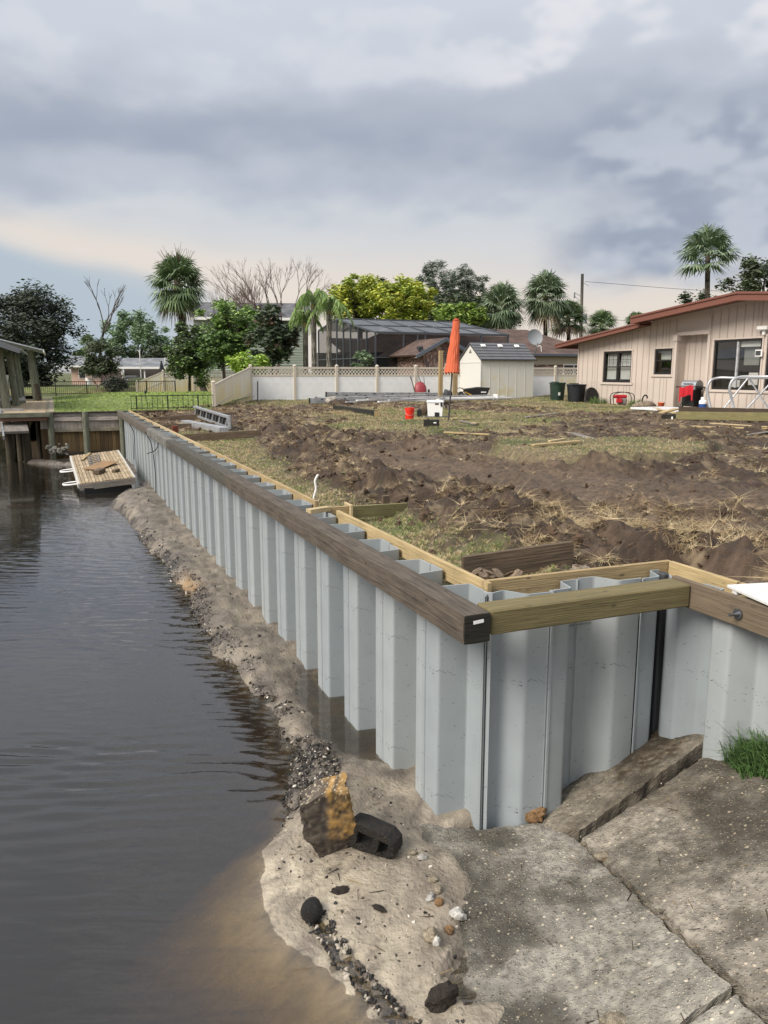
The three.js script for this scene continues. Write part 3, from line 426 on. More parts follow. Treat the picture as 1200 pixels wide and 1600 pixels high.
// ================================================================ THE SEAWALL
const seawall = thing('seawall', 'long grey corrugated vinyl sheet pile seawall capped with timber walers and form boards', 'seawall', W(0, 0, 0), TURN);   // local x = v, z = -u
const TOP = 1.475;
function sheetGeo(path, t = 0.011, y0 = -0.95, y1 = TOP) {           // path: [u, v] corners; rounded, with thickness
  const pts = []; path.forEach((p, i) => { const a = path[i - 1], b = path[i + 1]; if (!a || !b || p[2]) { pts.push([p[0], p[1]]); return; }
    const d1 = Math.hypot(a[0] - p[0], a[1] - p[1]), d2 = Math.hypot(b[0] - p[0], b[1] - p[1]), r = Math.min(0.022, d1 / 3, d2 / 3), A = [p[0] + ((a[0] - p[0]) / d1) * r, p[1] + ((a[1] - p[1]) / d1) * r], B = [p[0] + ((b[0] - p[0]) / d2) * r, p[1] + ((b[1] - p[1]) / d2) * r];
    for (let k = 0; k <= 3; k++) { const s = k / 3; pts.push([(1 - s) * (1 - s) * A[0] + 2 * s * (1 - s) * p[0] + s * s * B[0], (1 - s) * (1 - s) * A[1] + 2 * s * (1 - s) * p[1] + s * s * B[1]]); } });
  const L = [], R = []; pts.forEach((p, i) => { const a = pts[Math.max(0, i - 1)], b = pts[Math.min(pts.length - 1, i + 1)], dx = b[0] - a[0], dy = b[1] - a[1], l = Math.hypot(dx, dy); L.push([p[0] - (dy / l) * t / 2, p[1] + (dx / l) * t / 2]); R.push([p[0] + (dy / l) * t / 2, p[1] - (dx / l) * t / 2]); });
  const P = [], N = [], U = []; const q = (a, b, ya, yb, ua, ub) => { const A = V3(a[1], ya, -a[0]), B = V3(b[1], ya, -b[0]), C = V3(b[1], yb, -b[0]), D = V3(a[1], yb, -a[0]); for (const [v, uu, w] of [[A, ua, ya], [B, ub, ya], [C, ub, yb], [A, ua, ya], [C, ub, yb], [D, ua, yb]]) { P.push(v.x, v.y, v.z); U.push(uu, w); } };
  let s = path[0][0] * 1.37; for (let i = 1; i < pts.length; i++) { const l = Math.hypot(pts[i][0] - pts[i - 1][0], pts[i][1] - pts[i - 1][1]); q(L[i - 1], L[i], y0, y1, s, s + l); q(R[i], R[i - 1], y0, y1, s + l, s); s += l; }
  for (let i = 1; i < pts.length; i++) for (const v of [L[i - 1], L[i], R[i], L[i - 1], R[i], R[i - 1]]) { P.push(v[1], y1, -v[0]); U.push(v[0], v[1]); }
  for (const k of [0, pts.length - 1]) q(L[k], R[k], y0, y1, s, s + t);
  const g = new THREE.BufferGeometry(); g.setAttribute('position', new THREE.BufferAttribute(new Float32Array(P), 3)); g.setAttribute('uv', new THREE.BufferAttribute(new Float32Array(U), 2)); g.computeVertexNormals(); return toCreasedNormals(g, 0.7);
}
// one sheet of the long wall: from the lock in an outer face over the web to the lock in the inner face (turned = the mirrored one)
const OUT = 0.205, INN = 0.445, PITCHW = 0.835;
{
  const lock = (u, v, s) => [[u - 0.016, v, 1], [u - 0.012, v + s * 0.013, 1], [u - 0.002, v + s * 0.013, 1]];
  const rr = rng(41);
  const geoA = (u0) => sheetGeo([[u0 - 0.15 + 0.0, OUT + 0.006, 1], [u0 - 0.157, OUT - 0.006, 1], [u0 - 0.168, OUT - 0.006, 1], [u0 - 0.174, OUT + 0.004, 1], [u0 - 0.37, OUT], [u0 - 0.40, INN], [u0 - 0.60, INN]]);      // near half of the outer face, near web, half the inner face
  const geoB = (u0) => sheetGeo([[u0 - 0.142, OUT + 0.006, 1], [u0 - 0.13, OUT - 0.007, 1], [u0 - 0.118, OUT - 0.007, 1], [u0 - 0.112, OUT, 1], [u0, OUT], [u0 + 0.03, INN], [u0 + 0.232, INN], [u0 + 0.236, INN - 0.014, 1], [u0 + 0.246, INN - 0.014, 1]]);
  const gA = geoA(0), gB = geoB(0);
  for (let k = 0; k < 34; k++) {
    const u0 = 1.114 + PITCHW * k; if (u0 > 29.6) break;
    for (const g of [gB, gA]) { const w = part(seawall, 'sheet_pile', g, M.pile[Math.floor(rr() * 3)]); w.position.set((rr() - 0.5) * 0.006, (rr() - 0.5) * 0.02 - (k > 20 ? 0.02 : 0), -u0); }
  }
  // corner, short return and second return
  part(seawall, 'sheet_pile', sheetGeo([[0.50, INN, 1], [0.478, INN - 0.012, 1], [0.468, INN + 0.002, 1], [0.44, INN + 0.03, 1]], 0.02), M.pile[0]);
  part(seawall, 'sheet_pile', sheetGeo([[0.455, 0.425, 1], [0.47, 0.47], [0.50, 0.60], [0.345, 0.70], [0.335, 0.87], [0.33, 0.882, 1]], 0.012, -0.95, TOP - 0.01), M.pile[1]);
  part(seawall, 'sheet_pile', sheetGeo([[0.345, 0.888, 1], [0.325, 0.90, 1], [0.325, 0.912, 1], [0.335, 0.918, 1], [0.335, 1.062], [0.51, 1.095], [0.515, 1.24], [0.50, 1.25, 1]], 0.012), M.pile[0]);
  part(seawall, 'sheet_pile', sheetGeo([[0.515, 1.262, 1], [0.51, 1.40], [0.345, 1.50], [0.335, 1.69], [0.345, 1.70, 1]], 0.012, -0.95, TOP + 0.005), M.pile[2]);
  part(seawall, 'sheet_pile', sheetGeo([[0.325, 1.705, 1], [0.325, 1.716, 1], [0.337, 1.722, 1], [0.335, 1.875], [0.50, 1.93], [0.50, 2.02]], 0.012), M.pile[1]);
  for (const v of [0.425, 0.444]) part(seawall, 'joint_gap', plain(0.004, 2.3, 0.006, v, 0.3, -0.453), M.black, 'dark slot of the corner joint');
  part(seawall, 'corner_post', bx(0.07, 2.4, 0.07, 2.0, 0.27, -0.425, 0.012), M.darkGrey, 'dark grey corner post between two piles');
  part(seawall, 'sheet_pile', sheetGeo([[0.36, 2.0, 1], [0.30, 1.955], [0.16, 1.94], [0.04, 2.05], [-0.09, 2.06], [-0.105, 2.05, 1]], 0.012, -0.95, TOP - 0.005), M.pile[1]);
  part(seawall, 'sheet_pile', sheetGeo([[-0.10, 2.06, 1], [-0.115, 2.05, 1], [-0.13, 1.955], [-0.30, 1.945], [-0.40, 2.12], [-0.58, 2.12]], 0.012), M.pile[2]);
  part(seawall, 'sheet_pile', sheetGeo([[-0.58, 2.10, 1], [-0.76, 2.12], [-0.80, 1.95], [-1.15, 1.95], [-1.2, 2.12], [-1.5, 2.12]], 0.012), M.pile[0]);
  for (let k = 0; k < 4; k++) { const u = -1.51 - k * 0.83; part(seawall, 'sheet_pile', sheetGeo([[u, 2.12, 1], [u - 0.13, 2.12], [u - 0.17, 1.95], [u - 0.5, 1.95], [u - 0.54, 2.12], [u - 0.82, 2.12]], 0.012), M.pile[k % 3]); }
}
// walers: heavy timbers bolted along the outside; the top face greys, so each is a beam with its weathered top
function beam(parent, name, u0, u1, v0, v1, y0, y1, m, mTop, bow = 0) {
  const n = Math.max(2, Math.round(Math.abs(u1 - u0) / 0.5)), L = u1 - u0, g = [];
  const body = new THREE.BoxGeometry(v1 - v0, y1 - y0, L, 3, 3, n * 2), p = body.attributes.position;
  for (let i = 0; i < p.count; i++) { const z = p.getZ(i), s = z / L, ex = Math.abs(Math.abs(p.getX(i)) - (v1 - v0) / 2) < 1e-5 && Math.abs(Math.abs(p.getY(i)) - (y1 - y0) / 2) < 1e-5; p.setX(i, p.getX(i) * (ex ? 0.955 : 1) + bow * (0.25 - s * s) * 0.5 + (fbm(z * 2.2 + u0, p.getY(i) * 9, 401, 3) - 0.5) * 0.008); p.setY(i, p.getY(i) * (ex ? 0.965 : 1) + (fbm(z * 2 + u0 * 3, p.getX(i) * 9, 403, 3) - 0.5) * 0.009); }
  const geo = toCreasedNormals(boxUV(body, 'z'), 0.5); const o = part(parent, name, geo, m); o.position.set((v0 + v1) / 2, (y0 + y1) / 2, -(u0 + u1) / 2); return o;
}
{
  const joints = [[0.0, 7.43, 0, 0.01], [7.435, 13.9, 1, 0.02], [13.905, 17.9, 2, 0], [17.905, 29.2, 3, -0.05]];
  for (const [a, b, k, bow] of joints) {
    const w = beam(seawall, 'waler', a, b, 0.0, 0.195, 1.305, 1.5, M.waler[k], null, bow);
    if (k === 0) {
      part(w, 'end_grain', bx(0.186, 0.186, 0.006, 0, 0, 3.718, 0.004), M.tarred, 'black tarred end of the timber');
      const tg = part(w, 'tag', plain(0.074, 0.022, 0.003, 0.01, 0.045, 3.7225), M.whitePlastic, 'small white tag'); tg.rotation.z = 0.08;
    }
  }
  const w2 = part(seawall, 'waler', stick(V3(0.215, 1.415, -0.12), V3(1.86, 1.415, -0.10), 0.20, 0.165, 0.01), M.waler[4], 'new greenish treated timber on the short return');
  part(seawall, 'waler', stick(V3(1.885, 1.415, -0.20), V3(1.925, 1.395, 1.9), 0.045, 0.2, 0.004), M.waler[5], 'brown plank bolted along the second return');
  part(seawall, 'waler', stick(V3(1.926, 1.395, 1.91), V3(1.926, 1.395, 4.7), 0.045, 0.2, 0.004), M.waler[5]);
  part(seawall, 'form_board', stick(V3(2.165, 1.452, 0.16), V3(2.165, 1.452, 4.7), 0.038, 0.14, 0.003), M.lumberB);
  const bolt = part(seawall, 'bolt', [cyl(V3(1.86, 1.40, 0.42), V3(1.895, 1.40, 0.42), 0.036, 0.036, 14), cyl(V3(1.845, 1.40, 0.42), V3(1.862, 1.40, 0.42), 0.018, 0.018, 6), cyl(V3(1.79, 1.40, 0.42), V3(1.85, 1.40, 0.42), 0.010, 0.010, 8)], M.steel);
  // form boards behind the piles
  const fb = (a, b, m, h = 0.14, w = 0.038, name = 'form_board') => part(seawall, name, stick(a, b, w, h, 0.003), m);
  fb(V3(0.495, 1.455, -0.52), V3(0.49, 1.455, -3.72), M.lumber);
  fb(V3(0.475, 1.45, -4.42), V3(0.475, 1.45, -12.2), M.lumberB); fb(V3(0.475, 1.452, -12.21), V3(0.47, 1.45, -20.1), M.lumberPale); fb(V3(0.47, 1.45, -20.11), V3(0.47, 1.45, -28.6), M.lumber);
  fb(V3(0.475, 1.458, -0.585), V3(2.16, 1.458, -0.535), M.lumberB); fb(V3(2.145, 1.458, -0.51), V3(2.165, 1.452, 0.14), M.lumber);
  // splice where the form steps
  fb(V3(0.20, 1.508, -3.86), V3(0.46, 1.508, -3.95), M.lumberPale, 0.05, 0.09, 'splice_block');
  fb(V3(0.455, 1.45, -3.97), V3(0.70, 1.45, -3.96), M.lumberB, 0.14, 0.04, 'splice_board'); fb(V3(0.715, 1.455, -3.88), V3(0.725, 1.455, -4.12), M.lumberPale, 0.17, 0.028, 'splice_cleat');
  fb(V3(0.735, 1.44, -3.99), V3(1.52, 1.40, -4.16), M.treated, 0.14, 0.04, 'brace_board'); fb(V3(1.28, 1.30, -4.24), V3(1.28, 1.56, -4.24), M.lumberOld, 0.09, 0.05, 'stake');
  for (let k = 0; k < 9; k++) fb(V3(0.21, 1.478, -(11 + k * 1.9)), V3(0.46, 1.478, -(11.06 + k * 1.9)), M.greyBoard, 0.03, 0.05, 'cleat');
}
// white work board laid over the second return, and lumber beside it
solo('work_board', join([bx(0.62, 0.024, 1.15, 0, 0, 0, 0.004), bx(0.61, 0.03, 0.05, 0, -0.024, 0.5), bx(0.61, 0.03, 0.05, 0, -0.024, -0.5)]), mat('#d3d2ce', { map: rep(T.clean, 0.5, 0.5), roughness: 0.6 }), 'weathered white board lying on the brown waler plank', 'board', W(-0.86, 2.13, 1.535), TURN - 0.22);
solo('lumber_piece', stick(W(-0.2, 2.24, 1.50), W(0.0, 3.5, 1.47), 0.14, 0.04), M.lumberOld, 'brown plank lying behind the white board at the right edge', 'plank');
solo('lumber_block', stick(W(0.05, 2.72, 1.53), W(0.16, 3.5, 1.58), 0.09, 0.11), M.lumberOld, 'short brown timber end standing in the dirt above the white board', 'timber');

// ================================================================ FOREGROUND STONES
const rockMat = { mud: mat('#2f2820', { map: rep(T.mottle, 3, 3), bumpMap: rep(T.fineBump, 4, 4), bumpScale: 0.03, roughness: 0.6 }), black: mat('#1c1a17', { bumpMap: rep(T.fineBump, 6, 6), bumpScale: 0.02, roughness: 0.7 }), dark: mat('#3b3027', { map: rep(T.mottle, 3, 3), bumpMap: rep(T.fineBump, 5, 5), bumpScale: 0.015 }), pale: mat('#b5a78f', { map: rep(T.mottle, 4, 4), bumpMap: rep(T.fineBump, 8, 8), bumpScale: 0.01 }), white: mat('#cfcbc2', { map: rep(T.mottle, 5, 5) }), tan: mat('#8b6b47', { map: rep(T.mottle, 5, 5) }) };
const sandAt = (x, z) => { const [u, v] = toUV(x, z); return sandY(u, v); };
const onSand = (px, py) => { let y = -0.34, p; for (let i = 0; i < 8; i++) { p = gp(px, py, y); y = Math.max(sandAt(p.x, p.z), -0.6); } p.y = y; return p; };
{
  // upright broken concrete post with ochre lichen-coloured growth
  const p = onSand(520, 1322), H = 0.56;
  const g = mergeVertices(new THREE.BoxGeometry(0.33, H, 0.22, 34, 58, 22).deleteAttribute('normal').deleteAttribute('uv')), q = g.attributes.position, C = [];
  for (let i = 0; i < q.count; i++) {
    let x = q.getX(i), y = q.getY(i), z = q.getZ(i); const t = y / H + 0.5;
    const sh = 0.62 + 0.38 * smooth(0, 0.55, t); x *= sh; z *= lerp(0.7, 1, t);
    const n = fbm(x * 7 + y * 3 + 4, z * 7 - y * 6, 421, 4) - 0.5, n2 = fbm(x * 34 + z * 12, y * 34, 423, 3) - 0.5, k = 1 + n * 0.75 + n2 * 0.1; x *= k; z *= k;
    if (t > 0.9) y += n * 0.09 - 0.05 * smooth(-0.02, -0.14, x);
    const right = smooth(-0.02, 0.05, x + n * 0.12), up = smooth(0.30, 0.55, t + n * 0.4);
    let c = mix3([0.045, 0.036, 0.028], [0.10, 0.08, 0.06], clamp(0.5 + n2 * 3)); c = mix3(c, [0.31, 0.185, 0.06], right * up * (0.6 + n2 * 2 + n)); if (t > 0.9 && hash(i, 1, 5) > 0.9) c = mix3(c, [0.62, 0.52, 0.36], 0.7);
    C.push(...c); x -= (t - 0.05) * 0.05 - 0.05 * Math.max(0, t - 0.4) * 0; q.setXYZ(i, x, y + H / 2 - 0.08, z);
  }
  g.setAttribute('color', new THREE.BufferAttribute(new Float32Array(C), 3)); const gg = toCreasedNormals(g, 0.8);
  const m = solo('concrete_post_stump', gg, new THREE.MeshStandardMaterial({ vertexColors: true, roughness: 0.8 }), 'upright broken post stump, black with an ochre crusted right side', 'stump', V3(p.x, p.y, p.z), 0.25); m.rotation.z = 0.04;
  // cinder block lying against it
  const s = new THREE.Shape([[-0.17, -0.085], [0.15, -0.09], [0.19, -0.02], [0.17, 0.05], [0.11, 0.085], [-0.1, 0.09], [-0.17, 0.075]].map((a) => new THREE.Vector2(...a))); const h = (x0, x1) => new THREE.Path([[x0, -0.055], [x1, -0.055], [x1, 0.04], [x0, 0.045]].map((a) => new THREE.Vector2(...a))); s.holes.push(h(-0.10, 0.03), h(0.065, 0.14));
  const b0 = new THREE.ExtrudeGeometry(s, { depth: 0.17, bevelEnabled: true, bevelSize: 0.006, bevelThickness: 0.006, bevelSegments: 1 }), bp = b0.attributes.position; for (let i = 0; i < bp.count; i++) { const n = fbm(bp.getX(i) * 15 + 3, bp.getY(i) * 15 + bp.getZ(i) * 9, 431, 3) - 0.5; bp.setXYZ(i, bp.getX(i) * (1 + n * 0.2), bp.getY(i) * (1 + n * 0.2), bp.getZ(i) + n * 0.01); } b0.computeVertexNormals();
  const bp2 = onSand(597, 1316), bl = solo('cinder_block', boxUV(b0), rockMat.mud, 'dark broken cinder block leaning on the ochre stump', 'block', V3(bp2.x - 0.02, bp2.y + 0.07, bp2.z - 0.02), -0.42); bl.rotation.order = 'YXZ'; bl.rotation.z = -0.16; bl.rotation.x = -0.12;
  const st = (name, px, py, r, seed, m, label, sq = [1, 1, 1], f = 0.5, turn = 0, rough = 0.3, boxy = 0) => { const a = onSand(px, py); return solo(name, lump(r, seed, rough, 3, sq, boxy), m, label, 'stone', V3(a.x, a.y + r * sq[1] * f, a.z), turn, 'loose stones on the sand'); };
  st('stone', 487, 1436, 0.082, 7, rockMat.black, 'round black stone on the pale sand', [0.86, 1.0, 0.9], 0.7, 0.4, 0.12);
  st('stone', 690, 1566, 0.085, 12, rockMat.dark, 'angular dark brown stone at the bottom of the picture', [1.15, 0.7, 0.8], 0.55, 0.5, 0.4, 0.5);
  st('stone', 715, 1432, 0.045, 15, rockMat.white, 'white broken stone at the edge of the concrete slab', [1.1, 0.7, 0.9], 0.5, 0.2, 0.5, 0.4);
  st('stone', 660, 1342, 0.03, 16, rockMat.white, 'small white stone between cinder block and slab', [1.2, 0.7, 1], 0.4);
  st('stone', 645, 1334, 0.024, 17, rockMat.pale, 'tiny tan stone next to the small white one', [1.3, 0.7, 1], 0.4);
  st('stone', 676, 1376, 0.034, 18, rockMat.pale, 'pale tan stone, topmost of the small cluster', [1.1, 0.7, 1], 0.4);
  st('stone', 684, 1392, 0.036, 19, rockMat.pale, 'pale tan stone in the middle of the small cluster', [0.8, 0.8, 1.2], 0.4);
  st('stone', 673, 1405, 0.036, 20, rockMat.white, 'white and black stone, left in the small cluster', [1.2, 0.7, 0.7], 0.4, 0.9);
  st('stone', 686, 1412, 0.03, 21, rockMat.tan, 'reddish brown stone, lowest of the small cluster', [1, 0.8, 1], 0.4);
  st('stone', 674, 1466, 0.045, 22, rockMat.pale, 'knobbly pale stone above the white flake', [0.9, 0.9, 1.1], 0.45, 0, 0.5);
  st('stone', 682, 1476, 0.035, 23, rockMat.white, 'white flake leaning on the knobbly stone', [0.7, 1, 0.6], 0.5, 0.4, 0.4);
  st('stone', 702, 1455, 0.03, 24, rockMat.tan, 'brown round stone right of the knobbly pale one', [1, 0.8, 1], 0.4);
  st('stone', 532, 1392, 0.045, 25, rockMat.dark, 'flat brown stone right of the black one', [1.2, 0.4, 0.9], 0.3, 0.3, 0.5);
  st('stone', 592, 1420, 0.04, 26, rockMat.dark, 'dark stone half buried in the middle of the sand', [1.3, 0.4, 0.6], 0.25, -0.6, 0.4);
  const ss = (px, py, r, seed, m, label, sq, turn = 0) => { let y = 0, a; for (let i = 0; i < 6; i++) { a = gp(px, py, y); y = a.x < crackX(a.z) ? lowSlab(a.x, a.z) : slabPlane(a.x, a.z); } return solo('stone', lump(r, seed, 0.3, 3, sq, 0.3), m, label, 'stone', V3(a.x, y + r * sq[1] * 0.55, a.z), turn, 'loose stones on the concrete'); };
  ss(940, 1343, 0.042, 31, rockMat.pale, 'smooth pale stone sitting in the long crack', [1.1, 0.6, 0.8], 0.2);
  ss(912, 1318, 0.02, 32, rockMat.pale, 'pebble at the top end of the long crack', [1.1, 0.7, 0.8]);
  ss(1032, 1425, 0.014, 33, rockMat.pale, 'cream pebble halfway along the long crack', [1, 0.8, 1]);
  ss(960, 1598, 0.05, 34, rockMat.pale, 'flat pale stone at the bottom edge on the slab', [1.4, 0.4, 0.9]);
  const wp = W(0.05, 2.02); ss(1071, 1108, 0.03, 35, rockMat.white, 'small white stone on the tip of the tilted slab', [1.2, 0.7, 1]).position.y += 0.1;
  // rubble under the broken edge of the tilted slab
  const rub = [[1.12, -5.27, 0.075, rockMat.tan, 'ochre and white rubble lump at the foot of the grey piles'], [1.24, -5.47, 0.06, rockMat.pale, 'pale rubble lump wedged under the tilted slab'], [1.36, -5.68, 0.06, rockMat.dark, 'dark rubble lump behind the tilted slab'], [1.5, -5.74, 0.05, rockMat.dark, 'dark rubble lump higher up behind the tilted slab'], [1.2, -5.34, 0.05, rockMat.dark, 'brown rubble lump in the gap below the tilted slab']];
  rub.forEach(([x, z, r, m, l], i) => solo('rubble', lump(r, 51 + i, 0.45, 3, [1.2, 0.8, 1], 0.2), m, l, 'rubble', V3(x, slabPlane(x, z) + 0.1, z), i, 'rubble at the broken slab edge'));
}
// shell and stone debris in the muck along the water's edge (nobody could count it)
{
  const r = rng(71), mats = [], cols = [], flake = lump(1, 3, 0.5, 1, [1, 0.45, 0.8], 0.2), pal = ['#c9c3b8', '#1d1b19', '#2b2622', '#15130f', '#4d443b', '#a39a8c', '#211d1a', '#332c25'].map(col);
  for (let i = 0; i < 140000 && mats.length < 10000; i++) { const u = 0.9 + r() ** 1.6 * 12, v = polyline(WL, u) + (r() - 0.35) * 0.75; if (v > 0.15) continue; const m = muck(u, v); if (r() > m * 0.9) continue; const y = sandY(u, v); if (y < WATER - 0.03) continue; const p = W(u, v), s = 0.003 + r() ** 6 * 0.014; mats.push(MX(p.x, y + s * 0.2, p.z, r() * 3, r() * 6, r() * 3, s * (0.8 + r()), s * (0.3 + r() * 0.5), s)); cols.push(pal[r() < 0.07 ? 0 : r() < 0.08 ? 5 : 1 + Math.floor(r() * 4)]); }
  for (let i = 0; i < 900; i++) { const t = r(), u = 0.1 - t * 1.5, v = polyline([[-1.4, -0.72], [-0.9, -0.8], [-0.35, -0.93], [0.12, -0.98]], u) + (r() - 0.5) * 0.13, p = W(u, v), s = 0.005 + r() ** 3 * 0.02, y = sandY(u, v); if (y < WATER - 0.08) continue; mats.push(MX(p.x, y, p.z, r() * 3, r() * 6, r() * 3, s)); cols.push(pal[1 + Math.floor(r() * 6)]); }
  for (let i = 0; i < 900; i++) { const u = -1.3 + r() * 2.6, v = -1.1 + r() * 1.1, y = sandY(u, v); if (y < WATER + 0.01 || v > slabLeft(u)) continue; const p = W(u, v), s = 0.003 + r() ** 5 * 0.014; mats.push(MX(p.x, y, p.z, r() * 3, r() * 6, r() * 3, s)); cols.push(pal[Math.floor(r() * 8)]); }
  for (let i = 0; i < 160; i++) { const u = 4 + r() * 15, v = polyline(WL, u) + 0.1 + r() * 0.9; if (v > 0.15) continue; const p = W(u, v), y = sandY(u, v), s = 0.01 + r() ** 3 * 0.03; mats.push(MX(p.x, y, p.z, r() * 3, r() * 6, r() * 3, s)); cols.push(pal[1 + Math.floor(r() * 6)]); }
  stuff('shell_debris', flake, mat('#ffffff', { roughness: 0.6 }), mats, 'black muck, broken shells and pebbles along the waterline', 'debris', cols);
  // shell bits exposed on the concrete
  const m2 = [], c2 = []; for (let i = 0; i < 1500; i++) { const x = 0.5 + r() * 2.6, z = -5.3 + r() * 2.9; const low = x < crackX(z), y = low ? lowSlab(x, z) : slabPlane(x, z); if (fbm(x * 2.2, z * 2.2, 75, 4) < 0.47 || (low && sandAt(x, z) > y)) continue; if (z < -4.9 && x < 2.0) continue; const s = 0.002 + r() ** 4 * 0.006; m2.push(MX(x, y + 0.002, z, r() * 3, r() * 6, r() * 3, s * 1.2, s * 0.6, s)); c2.push(['#b9b09c', '#a2988a', '#857c6e', '#c4bcab'].map(col)[Math.floor(r() * 4)]); }
  stuff('exposed_shell', flake, mat('#ffffff', { roughness: 0.8 }), m2, 'pale shell chips standing out of the worn concrete', 'shell chips', c2);
}

{ // twigs, needles and dead leaves blown onto sand and concrete
  const r = rng(73), twig = cyl(V3(-0.5, 0, 0), V3(0.5, 0.06, 0.05), 0.035, 0.02, 5), mats = [], cols = [], pal = ['#4a3b2c', '#6b573f', '#2f261d', '#8a7452'].map(col);
  for (let i = 0; i < 420; i++) { const sandy = r() < 0.45; let x, y, z; if (sandy) { const u = r() < 0.5 ? -1.2 + r() * 2.4 : 1 + r() * 12, v = polyline(WL, u) + 0.08 + r() * 0.8; if (v > 0.15 || (u < 0.6 && v > slabLeft(u))) continue; const p = W(u, v); x = p.x; z = p.z; y = sandY(u, v); } else { x = 0.7 + r() * 2.2; z = -4.9 + r() * 2.4; y = x < crackX(z) ? lowSlab(x, z) : slabPlane(x, z); } const s = 0.02 + r() ** 3 * 0.09; mats.push(MX(x, y + 0.004, z, (r() - 0.5) * 0.3, r() * 6, (r() - 0.5) * 0.3, s, s * 0.9, s)); cols.push(pal[Math.floor(r() * 4)]); }
  for (let i = 0; i < 160; i++) { const t = r(), z = KZ + t * (MZ - KZ), x = crackX(z) + (r() - 0.5) * 0.05, s = 0.012 + r() ** 2 * 0.03; mats.push(MX(x, slabPlane(x, z) - 0.006, z, (r() - 0.5), r() * 6, (r() - 0.5), s, s * 2, s)); cols.push(pal[Math.floor(r() * 4)]); }
  stuff('twig_litter', twig, mat('#ffffff'), mats, 'thin twigs and dead plant bits scattered over sand and concrete', 'litter', cols);
}

// ================================================================ GRASS AND STRAW
function clump(n, seed, h, splay, wid, segs = 2) {
  const r = rng(seed), P = [];
  for (let i = 0; i < n; i++) {
    const a = r() * 6.283, L = h * (0.55 + r() * 0.7), s = splay * (0.3 + r()), w = wid * (0.7 + r() * 0.6), bx0 = (r() - 0.5) * h * 0.5, bz0 = (r() - 0.5) * h * 0.5, ca = Math.cos(a), sa = Math.sin(a); let prev = null;
    for (let k = 0; k <= segs; k++) { const t = k / segs, o = s * L * t * t, y = L * t * (1 - 0.35 * splay * t), ww = w * (1 - t * 0.92), q = [[bx0 + ca * o - sa * ww, y, bz0 + sa * o + ca * ww], [bx0 + ca * o + sa * ww, y, bz0 + sa * o - ca * ww]]; if (prev) P.push(...prev[0], ...prev[1], ...q[1], ...prev[0], ...q[1], ...q[0]); prev = q; }
  }
  const g = new THREE.BufferGeometry(); g.setAttribute('position', new THREE.BufferAttribute(new Float32Array(P), 3)); g.computeVertexNormals(); return g;
}
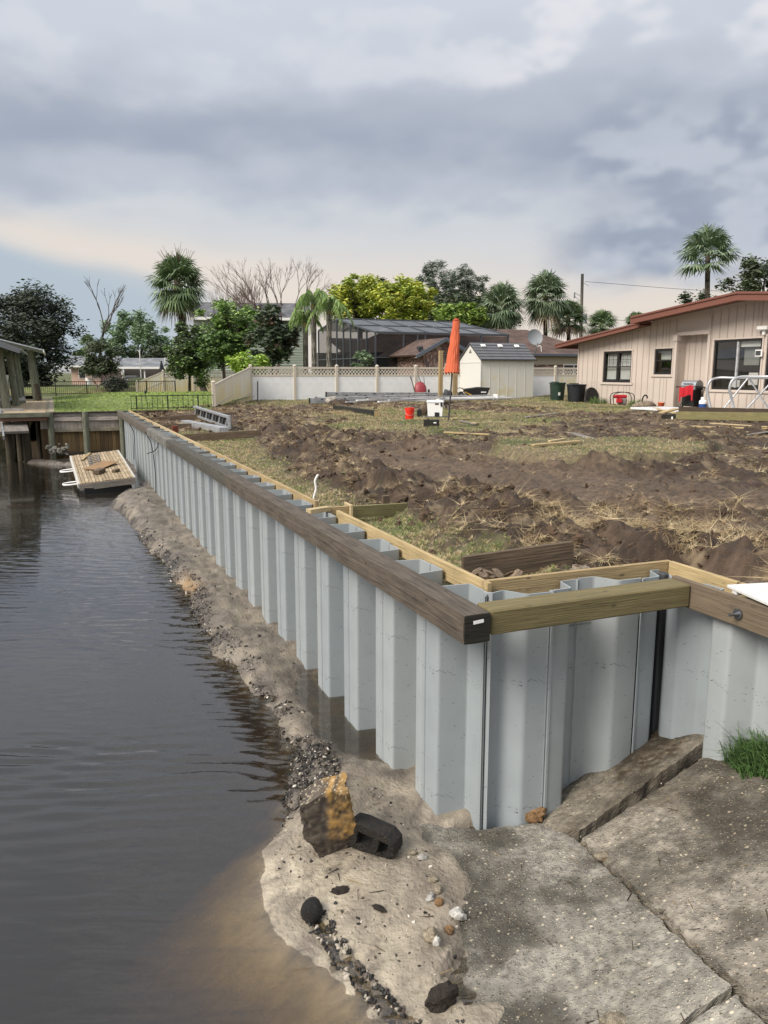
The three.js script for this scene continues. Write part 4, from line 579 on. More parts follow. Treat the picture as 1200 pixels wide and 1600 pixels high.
{
  const r = rng(81), blade = mat('#ffffff', { roughness: 0.9 }), green = ['#76824a', '#868f52', '#657540', '#95965e'].map(col), tan = ['#bba883', '#b09c77', '#cab994', '#9c8b68', '#ab9a75'].map(col), brown = ['#6e5a42', '#7c684c', '#937c5a', '#5c4a37', '#a9936d', '#877252'].map(col), pick = (a) => a[Math.floor(r() * a.length)].clone().multiplyScalar(0.8 + r() * 0.4);
  // living and dying turf
  let m = [], c = [];
  for (let i = 0; i < 400000 && m.length < 46000; i++) {
    const u = 0.6 + r() ** 2.1 * 40, v = 0.52 + r() ** 1.5 * 28, g = grassAt(u, v); if (r() > g * 0.95) continue; const p = W(u, v), s = (0.7 + r() * 0.6) * (1 + smooth(8, 25, u) * 0.7), lush = smooth(-0.02, 0.2, yn(u, v, 0.9, 239, 4)); m.push(MX(p.x, yardY(u, v) - 0.005, p.z, (r() - 0.5) * 0.5, r() * 6, (r() - 0.5) * 0.5, s)); c.push(r() < 0.35 + lush * 0.5 ? pick(green) : pick(tan));
  }
  stuff('turf_grass', clump(7, 83, 0.055, 1.1, 0.0022), blade, m, 'thin patchy grass, half green and half straw coloured', 'grass', c);
  // dead sod and roots torn up along the heaps
  m = []; c = [];
  for (let i = 0; i < 300000 && m.length < 30000; i++) {
    const u = -1 + r() ** 1.6 * 34, v = 0.55 + r() ** 1.15 * 22; if (u < 0.62 && v < 2.25) continue; const g = grassAt(u, v), tr = inTrench(u, v), cd = crestD(u, v), k = (yn(u, v, 1.7, 91, 4) + yn(u, v, 5, 93, 3) * 0.6); let pr = smooth(0.02, 0.22, k) * (1 - tr * 0.93) * (1 - g * 0.7) + 0.35 * Math.exp(-((cd / 0.5) ** 2)) * smooth(-0.05, 0.1, k) + 0.6 * Math.exp(-((ridgeD(u, v) / 0.5) ** 2)) * smooth(-0.08, 0.1, k); if (r() > pr) continue;
    const p = W(u, v), s = (0.6 + r() * 0.9) * (1 + smooth(10, 28, u) * 0.6); m.push(MX(p.x, yardY(u, v) - 0.01, p.z, (r() - 0.5) * 0.8, r() * 6, (r() - 0.5) * 0.8, s * 1.1, s * 0.5, s * 1.1)); c.push(r() < 0.5 ? pick(tan) : pick(brown));
  }
  for (let i = 0; i < 20000 && m.length < 34500; i++) { const u = -1.3 + r() * 5, v = 1.5 + r() * 3.2; if (u < 0.62 && v < 2.25) continue; const k = yn(u, v, 2.4, 97, 4) + yn(u, v, 7, 99, 3) * 0.5; if (r() > smooth(0.02, 0.2, k) * (1 - grassAt(u, v) * 0.8)) continue; const p = W(u, v), s = 0.6 + r() * 1.0; m.push(MX(p.x, yardY(u, v) - 0.012, p.z, (r() - 0.5) * 1.0, r() * 6, (r() - 0.5) * 1.0, s * 1.1, s * 0.55, s * 1.1)); c.push(r() < 0.5 ? pick(tan) : pick(brown)); }
  stuff('dead_sod', clump(13, 85, 0.075, 2.0, 0.0021, 3), blade, m, 'torn dry sod, straw and roots lying on the heaped soil', 'sod', c);
  // clods
  m = []; c = []; const clod = lump(1, 9, 0.9, 2, [1.2, 0.6, 0.85], 0.3);
  for (let i = 0; i < 200000 && m.length < 16000; i++) { const u = -1 + r() ** 1.9 * 34, v = 0.55 + r() ** 1.3 * 20; if (u < 0.62 && v < 2.25) continue; const g = grassAt(u, v), tr = inTrench(u, v); if (r() < g * 0.95 || r() < tr * 0.75 || r() > 0.3 + yn(u, v, 1.5, 95, 3) * 2) continue; const p = W(u, v), s = (0.004 + r() ** 7 * 0.04) * (1 + smooth(6, 25, u) * 0.8); m.push(MX(p.x, yardY(u, v) + s * 0.15, p.z, r() * 3, r() * 6, r() * 3, s)); c.push(new THREE.Color().setRGB(...mix3(SOIL.wet, SOIL.mid, r()))); }
  stuff('soil_clods', clod, mat('#ffffff', { roughness: 1 }), m, 'loose dark soil clods scattered over the dug yard', 'soil', c);
  // lush tuft at the right edge above the slab
  m = []; c = []; for (let i = 0; i < 1900; i++) { const a = r() * 6.283, q = Math.sqrt(r()), x = 2.95 + Math.cos(a) * q * 0.5 + (r() - 0.5) * 0.1, z = -4.92 + Math.sin(a) * q * 0.45, y = slabPlane(x, z) + 0.0; m.push(MX(x, y, z, (r() - 0.5) * 0.9, r() * 6, (r() - 0.5) * 0.9, 0.8 + r() * 0.9)); c.push(['#3a5624', '#46622c', '#304a1e', '#527036'].map(col)[Math.floor(r() * 4)].clone().multiplyScalar(0.7 + r() * 0.5)); }
  stuff('lush_grass', clump(8, 87, 0.12, 0.9, 0.004, 3), blade, m, 'lush dark green grass tuft on the slab at the right edge', 'grass', c);
  // neighbour's mown lawn, and straw on the near sod edges
  m = []; c = []; for (let i = 0; i < 9000; i++) { const u = 28.7 + r() ** 1.5 * 24, v = -2.3 + r() * 12; if (u < 37.3 && v > 4.2 + (u - 30.3) * 0.48) continue; const p = W(u, v); m.push(MX(p.x, 1.46 + 0.28 * smooth(0, 9, u - 28.6) * smooth(-3.5, 2, v) - 0.25 * smooth(46, 58, u), p.z, (r() - 0.5) * 0.4, r() * 6, (r() - 0.5) * 0.4, 1.3)); c.push(['#8ba150', '#97a95a', '#7c9248'].map(col)[Math.floor(r() * 3)]); }
  stuff('lawn_grass', clump(6, 89, 0.07, 0.9, 0.006, 1), blade, m, 'short bright green mown grass beyond the timber bulkhead', 'grass', c);
}

// ================================================================ TIMBER BULKHEAD, DOCKS, BOATHOUSES (left, beyond the long wall)
{
  const b = thing('timber_bulkhead', 'old timber bulkhead with greenish round piles and stained vertical boards below the lawn', 'bulkhead', W(28.5, 0, 0), TURN); const rr = rng(91);
  const pileG = (h, r) => { const g = new THREE.CylinderGeometry(r * 0.95, r, h, 12, 8), p = g.attributes.position; for (let i = 0; i < p.count; i++) { const n = 1 + (vnoise(p.getY(i) * 3, Math.atan2(p.getZ(i), p.getX(i)) * 2, 7) - 0.5) * 0.12; p.setX(i, p.getX(i) * n); p.setZ(i, p.getZ(i) * n); } g.computeVertexNormals(); return boxUV(g, 'y'); };
  for (const [x, l] of [[-2.46, 0], [-1.2, 0], [0.16, 0]]) part(b, 'pile', pileG(2.6, 0.12).translate(x, 0.2, 0.22), M.pilePost);
  for (let x = -2.75; x < 0.3; x += 0.152) { const k = Math.floor(rr() * 3), w = 0.146; part(b, 'lower_board', bx(w, 1.25, 0.04, x, 0.22, 0.0 + rr() * 0.008, 0.004), M.bulkWet[k]); part(b, 'upper_board', bx(w, 0.34, 0.04, x, 1.02, 0.0 + rr() * 0.008, 0.004), M.bulkDry[k % 2]); }
  for (const [x0, x1] of [[-2.34, -1.32], [-1.08, 0.04]]) { part(b, 'rail', bx(x1 - x0, 0.13, 0.1, (x0 + x1) / 2, 0.79, 0.1, 0.008), M.bulkRail); part(b, 'rail', bx(x1 - x0, 0.14, 0.1, (x0 + x1) / 2, -0.12, 0.1, 0.008), M.bulkDark); part(b, 'cap_board', bx(x1 - x0, 0.15, 0.05, (x0 + x1) / 2, 1.215, 0.1, 0.006), M.bulkDry[0]); part(b, 'cap_board', bx(x1 - x0, 0.15, 0.05, (x0 + x1) / 2, 1.37, 0.1, 0.006), M.greyBoard); }
  part(b, 'top_cap', bx(3.2, 0.04, 0.2, -1.2, 1.475, 0.06), M.lumberDark);
  // its continuation inland, seen over the new wall
  part(b, 'inland_cap', bx(4.0, 0.05, 0.12, 2.5, 1.475, 0.1), M.lumberDark); part(b, 'inland_board', bx(4.0, 0.22, 0.05, 2.5, 1.33, 0.12), M.lumberOld); part(b, 'inland_board', bx(4.0, 0.2, 0.05, 2.5, 1.11, 0.125), M.lumberOld);
  for (const [x, z, h] of [[1.55, 2.0, 1.58], [0.95, 1.4, 1.5]]) solo('cut_pile', pileG(0.75, 0.075), M.lumberDark, h > 1.55 ? 'taller dark cut-off pile behind the long wall' : 'shorter dark cut-off pile near the far wall end', 'pile', W(28.5 - z, x, h - 0.36), 0, 'cut-off piles behind the wall');
}
for (const [u0, v0, u1, v1, l] of [[23.4, 0.55, 22.9, 3.4, 'dark plank lying behind the far end of the long wall'], [15.4, 0.6, 15.1, 2.5, 'wide dark plank in the grass halfway along the wall'], [20.2, 0.62, 19.9, 2.3, 'dark plank in the dug soil under the aluminium channel']]) { const a = W(u0, v0), c = W(u1, v1); a.y = yardY(u0, v0) + 0.07; c.y = yardY(u1, v1) + 0.07; solo('old_plank', stick(a, c, 0.05, 0.24), M.lumberOld, l, 'plank', V3(0, 0, 0), 0, 'old planks behind the long wall'); }
{ const a = W(24.6, 0.62, 1.47); solo('stub_block', bx(0.16, 0.3, 0.16), mat('#8a4b33', { map: rep(T.mottle, 2, 2) }), 'short reddish post stub behind the form board', 'post', W(17.6, 0.72, 1.42), 0.4); }

{ // low black railing at the lawn edge
  const r = thing('metal_railing', 'low rusty black metal railing in front of the lawn', 'railing', W(29.1, 0.6, 1.5), TURN);
  part(r, 'top_rail', bx(3.35, 0.035, 0.035, 1.67, 0.56, 0), M.blackIron); part(r, 'bottom_rail', bx(3.35, 0.03, 0.03, 1.67, 0.06, 0), M.blackIron);
  for (let i = 0; i <= 16; i++) part(r, i % 6 === 1 ? 'post' : 'picket', plain(i % 6 === 1 ? 0.05 : 0.02, 0.56, i % 6 === 1 ? 0.05 : 0.02, 0.02 + i * 0.207, 0.28, 0.0), M.blackIron);
  const sp = W(29.0, 1.0, 0); solo('lawn_spike', [cyl(V3(0, 0, 0), V3(0, 0.3, 0), 0.015), cyl(V3(0, 0.3, 0), V3(0.05, 0.4, 0), 0.05, 0.06, 8)], M.black, 'small black garden light on a spike in the lawn', 'garden light', W(35, 1.8, 1.72));
  // far fence along the side canal
  const f = thing('iron_fence', 'thin black picket fence along the far edge of the lawn', 'fence', W(56.5, -4.2, 1.35), TURN);
  part(f, 'top_rail', plain(10.5, 0.05, 0.04, 5.2, 1.0, 0), M.blackIron); part(f, 'bottom_rail', plain(10.5, 0.05, 0.04, 5.2, 0.15, 0), M.blackIron);
  for (let i = 0; i <= 5; i++) part(f, 'post', plain(0.08, 1.1, 0.08, i * 2.09, 0.5, 0), M.blackIron);
  const pk = []; for (let x = 0.13; x < 10.4; x += 0.13) pk.push(plain(0.022, 1.0, 0.022, x, 0.52, 0)); const pm = part(f, 'pickets', pk, M.blackIron); pm.userData.kind = 'stuff';
}
{ // dock walkway with its boathouse
  const d = thing('boat_dock', 'weathered timber dock walkway on round piles beside the lawn', 'dock', W(28.3, -4.1, 0), TURN);
  part(d, 'front_beam', bx(1.75, 0.17, 0.08, 0.75, 1.42, 0.3), M.pilePost); part(d, 'front_stringer', bx(1.65, 0.13, 0.1, 0.72, 1.26, 0.22), mat('#6a4e3e')); part(d, 'edge_cap', bx(0.3, 0.1, 17, 1.66, 1.46, -9), mat('#b9ab90', { map: rep(T.mottle, 1, 1) }));
  for (let i = 0; i < 42; i++) part(d, 'deck_plank', bx(1.5, 0.04, 0.39, 0.75, 1.485, 0.14 - i * 0.4, 0.006), M.dockPlank[i % 3]);
  for (const [x, z, r] of [[0.15, 0.05, 0.14], [0.5, -1, 0.15], [0.75, -0.2, 0.15], [1.2, -1.6, 0.13], [0.15, -3.2, 0.14], [1.4, -0.4, 0.1]]) part(d, 'support_pile', log(V3(x, -1.5, z), V3(x, 1.4, z), r, r * 0.95, 12), M.bulkDark);
  const slope = thing('ramp', 'dark grey ramp slanting down from the dock to the floating platform', 'ramp', V3(0, 0, 0)); part(slope, 'deck', stick(at(8, 640, 30.6), at(15, 676, 28.4), 1.3, 0.1), M.greyBoard); part(slope, 'side_rail', stick(at(0, 640, 30.2), at(6, 684, 28.0), 0.06, 0.16), M.alu);
  const fl = thing('floating_platform', 'tan plank floating platform at the left edge of the picture', 'platform', W(26.6, -6.2, 0), TURN); for (let i = 0; i < 12; i++) part(fl, 'plank', bx(2.6, 0.05, 0.14, 0.5, -0.02, 0.75 - i * 0.15), M.dockPlank[i % 3]); part(fl, 'float', bx(2.5, 0.34, 1.7, 0.5, -0.22, 0), M.darkGrey); part(fl, 'edge_board', bx(2.6, 0.12, 0.04, 0.5, -0.08, 0.85), M.greyBoard);
  const roofM = mat('#9b9fa3', { map: rep(T.seams, 1, 1), metalness: 0.3, roughness: 0.5 }), roofL = mat('#c3c7cc', { map: rep(T.seams, 1, 1), metalness: 0.2, roughness: 0.5 });
  const h = thing('boathouse', 'near boathouse with grey metal gable roof on greenish round posts', 'boathouse', W(30.2, -6.6, 0), TURN);
  for (const [x, z, r] of [[2.55, -0.7, 0.16], [2.75, -4.5, 0.15], [2.84, -6.6, 0.14], [2.92, -8.2, 0.13]]) part(h, 'post', log(V3(x, 1.45, z), V3(x - 0.14, 3.85, z), r, r * 0.9), M.pilePost);
  for (const z of [-0.6, -7.6]) part(h, 'post', log(V3(-2.5, -1, z), V3(-2.4, 3.85, z), 0.16, 0.15, 10), M.pilePost);
  part(h, 'eave_beam', bx(0.14, 0.26, 8.2, 2.38, 3.9, -4), M.pilePostB); part(h, 'tie_beam', bx(5.0, 0.26, 0.1, 0, 3.9, -0.4), mat('#7a4a35', { map: rep(T.woodOld, 0.5, 2) })); part(h, 'rake_board', stick(V3(0, 5.02, 0.42), V3(3.25, 3.82, 0.42), 0.05, 0.2), M.steel);
  part(h, 'roof_slope', stick(V3(-0.02, 5.08, -4), V3(3.3, 3.87, -4), 8.8, 0.04), roofM); part(h, 'roof_slope', stick(V3(0.02, 5.08, -4), V3(-3.3, 3.87, -4), 8.8, 0.04), roofM);
  const h2 = thing('boathouse', 'farther boathouse with pale metal roof behind the first one', 'boathouse', W(41.0, -6.1, 0), TURN);
  for (const z of [-0.9, -6.4]) part(h2, 'post', log(V3(3.02, 1.0, z), V3(2.8, 4.15, z), 0.19, 0.16, 12), z > -2 ? M.pilePost : M.pilePostB); part(h2, 'brace', cyl(V3(3.12, 1.4, -0.6), V3(3.0, 2.4, -0.6), 0.12, 0.1, 8), M.bulkDark); part(h2, 'pipe_post', cyl(V3(1.35, 1.0, -0.6), V3(1.35, 4.2, -0.6), 0.05), M.white); part(h2, 'short_pile', bx(0.7, 1.6, 0.5, 1.35, 1.7, -0.2, 0.05), M.pilePostB);
  part(h2, 'roof_slope', stick(V3(0, 5.05, -3.8), V3(3.5, 4.15, -3.8), 8, 0.05), roofL); part(h2, 'roof_slope', stick(V3(0, 5.05, -3.8), V3(-3.5, 4.15, -3.8), 8, 0.05), roofL); part(h2, 'eave_board', bx(0.06, 0.14, 8, 3.5, 4.1, -3.8), M.white);
  // boat on its lift
  const bo = thing('motor_boat', 'white motor boat with a blue side on a lift under the boathouse', 'boat', at(-14, 622, 34.5), TURN + 0.05);
  const hs = new THREE.Shape([[-0.15, 0], [0.15, 0], [0.95, 0.45], [1.08, 1.0], [-1.08, 1.0], [-0.95, 0.45]].map((q) => new THREE.Vector2(...q))), hg = new THREE.ExtrudeGeometry(hs, { depth: 5.2, steps: 12, bevelEnabled: false }), hp = hg.attributes.position; for (let i = 0; i < hp.count; i++) { const t = 1 - hp.getZ(i) / 5.2, k = t < 0.35 ? 0.15 + 0.85 * Math.sqrt(t / 0.35) : 1; hp.setX(i, hp.getX(i) * k); if (t < .35) hp.setY(i, hp.getY(i) + (0.35 - t) * (1 - hp.getY(i)) * 1.2); } hg.computeVertexNormals();
  part(bo, 'hull', hg.translate(0, 0, -4.4), M.whitePlastic); part(bo, 'side_stripe', [bx(0.02, 0.3, 3.0, 1.07, 0.72, -2.6), bx(2.1, 0.3, 0.02, 0, 0.72, -4.41)], mat('#3f78ad', { roughness: 0.4 })); part(bo, 'console', bx(0.8, 0.7, 0.6, 0, 1.3, -2.4, 0.05), M.whitePlastic); part(bo, 'seat', bx(1.3, 0.35, 0.5, 0, 1.15, -3.5, 0.05), mat('#8fb3d0')); part(bo, 'engine', [bx(0.45, 0.7, 0.5, 0.3, 1.25, -4.7, 0.08), bx(0.2, 0.9, 0.25, 0.3, 0.5, -4.7, 0.04)], M.darkGrey);
  part(bo, 'lift_beam', [bx(2.8, 0.12, 0.14, 0, -0.1, -0.9), bx(2.8, 0.12, 0.14, 0, -0.1, -3.6)], M.galv);
}
{ // wrecked floating dock section at the far end
  const A = at(123, 757, 21.6), B = at(210, 746, 22.1), C = at(184, 704, 26.0), D = at(110, 713, 25.6);
  const dk = thing('wrecked_dock', 'tilted plank dock section stranded in the shallows at the far wall end', 'dock'); const rr = rng(93), n = 16, L = (p, q, t) => p.clone().lerp(q, t);
  const up = V3().subVectors(B, A).cross(V3().subVectors(D, A)).normalize(); if (up.y < 0) up.negate();
  for (let i = 0; i < n; i++) { const t = (i + 0.5) / n, a = L(A, B, t), d = L(D, C, t), X = V3().subVectors(d, a), len = X.length() - 0.03 + (rr() - 0.5) * 0.03; X.normalize(); const g = chamfer(len, 0.035, A.distanceTo(B) / n - 0.012, 0.004), Z = V3().crossVectors(X, up).normalize(); g.applyMatrix4(new THREE.Matrix4().makeBasis(X, up, Z).setPosition(L(a, d, 0.5).addScaledVector(up, (rr() - 0.5) * 0.012))); part(dk, 'deck_plank', g, M.dockPlank[Math.floor(rr() * 3)]); }
  const lo = (p, k = 0.1) => p.clone().addScaledVector(up, -k); part(dk, 'front_fascia', stick(lo(A), lo(B), 0.05, 0.18), M.greyBoard); part(dk, 'back_fascia', stick(lo(D), lo(C), 0.05, 0.16), M.greyBoard); part(dk, 'side_rail', stick(lo(A, 0.05), lo(D, 0.05), 0.06, 0.14), M.cloth, 'pale edge strip'); part(dk, 'side_rail', stick(lo(B, 0.05), lo(C, 0.05), 0.06, 0.14), M.cloth, 'pale edge strip'); part(dk, 'float', [stick(lo(L(A, B, 0.5), 0.32), lo(L(D, C, 0.5), 0.32), 1.3, 0.28)], M.black);
  for (const t of [0.12, 0.55]) { const o = L(A, D, t), out = V3().subVectors(A, B).normalize(), al = V3().subVectors(D, A).normalize(); const q = (x, y) => lo(o, 0.1).addScaledVector(out, x).addScaledVector(al, y); part(dk, 'dock_loop', tube([q(-0.05, 0), q(0.2, 0), q(0.36, 0.05), q(0.4, 0.16), q(0.36, 0.28), q(0.2, 0.32), q(-0.05, 0.32)], 0.026, 8, 24), M.white, 'white tubular loop'); }
  const P = (s, t, k = 0.03) => L(L(A, B, s), L(D, C, s), t).addScaledVector(up, k);
  const pl = thing('broken_pallet', 'grey broken slat pallet lying on the tilted dock', 'pallet'); for (let i = 0; i < 6; i++) part(pl, 'slat', stick(P(0.30 + i * 0.004, 0.5 + i * 0.062, 0.07), P(0.52, 0.53 + i * 0.062, 0.07), 0.07, 0.025), M.greyBoard); part(pl, 'runner', stick(P(0.33, 0.48, 0.04), P(0.36, 0.86, 0.04), 0.05, 0.05), M.greyBoard); part(pl, 'runner', stick(P(0.5, 0.48, 0.04), P(0.55, 0.92, 0.04), 0.05, 0.06), M.greyBoard);
  solo('plywood_sheet', stick(P(0.3, 0.36, 0.06), P(0.72, 0.52, 0.09), 0.62, 0.02), mat('#a18568', { map: rep(T.woodNew, 0.5, 2) }), 'orange brown plywood piece on the tilted dock', 'plywood');
  solo('wood_scrap', stick(P(0.36, 0.2, 0.09), P(0.50, 0.27, 0.09), 0.2, 0.12), M.lumberOld, 'brown wood block at the edge of the plywood on the dock', 'wood block'); solo('wood_scrap', stick(P(0.68, 0.2, 0.06), P(0.78, 0.24, 0.06), 0.14, 0.08), M.lumberOld, 'small wood block near the right side of the dock', 'wood block'); solo('wood_scrap', stick(P(0.2, 0.75, 0.05), P(0.4, 0.97, 0.05), 0.1, 0.04), M.lumberB, 'tan board across the far left corner of the dock', 'board');
  const oy = thing('oyster_clump', 'pale oyster clump growing at the foot of the left bulkhead pile', 'oysters', at(92, 710, 29.2)); const g = []; for (let i = 0; i < 46; i++) g.push(lump(0.05 + rr() * 0.06, i + 3, 0.5, 1, [1, 0.5, 0.8]).rotateX(rr() * 3).rotateY(rr() * 6).translate((rr() - 0.5) * 0.75, (rr() - 0.3) * 0.5 * rr() + 0.1, (rr() - 0.5) * 0.3)); const oo = part(oy, 'shells', g, mat('#8f8b80', { map: rep(T.mottle, 5, 5) })); oo.userData.kind = 'stuff';
}
{ // cables hanging on the long wall
  const c = (u, pts, label) => solo('hanging_cable', tube(pts.map(([du, v, y]) => W(u + du, v, y)), 0.012, 5, 30), M.black, label, 'cable', V3(0, 0, 0), 0, 'cables hanging on the long wall');
  c(17.9, [[0, -0.03, 1.4], [0.05, 0.1, 1.1], [0.02, 0.16, 0.6], [0, 0.17, 0], [0.05, 0.16, -0.3]], 'straight black cable hanging from the waler joint'); c(17.9, [[0, -0.02, 0.8], [-0.5, 0.16, 0.95], [-0.9, 0.17, 1.2], [-1.0, -0.02, 1.36]], 'black cable curving up to the waler right of the straight one'); c(23.5, [[0, 0, 1.35], [0.1, 0.16, 1.0], [0.4, 0.17, 0.4], [0.6, 0.17, 0.0]], 'black cable hanging near the far end of the wall');
}

// ================================================================ YARD THINGS
const G = (px, py, dy = 0) => { const p = onYard(px, py); p.y += dy; return p; };
{ // closed patio umbrella
  const p = G(700, 658), top = at(713, 500, 25.4), u = thing('patio_umbrella', 'closed orange patio umbrella on a black pole stuck in the yard', 'umbrella', p), t = top.clone().sub(p), L = (k) => t.clone().multiplyScalar(k);
  part(u, 'pole', cyl(V3(0, -0.2, 0), L(0.985), 0.026, 0.024, 10), M.black);
  const n = 48, R = 26, P = [], I = []; for (let j = 0; j <= R; j++) { const k = j / R, c = L(lerp(0.462, 1.0, k)), r0 = k < 0.2 ? lerp(0.235, 0.185, k / 0.2) : lerp(0.185, 0.09, (k - 0.2) / 0.8); for (let i = 0; i <= n; i++) { const a = (i / n) * 6.2832, fold = (Math.abs(Math.sin(a * 8 + Math.sin(k * 7) * 0.25)) - 0.5) * 0.04 * (k > 0.97 ? 0.2 : 1) + (vnoise(a * 3, k * 9, 6) - 0.5) * 0.035; const r = Math.max(0.05, r0 + fold), hem = j === 0 ? Math.abs(Math.sin(a * 8)) * 0.07 : 0; P.push(c.x + Math.cos(a) * r, c.y + hem, c.z + Math.sin(a) * r * 0.9); } }
  for (let j = 0; j < R; j++) for (let i = 0; i < n; i++) { const a = j * (n + 1) + i; I.push(a, a + 1, a + n + 2, a, a + n + 2, a + n + 1); }
  const g = new THREE.BufferGeometry(); g.setAttribute('position', new THREE.BufferAttribute(new Float32Array(P), 3)); g.setIndex(I); g.computeVertexNormals(); part(u, 'canopy', g, mat('#c05f3e', { roughness: 0.9 })); part(u, 'top_cap', cyl(L(0.985), L(1.008), 0.1, 0.08, 16), mat('#a4482c')); 
}
{ const p = G(640, 656), b = thing('bucket', 'bright red plastic bucket in the yard left of the cooler', 'bucket', p); part(b, 'body', new THREE.LatheGeometry([[0.001, 0], [0.13, 0], [0.135, 0.02], [0.152, 0.30], [0.163, 0.30], [0.163, 0.325], [0.155, 0.325], [0.158, 0.36], [0.17, 0.37], [0.17, 0.385], [0.148, 0.385], [0.13, 0.04], [0.001, 0.03]].map((q) => new THREE.Vector2(...q)), 28), mat('#e2341f', { roughness: 0.35 })); part(b, 'handle', tube([V3(-0.165, 0.32, 0), V3(-0.13, 0.2, 0.12), V3(0, 0.14, 0.17), V3(0.13, 0.2, 0.12), V3(0.165, 0.32, 0)], 0.005, 6, 24), M.galv); }
{ const p = G(680, 652), c = thing('cooler', 'white hard cooler with black latches standing on a board', 'cooler', p, -0.12);
  part(c, 'base_board', bx(0.95, 0.04, 0.5, -0.02, 0.02, 0), M.darkGrey);
  const bod = new THREE.BoxGeometry(0.56, 0.46, 0.42, 1, 1, 1), q = bod.attributes.position; for (let i = 0; i < q.count; i++) if (q.getY(i) < 0) { q.setX(i, q.getX(i) * 0.88); q.setZ(i, q.getZ(i) * 0.9); } bod.computeVertexNormals(); part(c, 'body', boxUV(bod).translate(0, 0.28, 0), M.whitePlastic); part(c, 'lid', bx(0.6, 0.09, 0.46, 0, 0.55, 0, 0.03), M.whitePlastic); part(c, 'latch', bx(0.06, 0.15, 0.03, 0.22, 0.47, 0.225), M.black); part(c, 'badge', bx(0.13, 0.05, 0.012, 0.06, 0.48, 0.214), M.darkGrey); part(c, 'drain_plate', bx(0.16, 0.14, 0.03, 0.07, 0.12, 0.2), M.black, 'black drain plate'); part(c, 'handle', [tube([V3(0.3, 0.5, -0.12), V3(0.38, 0.42, -0.1), V3(0.38, 0.36, 0.1), V3(0.3, 0.5, 0.12)], 0.018, 6, 20)], M.darkGrey); part(c, 'lid_bump', new THREE.SphereGeometry(0.1, 12, 8).scale(1, 0.7, 1).translate(0.1, 0.59, -0.05), M.cloth);
  solo('wood_stump', lump(0.2, 61, 0.3, 2, [0.8, 1.1, 0.8], 0.4), M.lumberOld, 'brown wood stump next to the white cooler', 'stump', G(661, 650, 0.2)); solo('small_motor', [bx(0.16, 0.3, 0.2, 0, 0.16, 0, 0.05), cyl(V3(0, 0.12, 0.1), V3(0, 0.12, 0.16), 0.09, 0.09, 12)], M.black, 'small black tool between stump and bucket', 'tool', G(655, 652)); }
part(solo('timber_block', [bx(0.42, 0.22, 0.2, 0, 0.11, 0, 0.008)], M.tarred, 'short black timber block in the grass in front of the cooler', 'timber', G(674, 668), -0.25), 'tag', plain(0.08, 0.03, 0.004, 0.12, 0.14, 0.102), M.whitePlastic);
function board(name, a, b, w, h, m, label, cat = 'board') { return solo(name, stick(a, b, w, h), m, label, cat, V3(0, 0, 0), 0, 'boards lying in the yard'); }
{ const A = G(524, 640, 0.1), B = G(589, 651, 0.1), bm = board('timber_beam', A, B, 0.2, 0.2, M.tarred, 'dark square timber beam half buried near the aluminium rails', 'timber'); part(bm, 'cut_end', stick(B, B.clone().addScaledVector(B.clone().sub(A).normalize(), 0.01), 0.19, 0.19), M.lumber, 'fresh cut yellow end'); }
board('plank', G(505, 646, 0.06), G(535, 645, 0.06), 0.12, 0.04, M.lumberB, 'short tan board left of the dark beam'); board('plank', G(694, 677, 0.06), G(765, 676, 0.05), 0.1, 0.04, M.lumber, 'long yellow board in the grass in front of the umbrella'); board('plank', G(706, 657, 0.04), G(760, 655, 0.03), 0.08, 0.03, M.lumberPale, 'thin pale board behind the umbrella pole'); board('plank', G(718, 659, 0.03), G(742, 664, 0.03), 0.1, 0.03, M.greyBoard, 'grey board crossing the grass right of the umbrella'); board('plank', G(738, 663, 0.04), G(746, 664, 0.04), 0.16, 0.05, M.lumber, 'short tan board end right of the umbrella');
board('plank', G(832, 699, 0.05), G(905, 693, 0.04), 0.12, 0.04, M.lumber, 'yellow board on the grass island'); board('plank', G(858, 695, 0.08), G(882, 692, 0.08), 0.08, 0.04, M.lumberPale, 'short pale board resting on the yellow one'); board('plank', G(1058, 667, 0.03), G(1200, 671, 0.03), 0.1, 0.04, M.lumber, 'yellow board on the ground in front of the deck frame'); board('plank', G(1110, 668, 0.08), G(1200, 672, 0.07), 0.12, 0.03, M.lumberPale, 'pale board lying across the yellow one by the deck frame'); board('plank', G(1168, 679, 0.03), G(1215, 681, 0.03), 0.1, 0.03, M.greyBoard, 'grey board at the right edge in the dirt'); board('plank', G(890, 681, 0.02), G(935, 687, 0.02), 0.2, 0.03, M.greyBoard, 'flat grey board in the soil beyond the island'); board('plank', G(820, 652, 0.02), G(870, 649, 0.02), 0.2, 0.03, M.greyBoard, 'long flat grey board in the far soil');
{ const a = gp(722, 904, 1.36), b = gp(894, 880, 1.40); a.y = 1.42; b.y = 1.47; solo('edge_board', stick(a, b, 0.04, 0.25), M.lumberOld, 'wide brown board set on edge in the dirt behind the corner', 'board'); }
{ const p = gp(908, 892, 1.42); solo('stone', lump(0.075, 81, 0.3, 3, [1.2, 0.7, 1]), rockMat.pale, 'pale stone behind the form board of the short return', 'stone', p); const q = gp(790, 905, 1.4); const g = []; const rr = rng(97); for (let i = 0; i < 26; i++) g.push(lump(0.03 + rr() * 0.02, i, 0.5, 1, [1.6, 0.35, 0.9]).rotateZ(rr() * 1.5 - 0.7).rotateY(rr() * 6).translate((rr() - 0.5) * 0.36, rr() * 0.1, (rr() - 0.5) * 0.16)); const m = solo('leaf_litter', g, mat('#8a7762', { map: rep(T.mottle, 6, 6) }), 'heap of dead brown leaves inside the corner of the forms', 'leaves', W(0.98, 0.86, 1.37)); m.userData.kind = 'stuff'; }
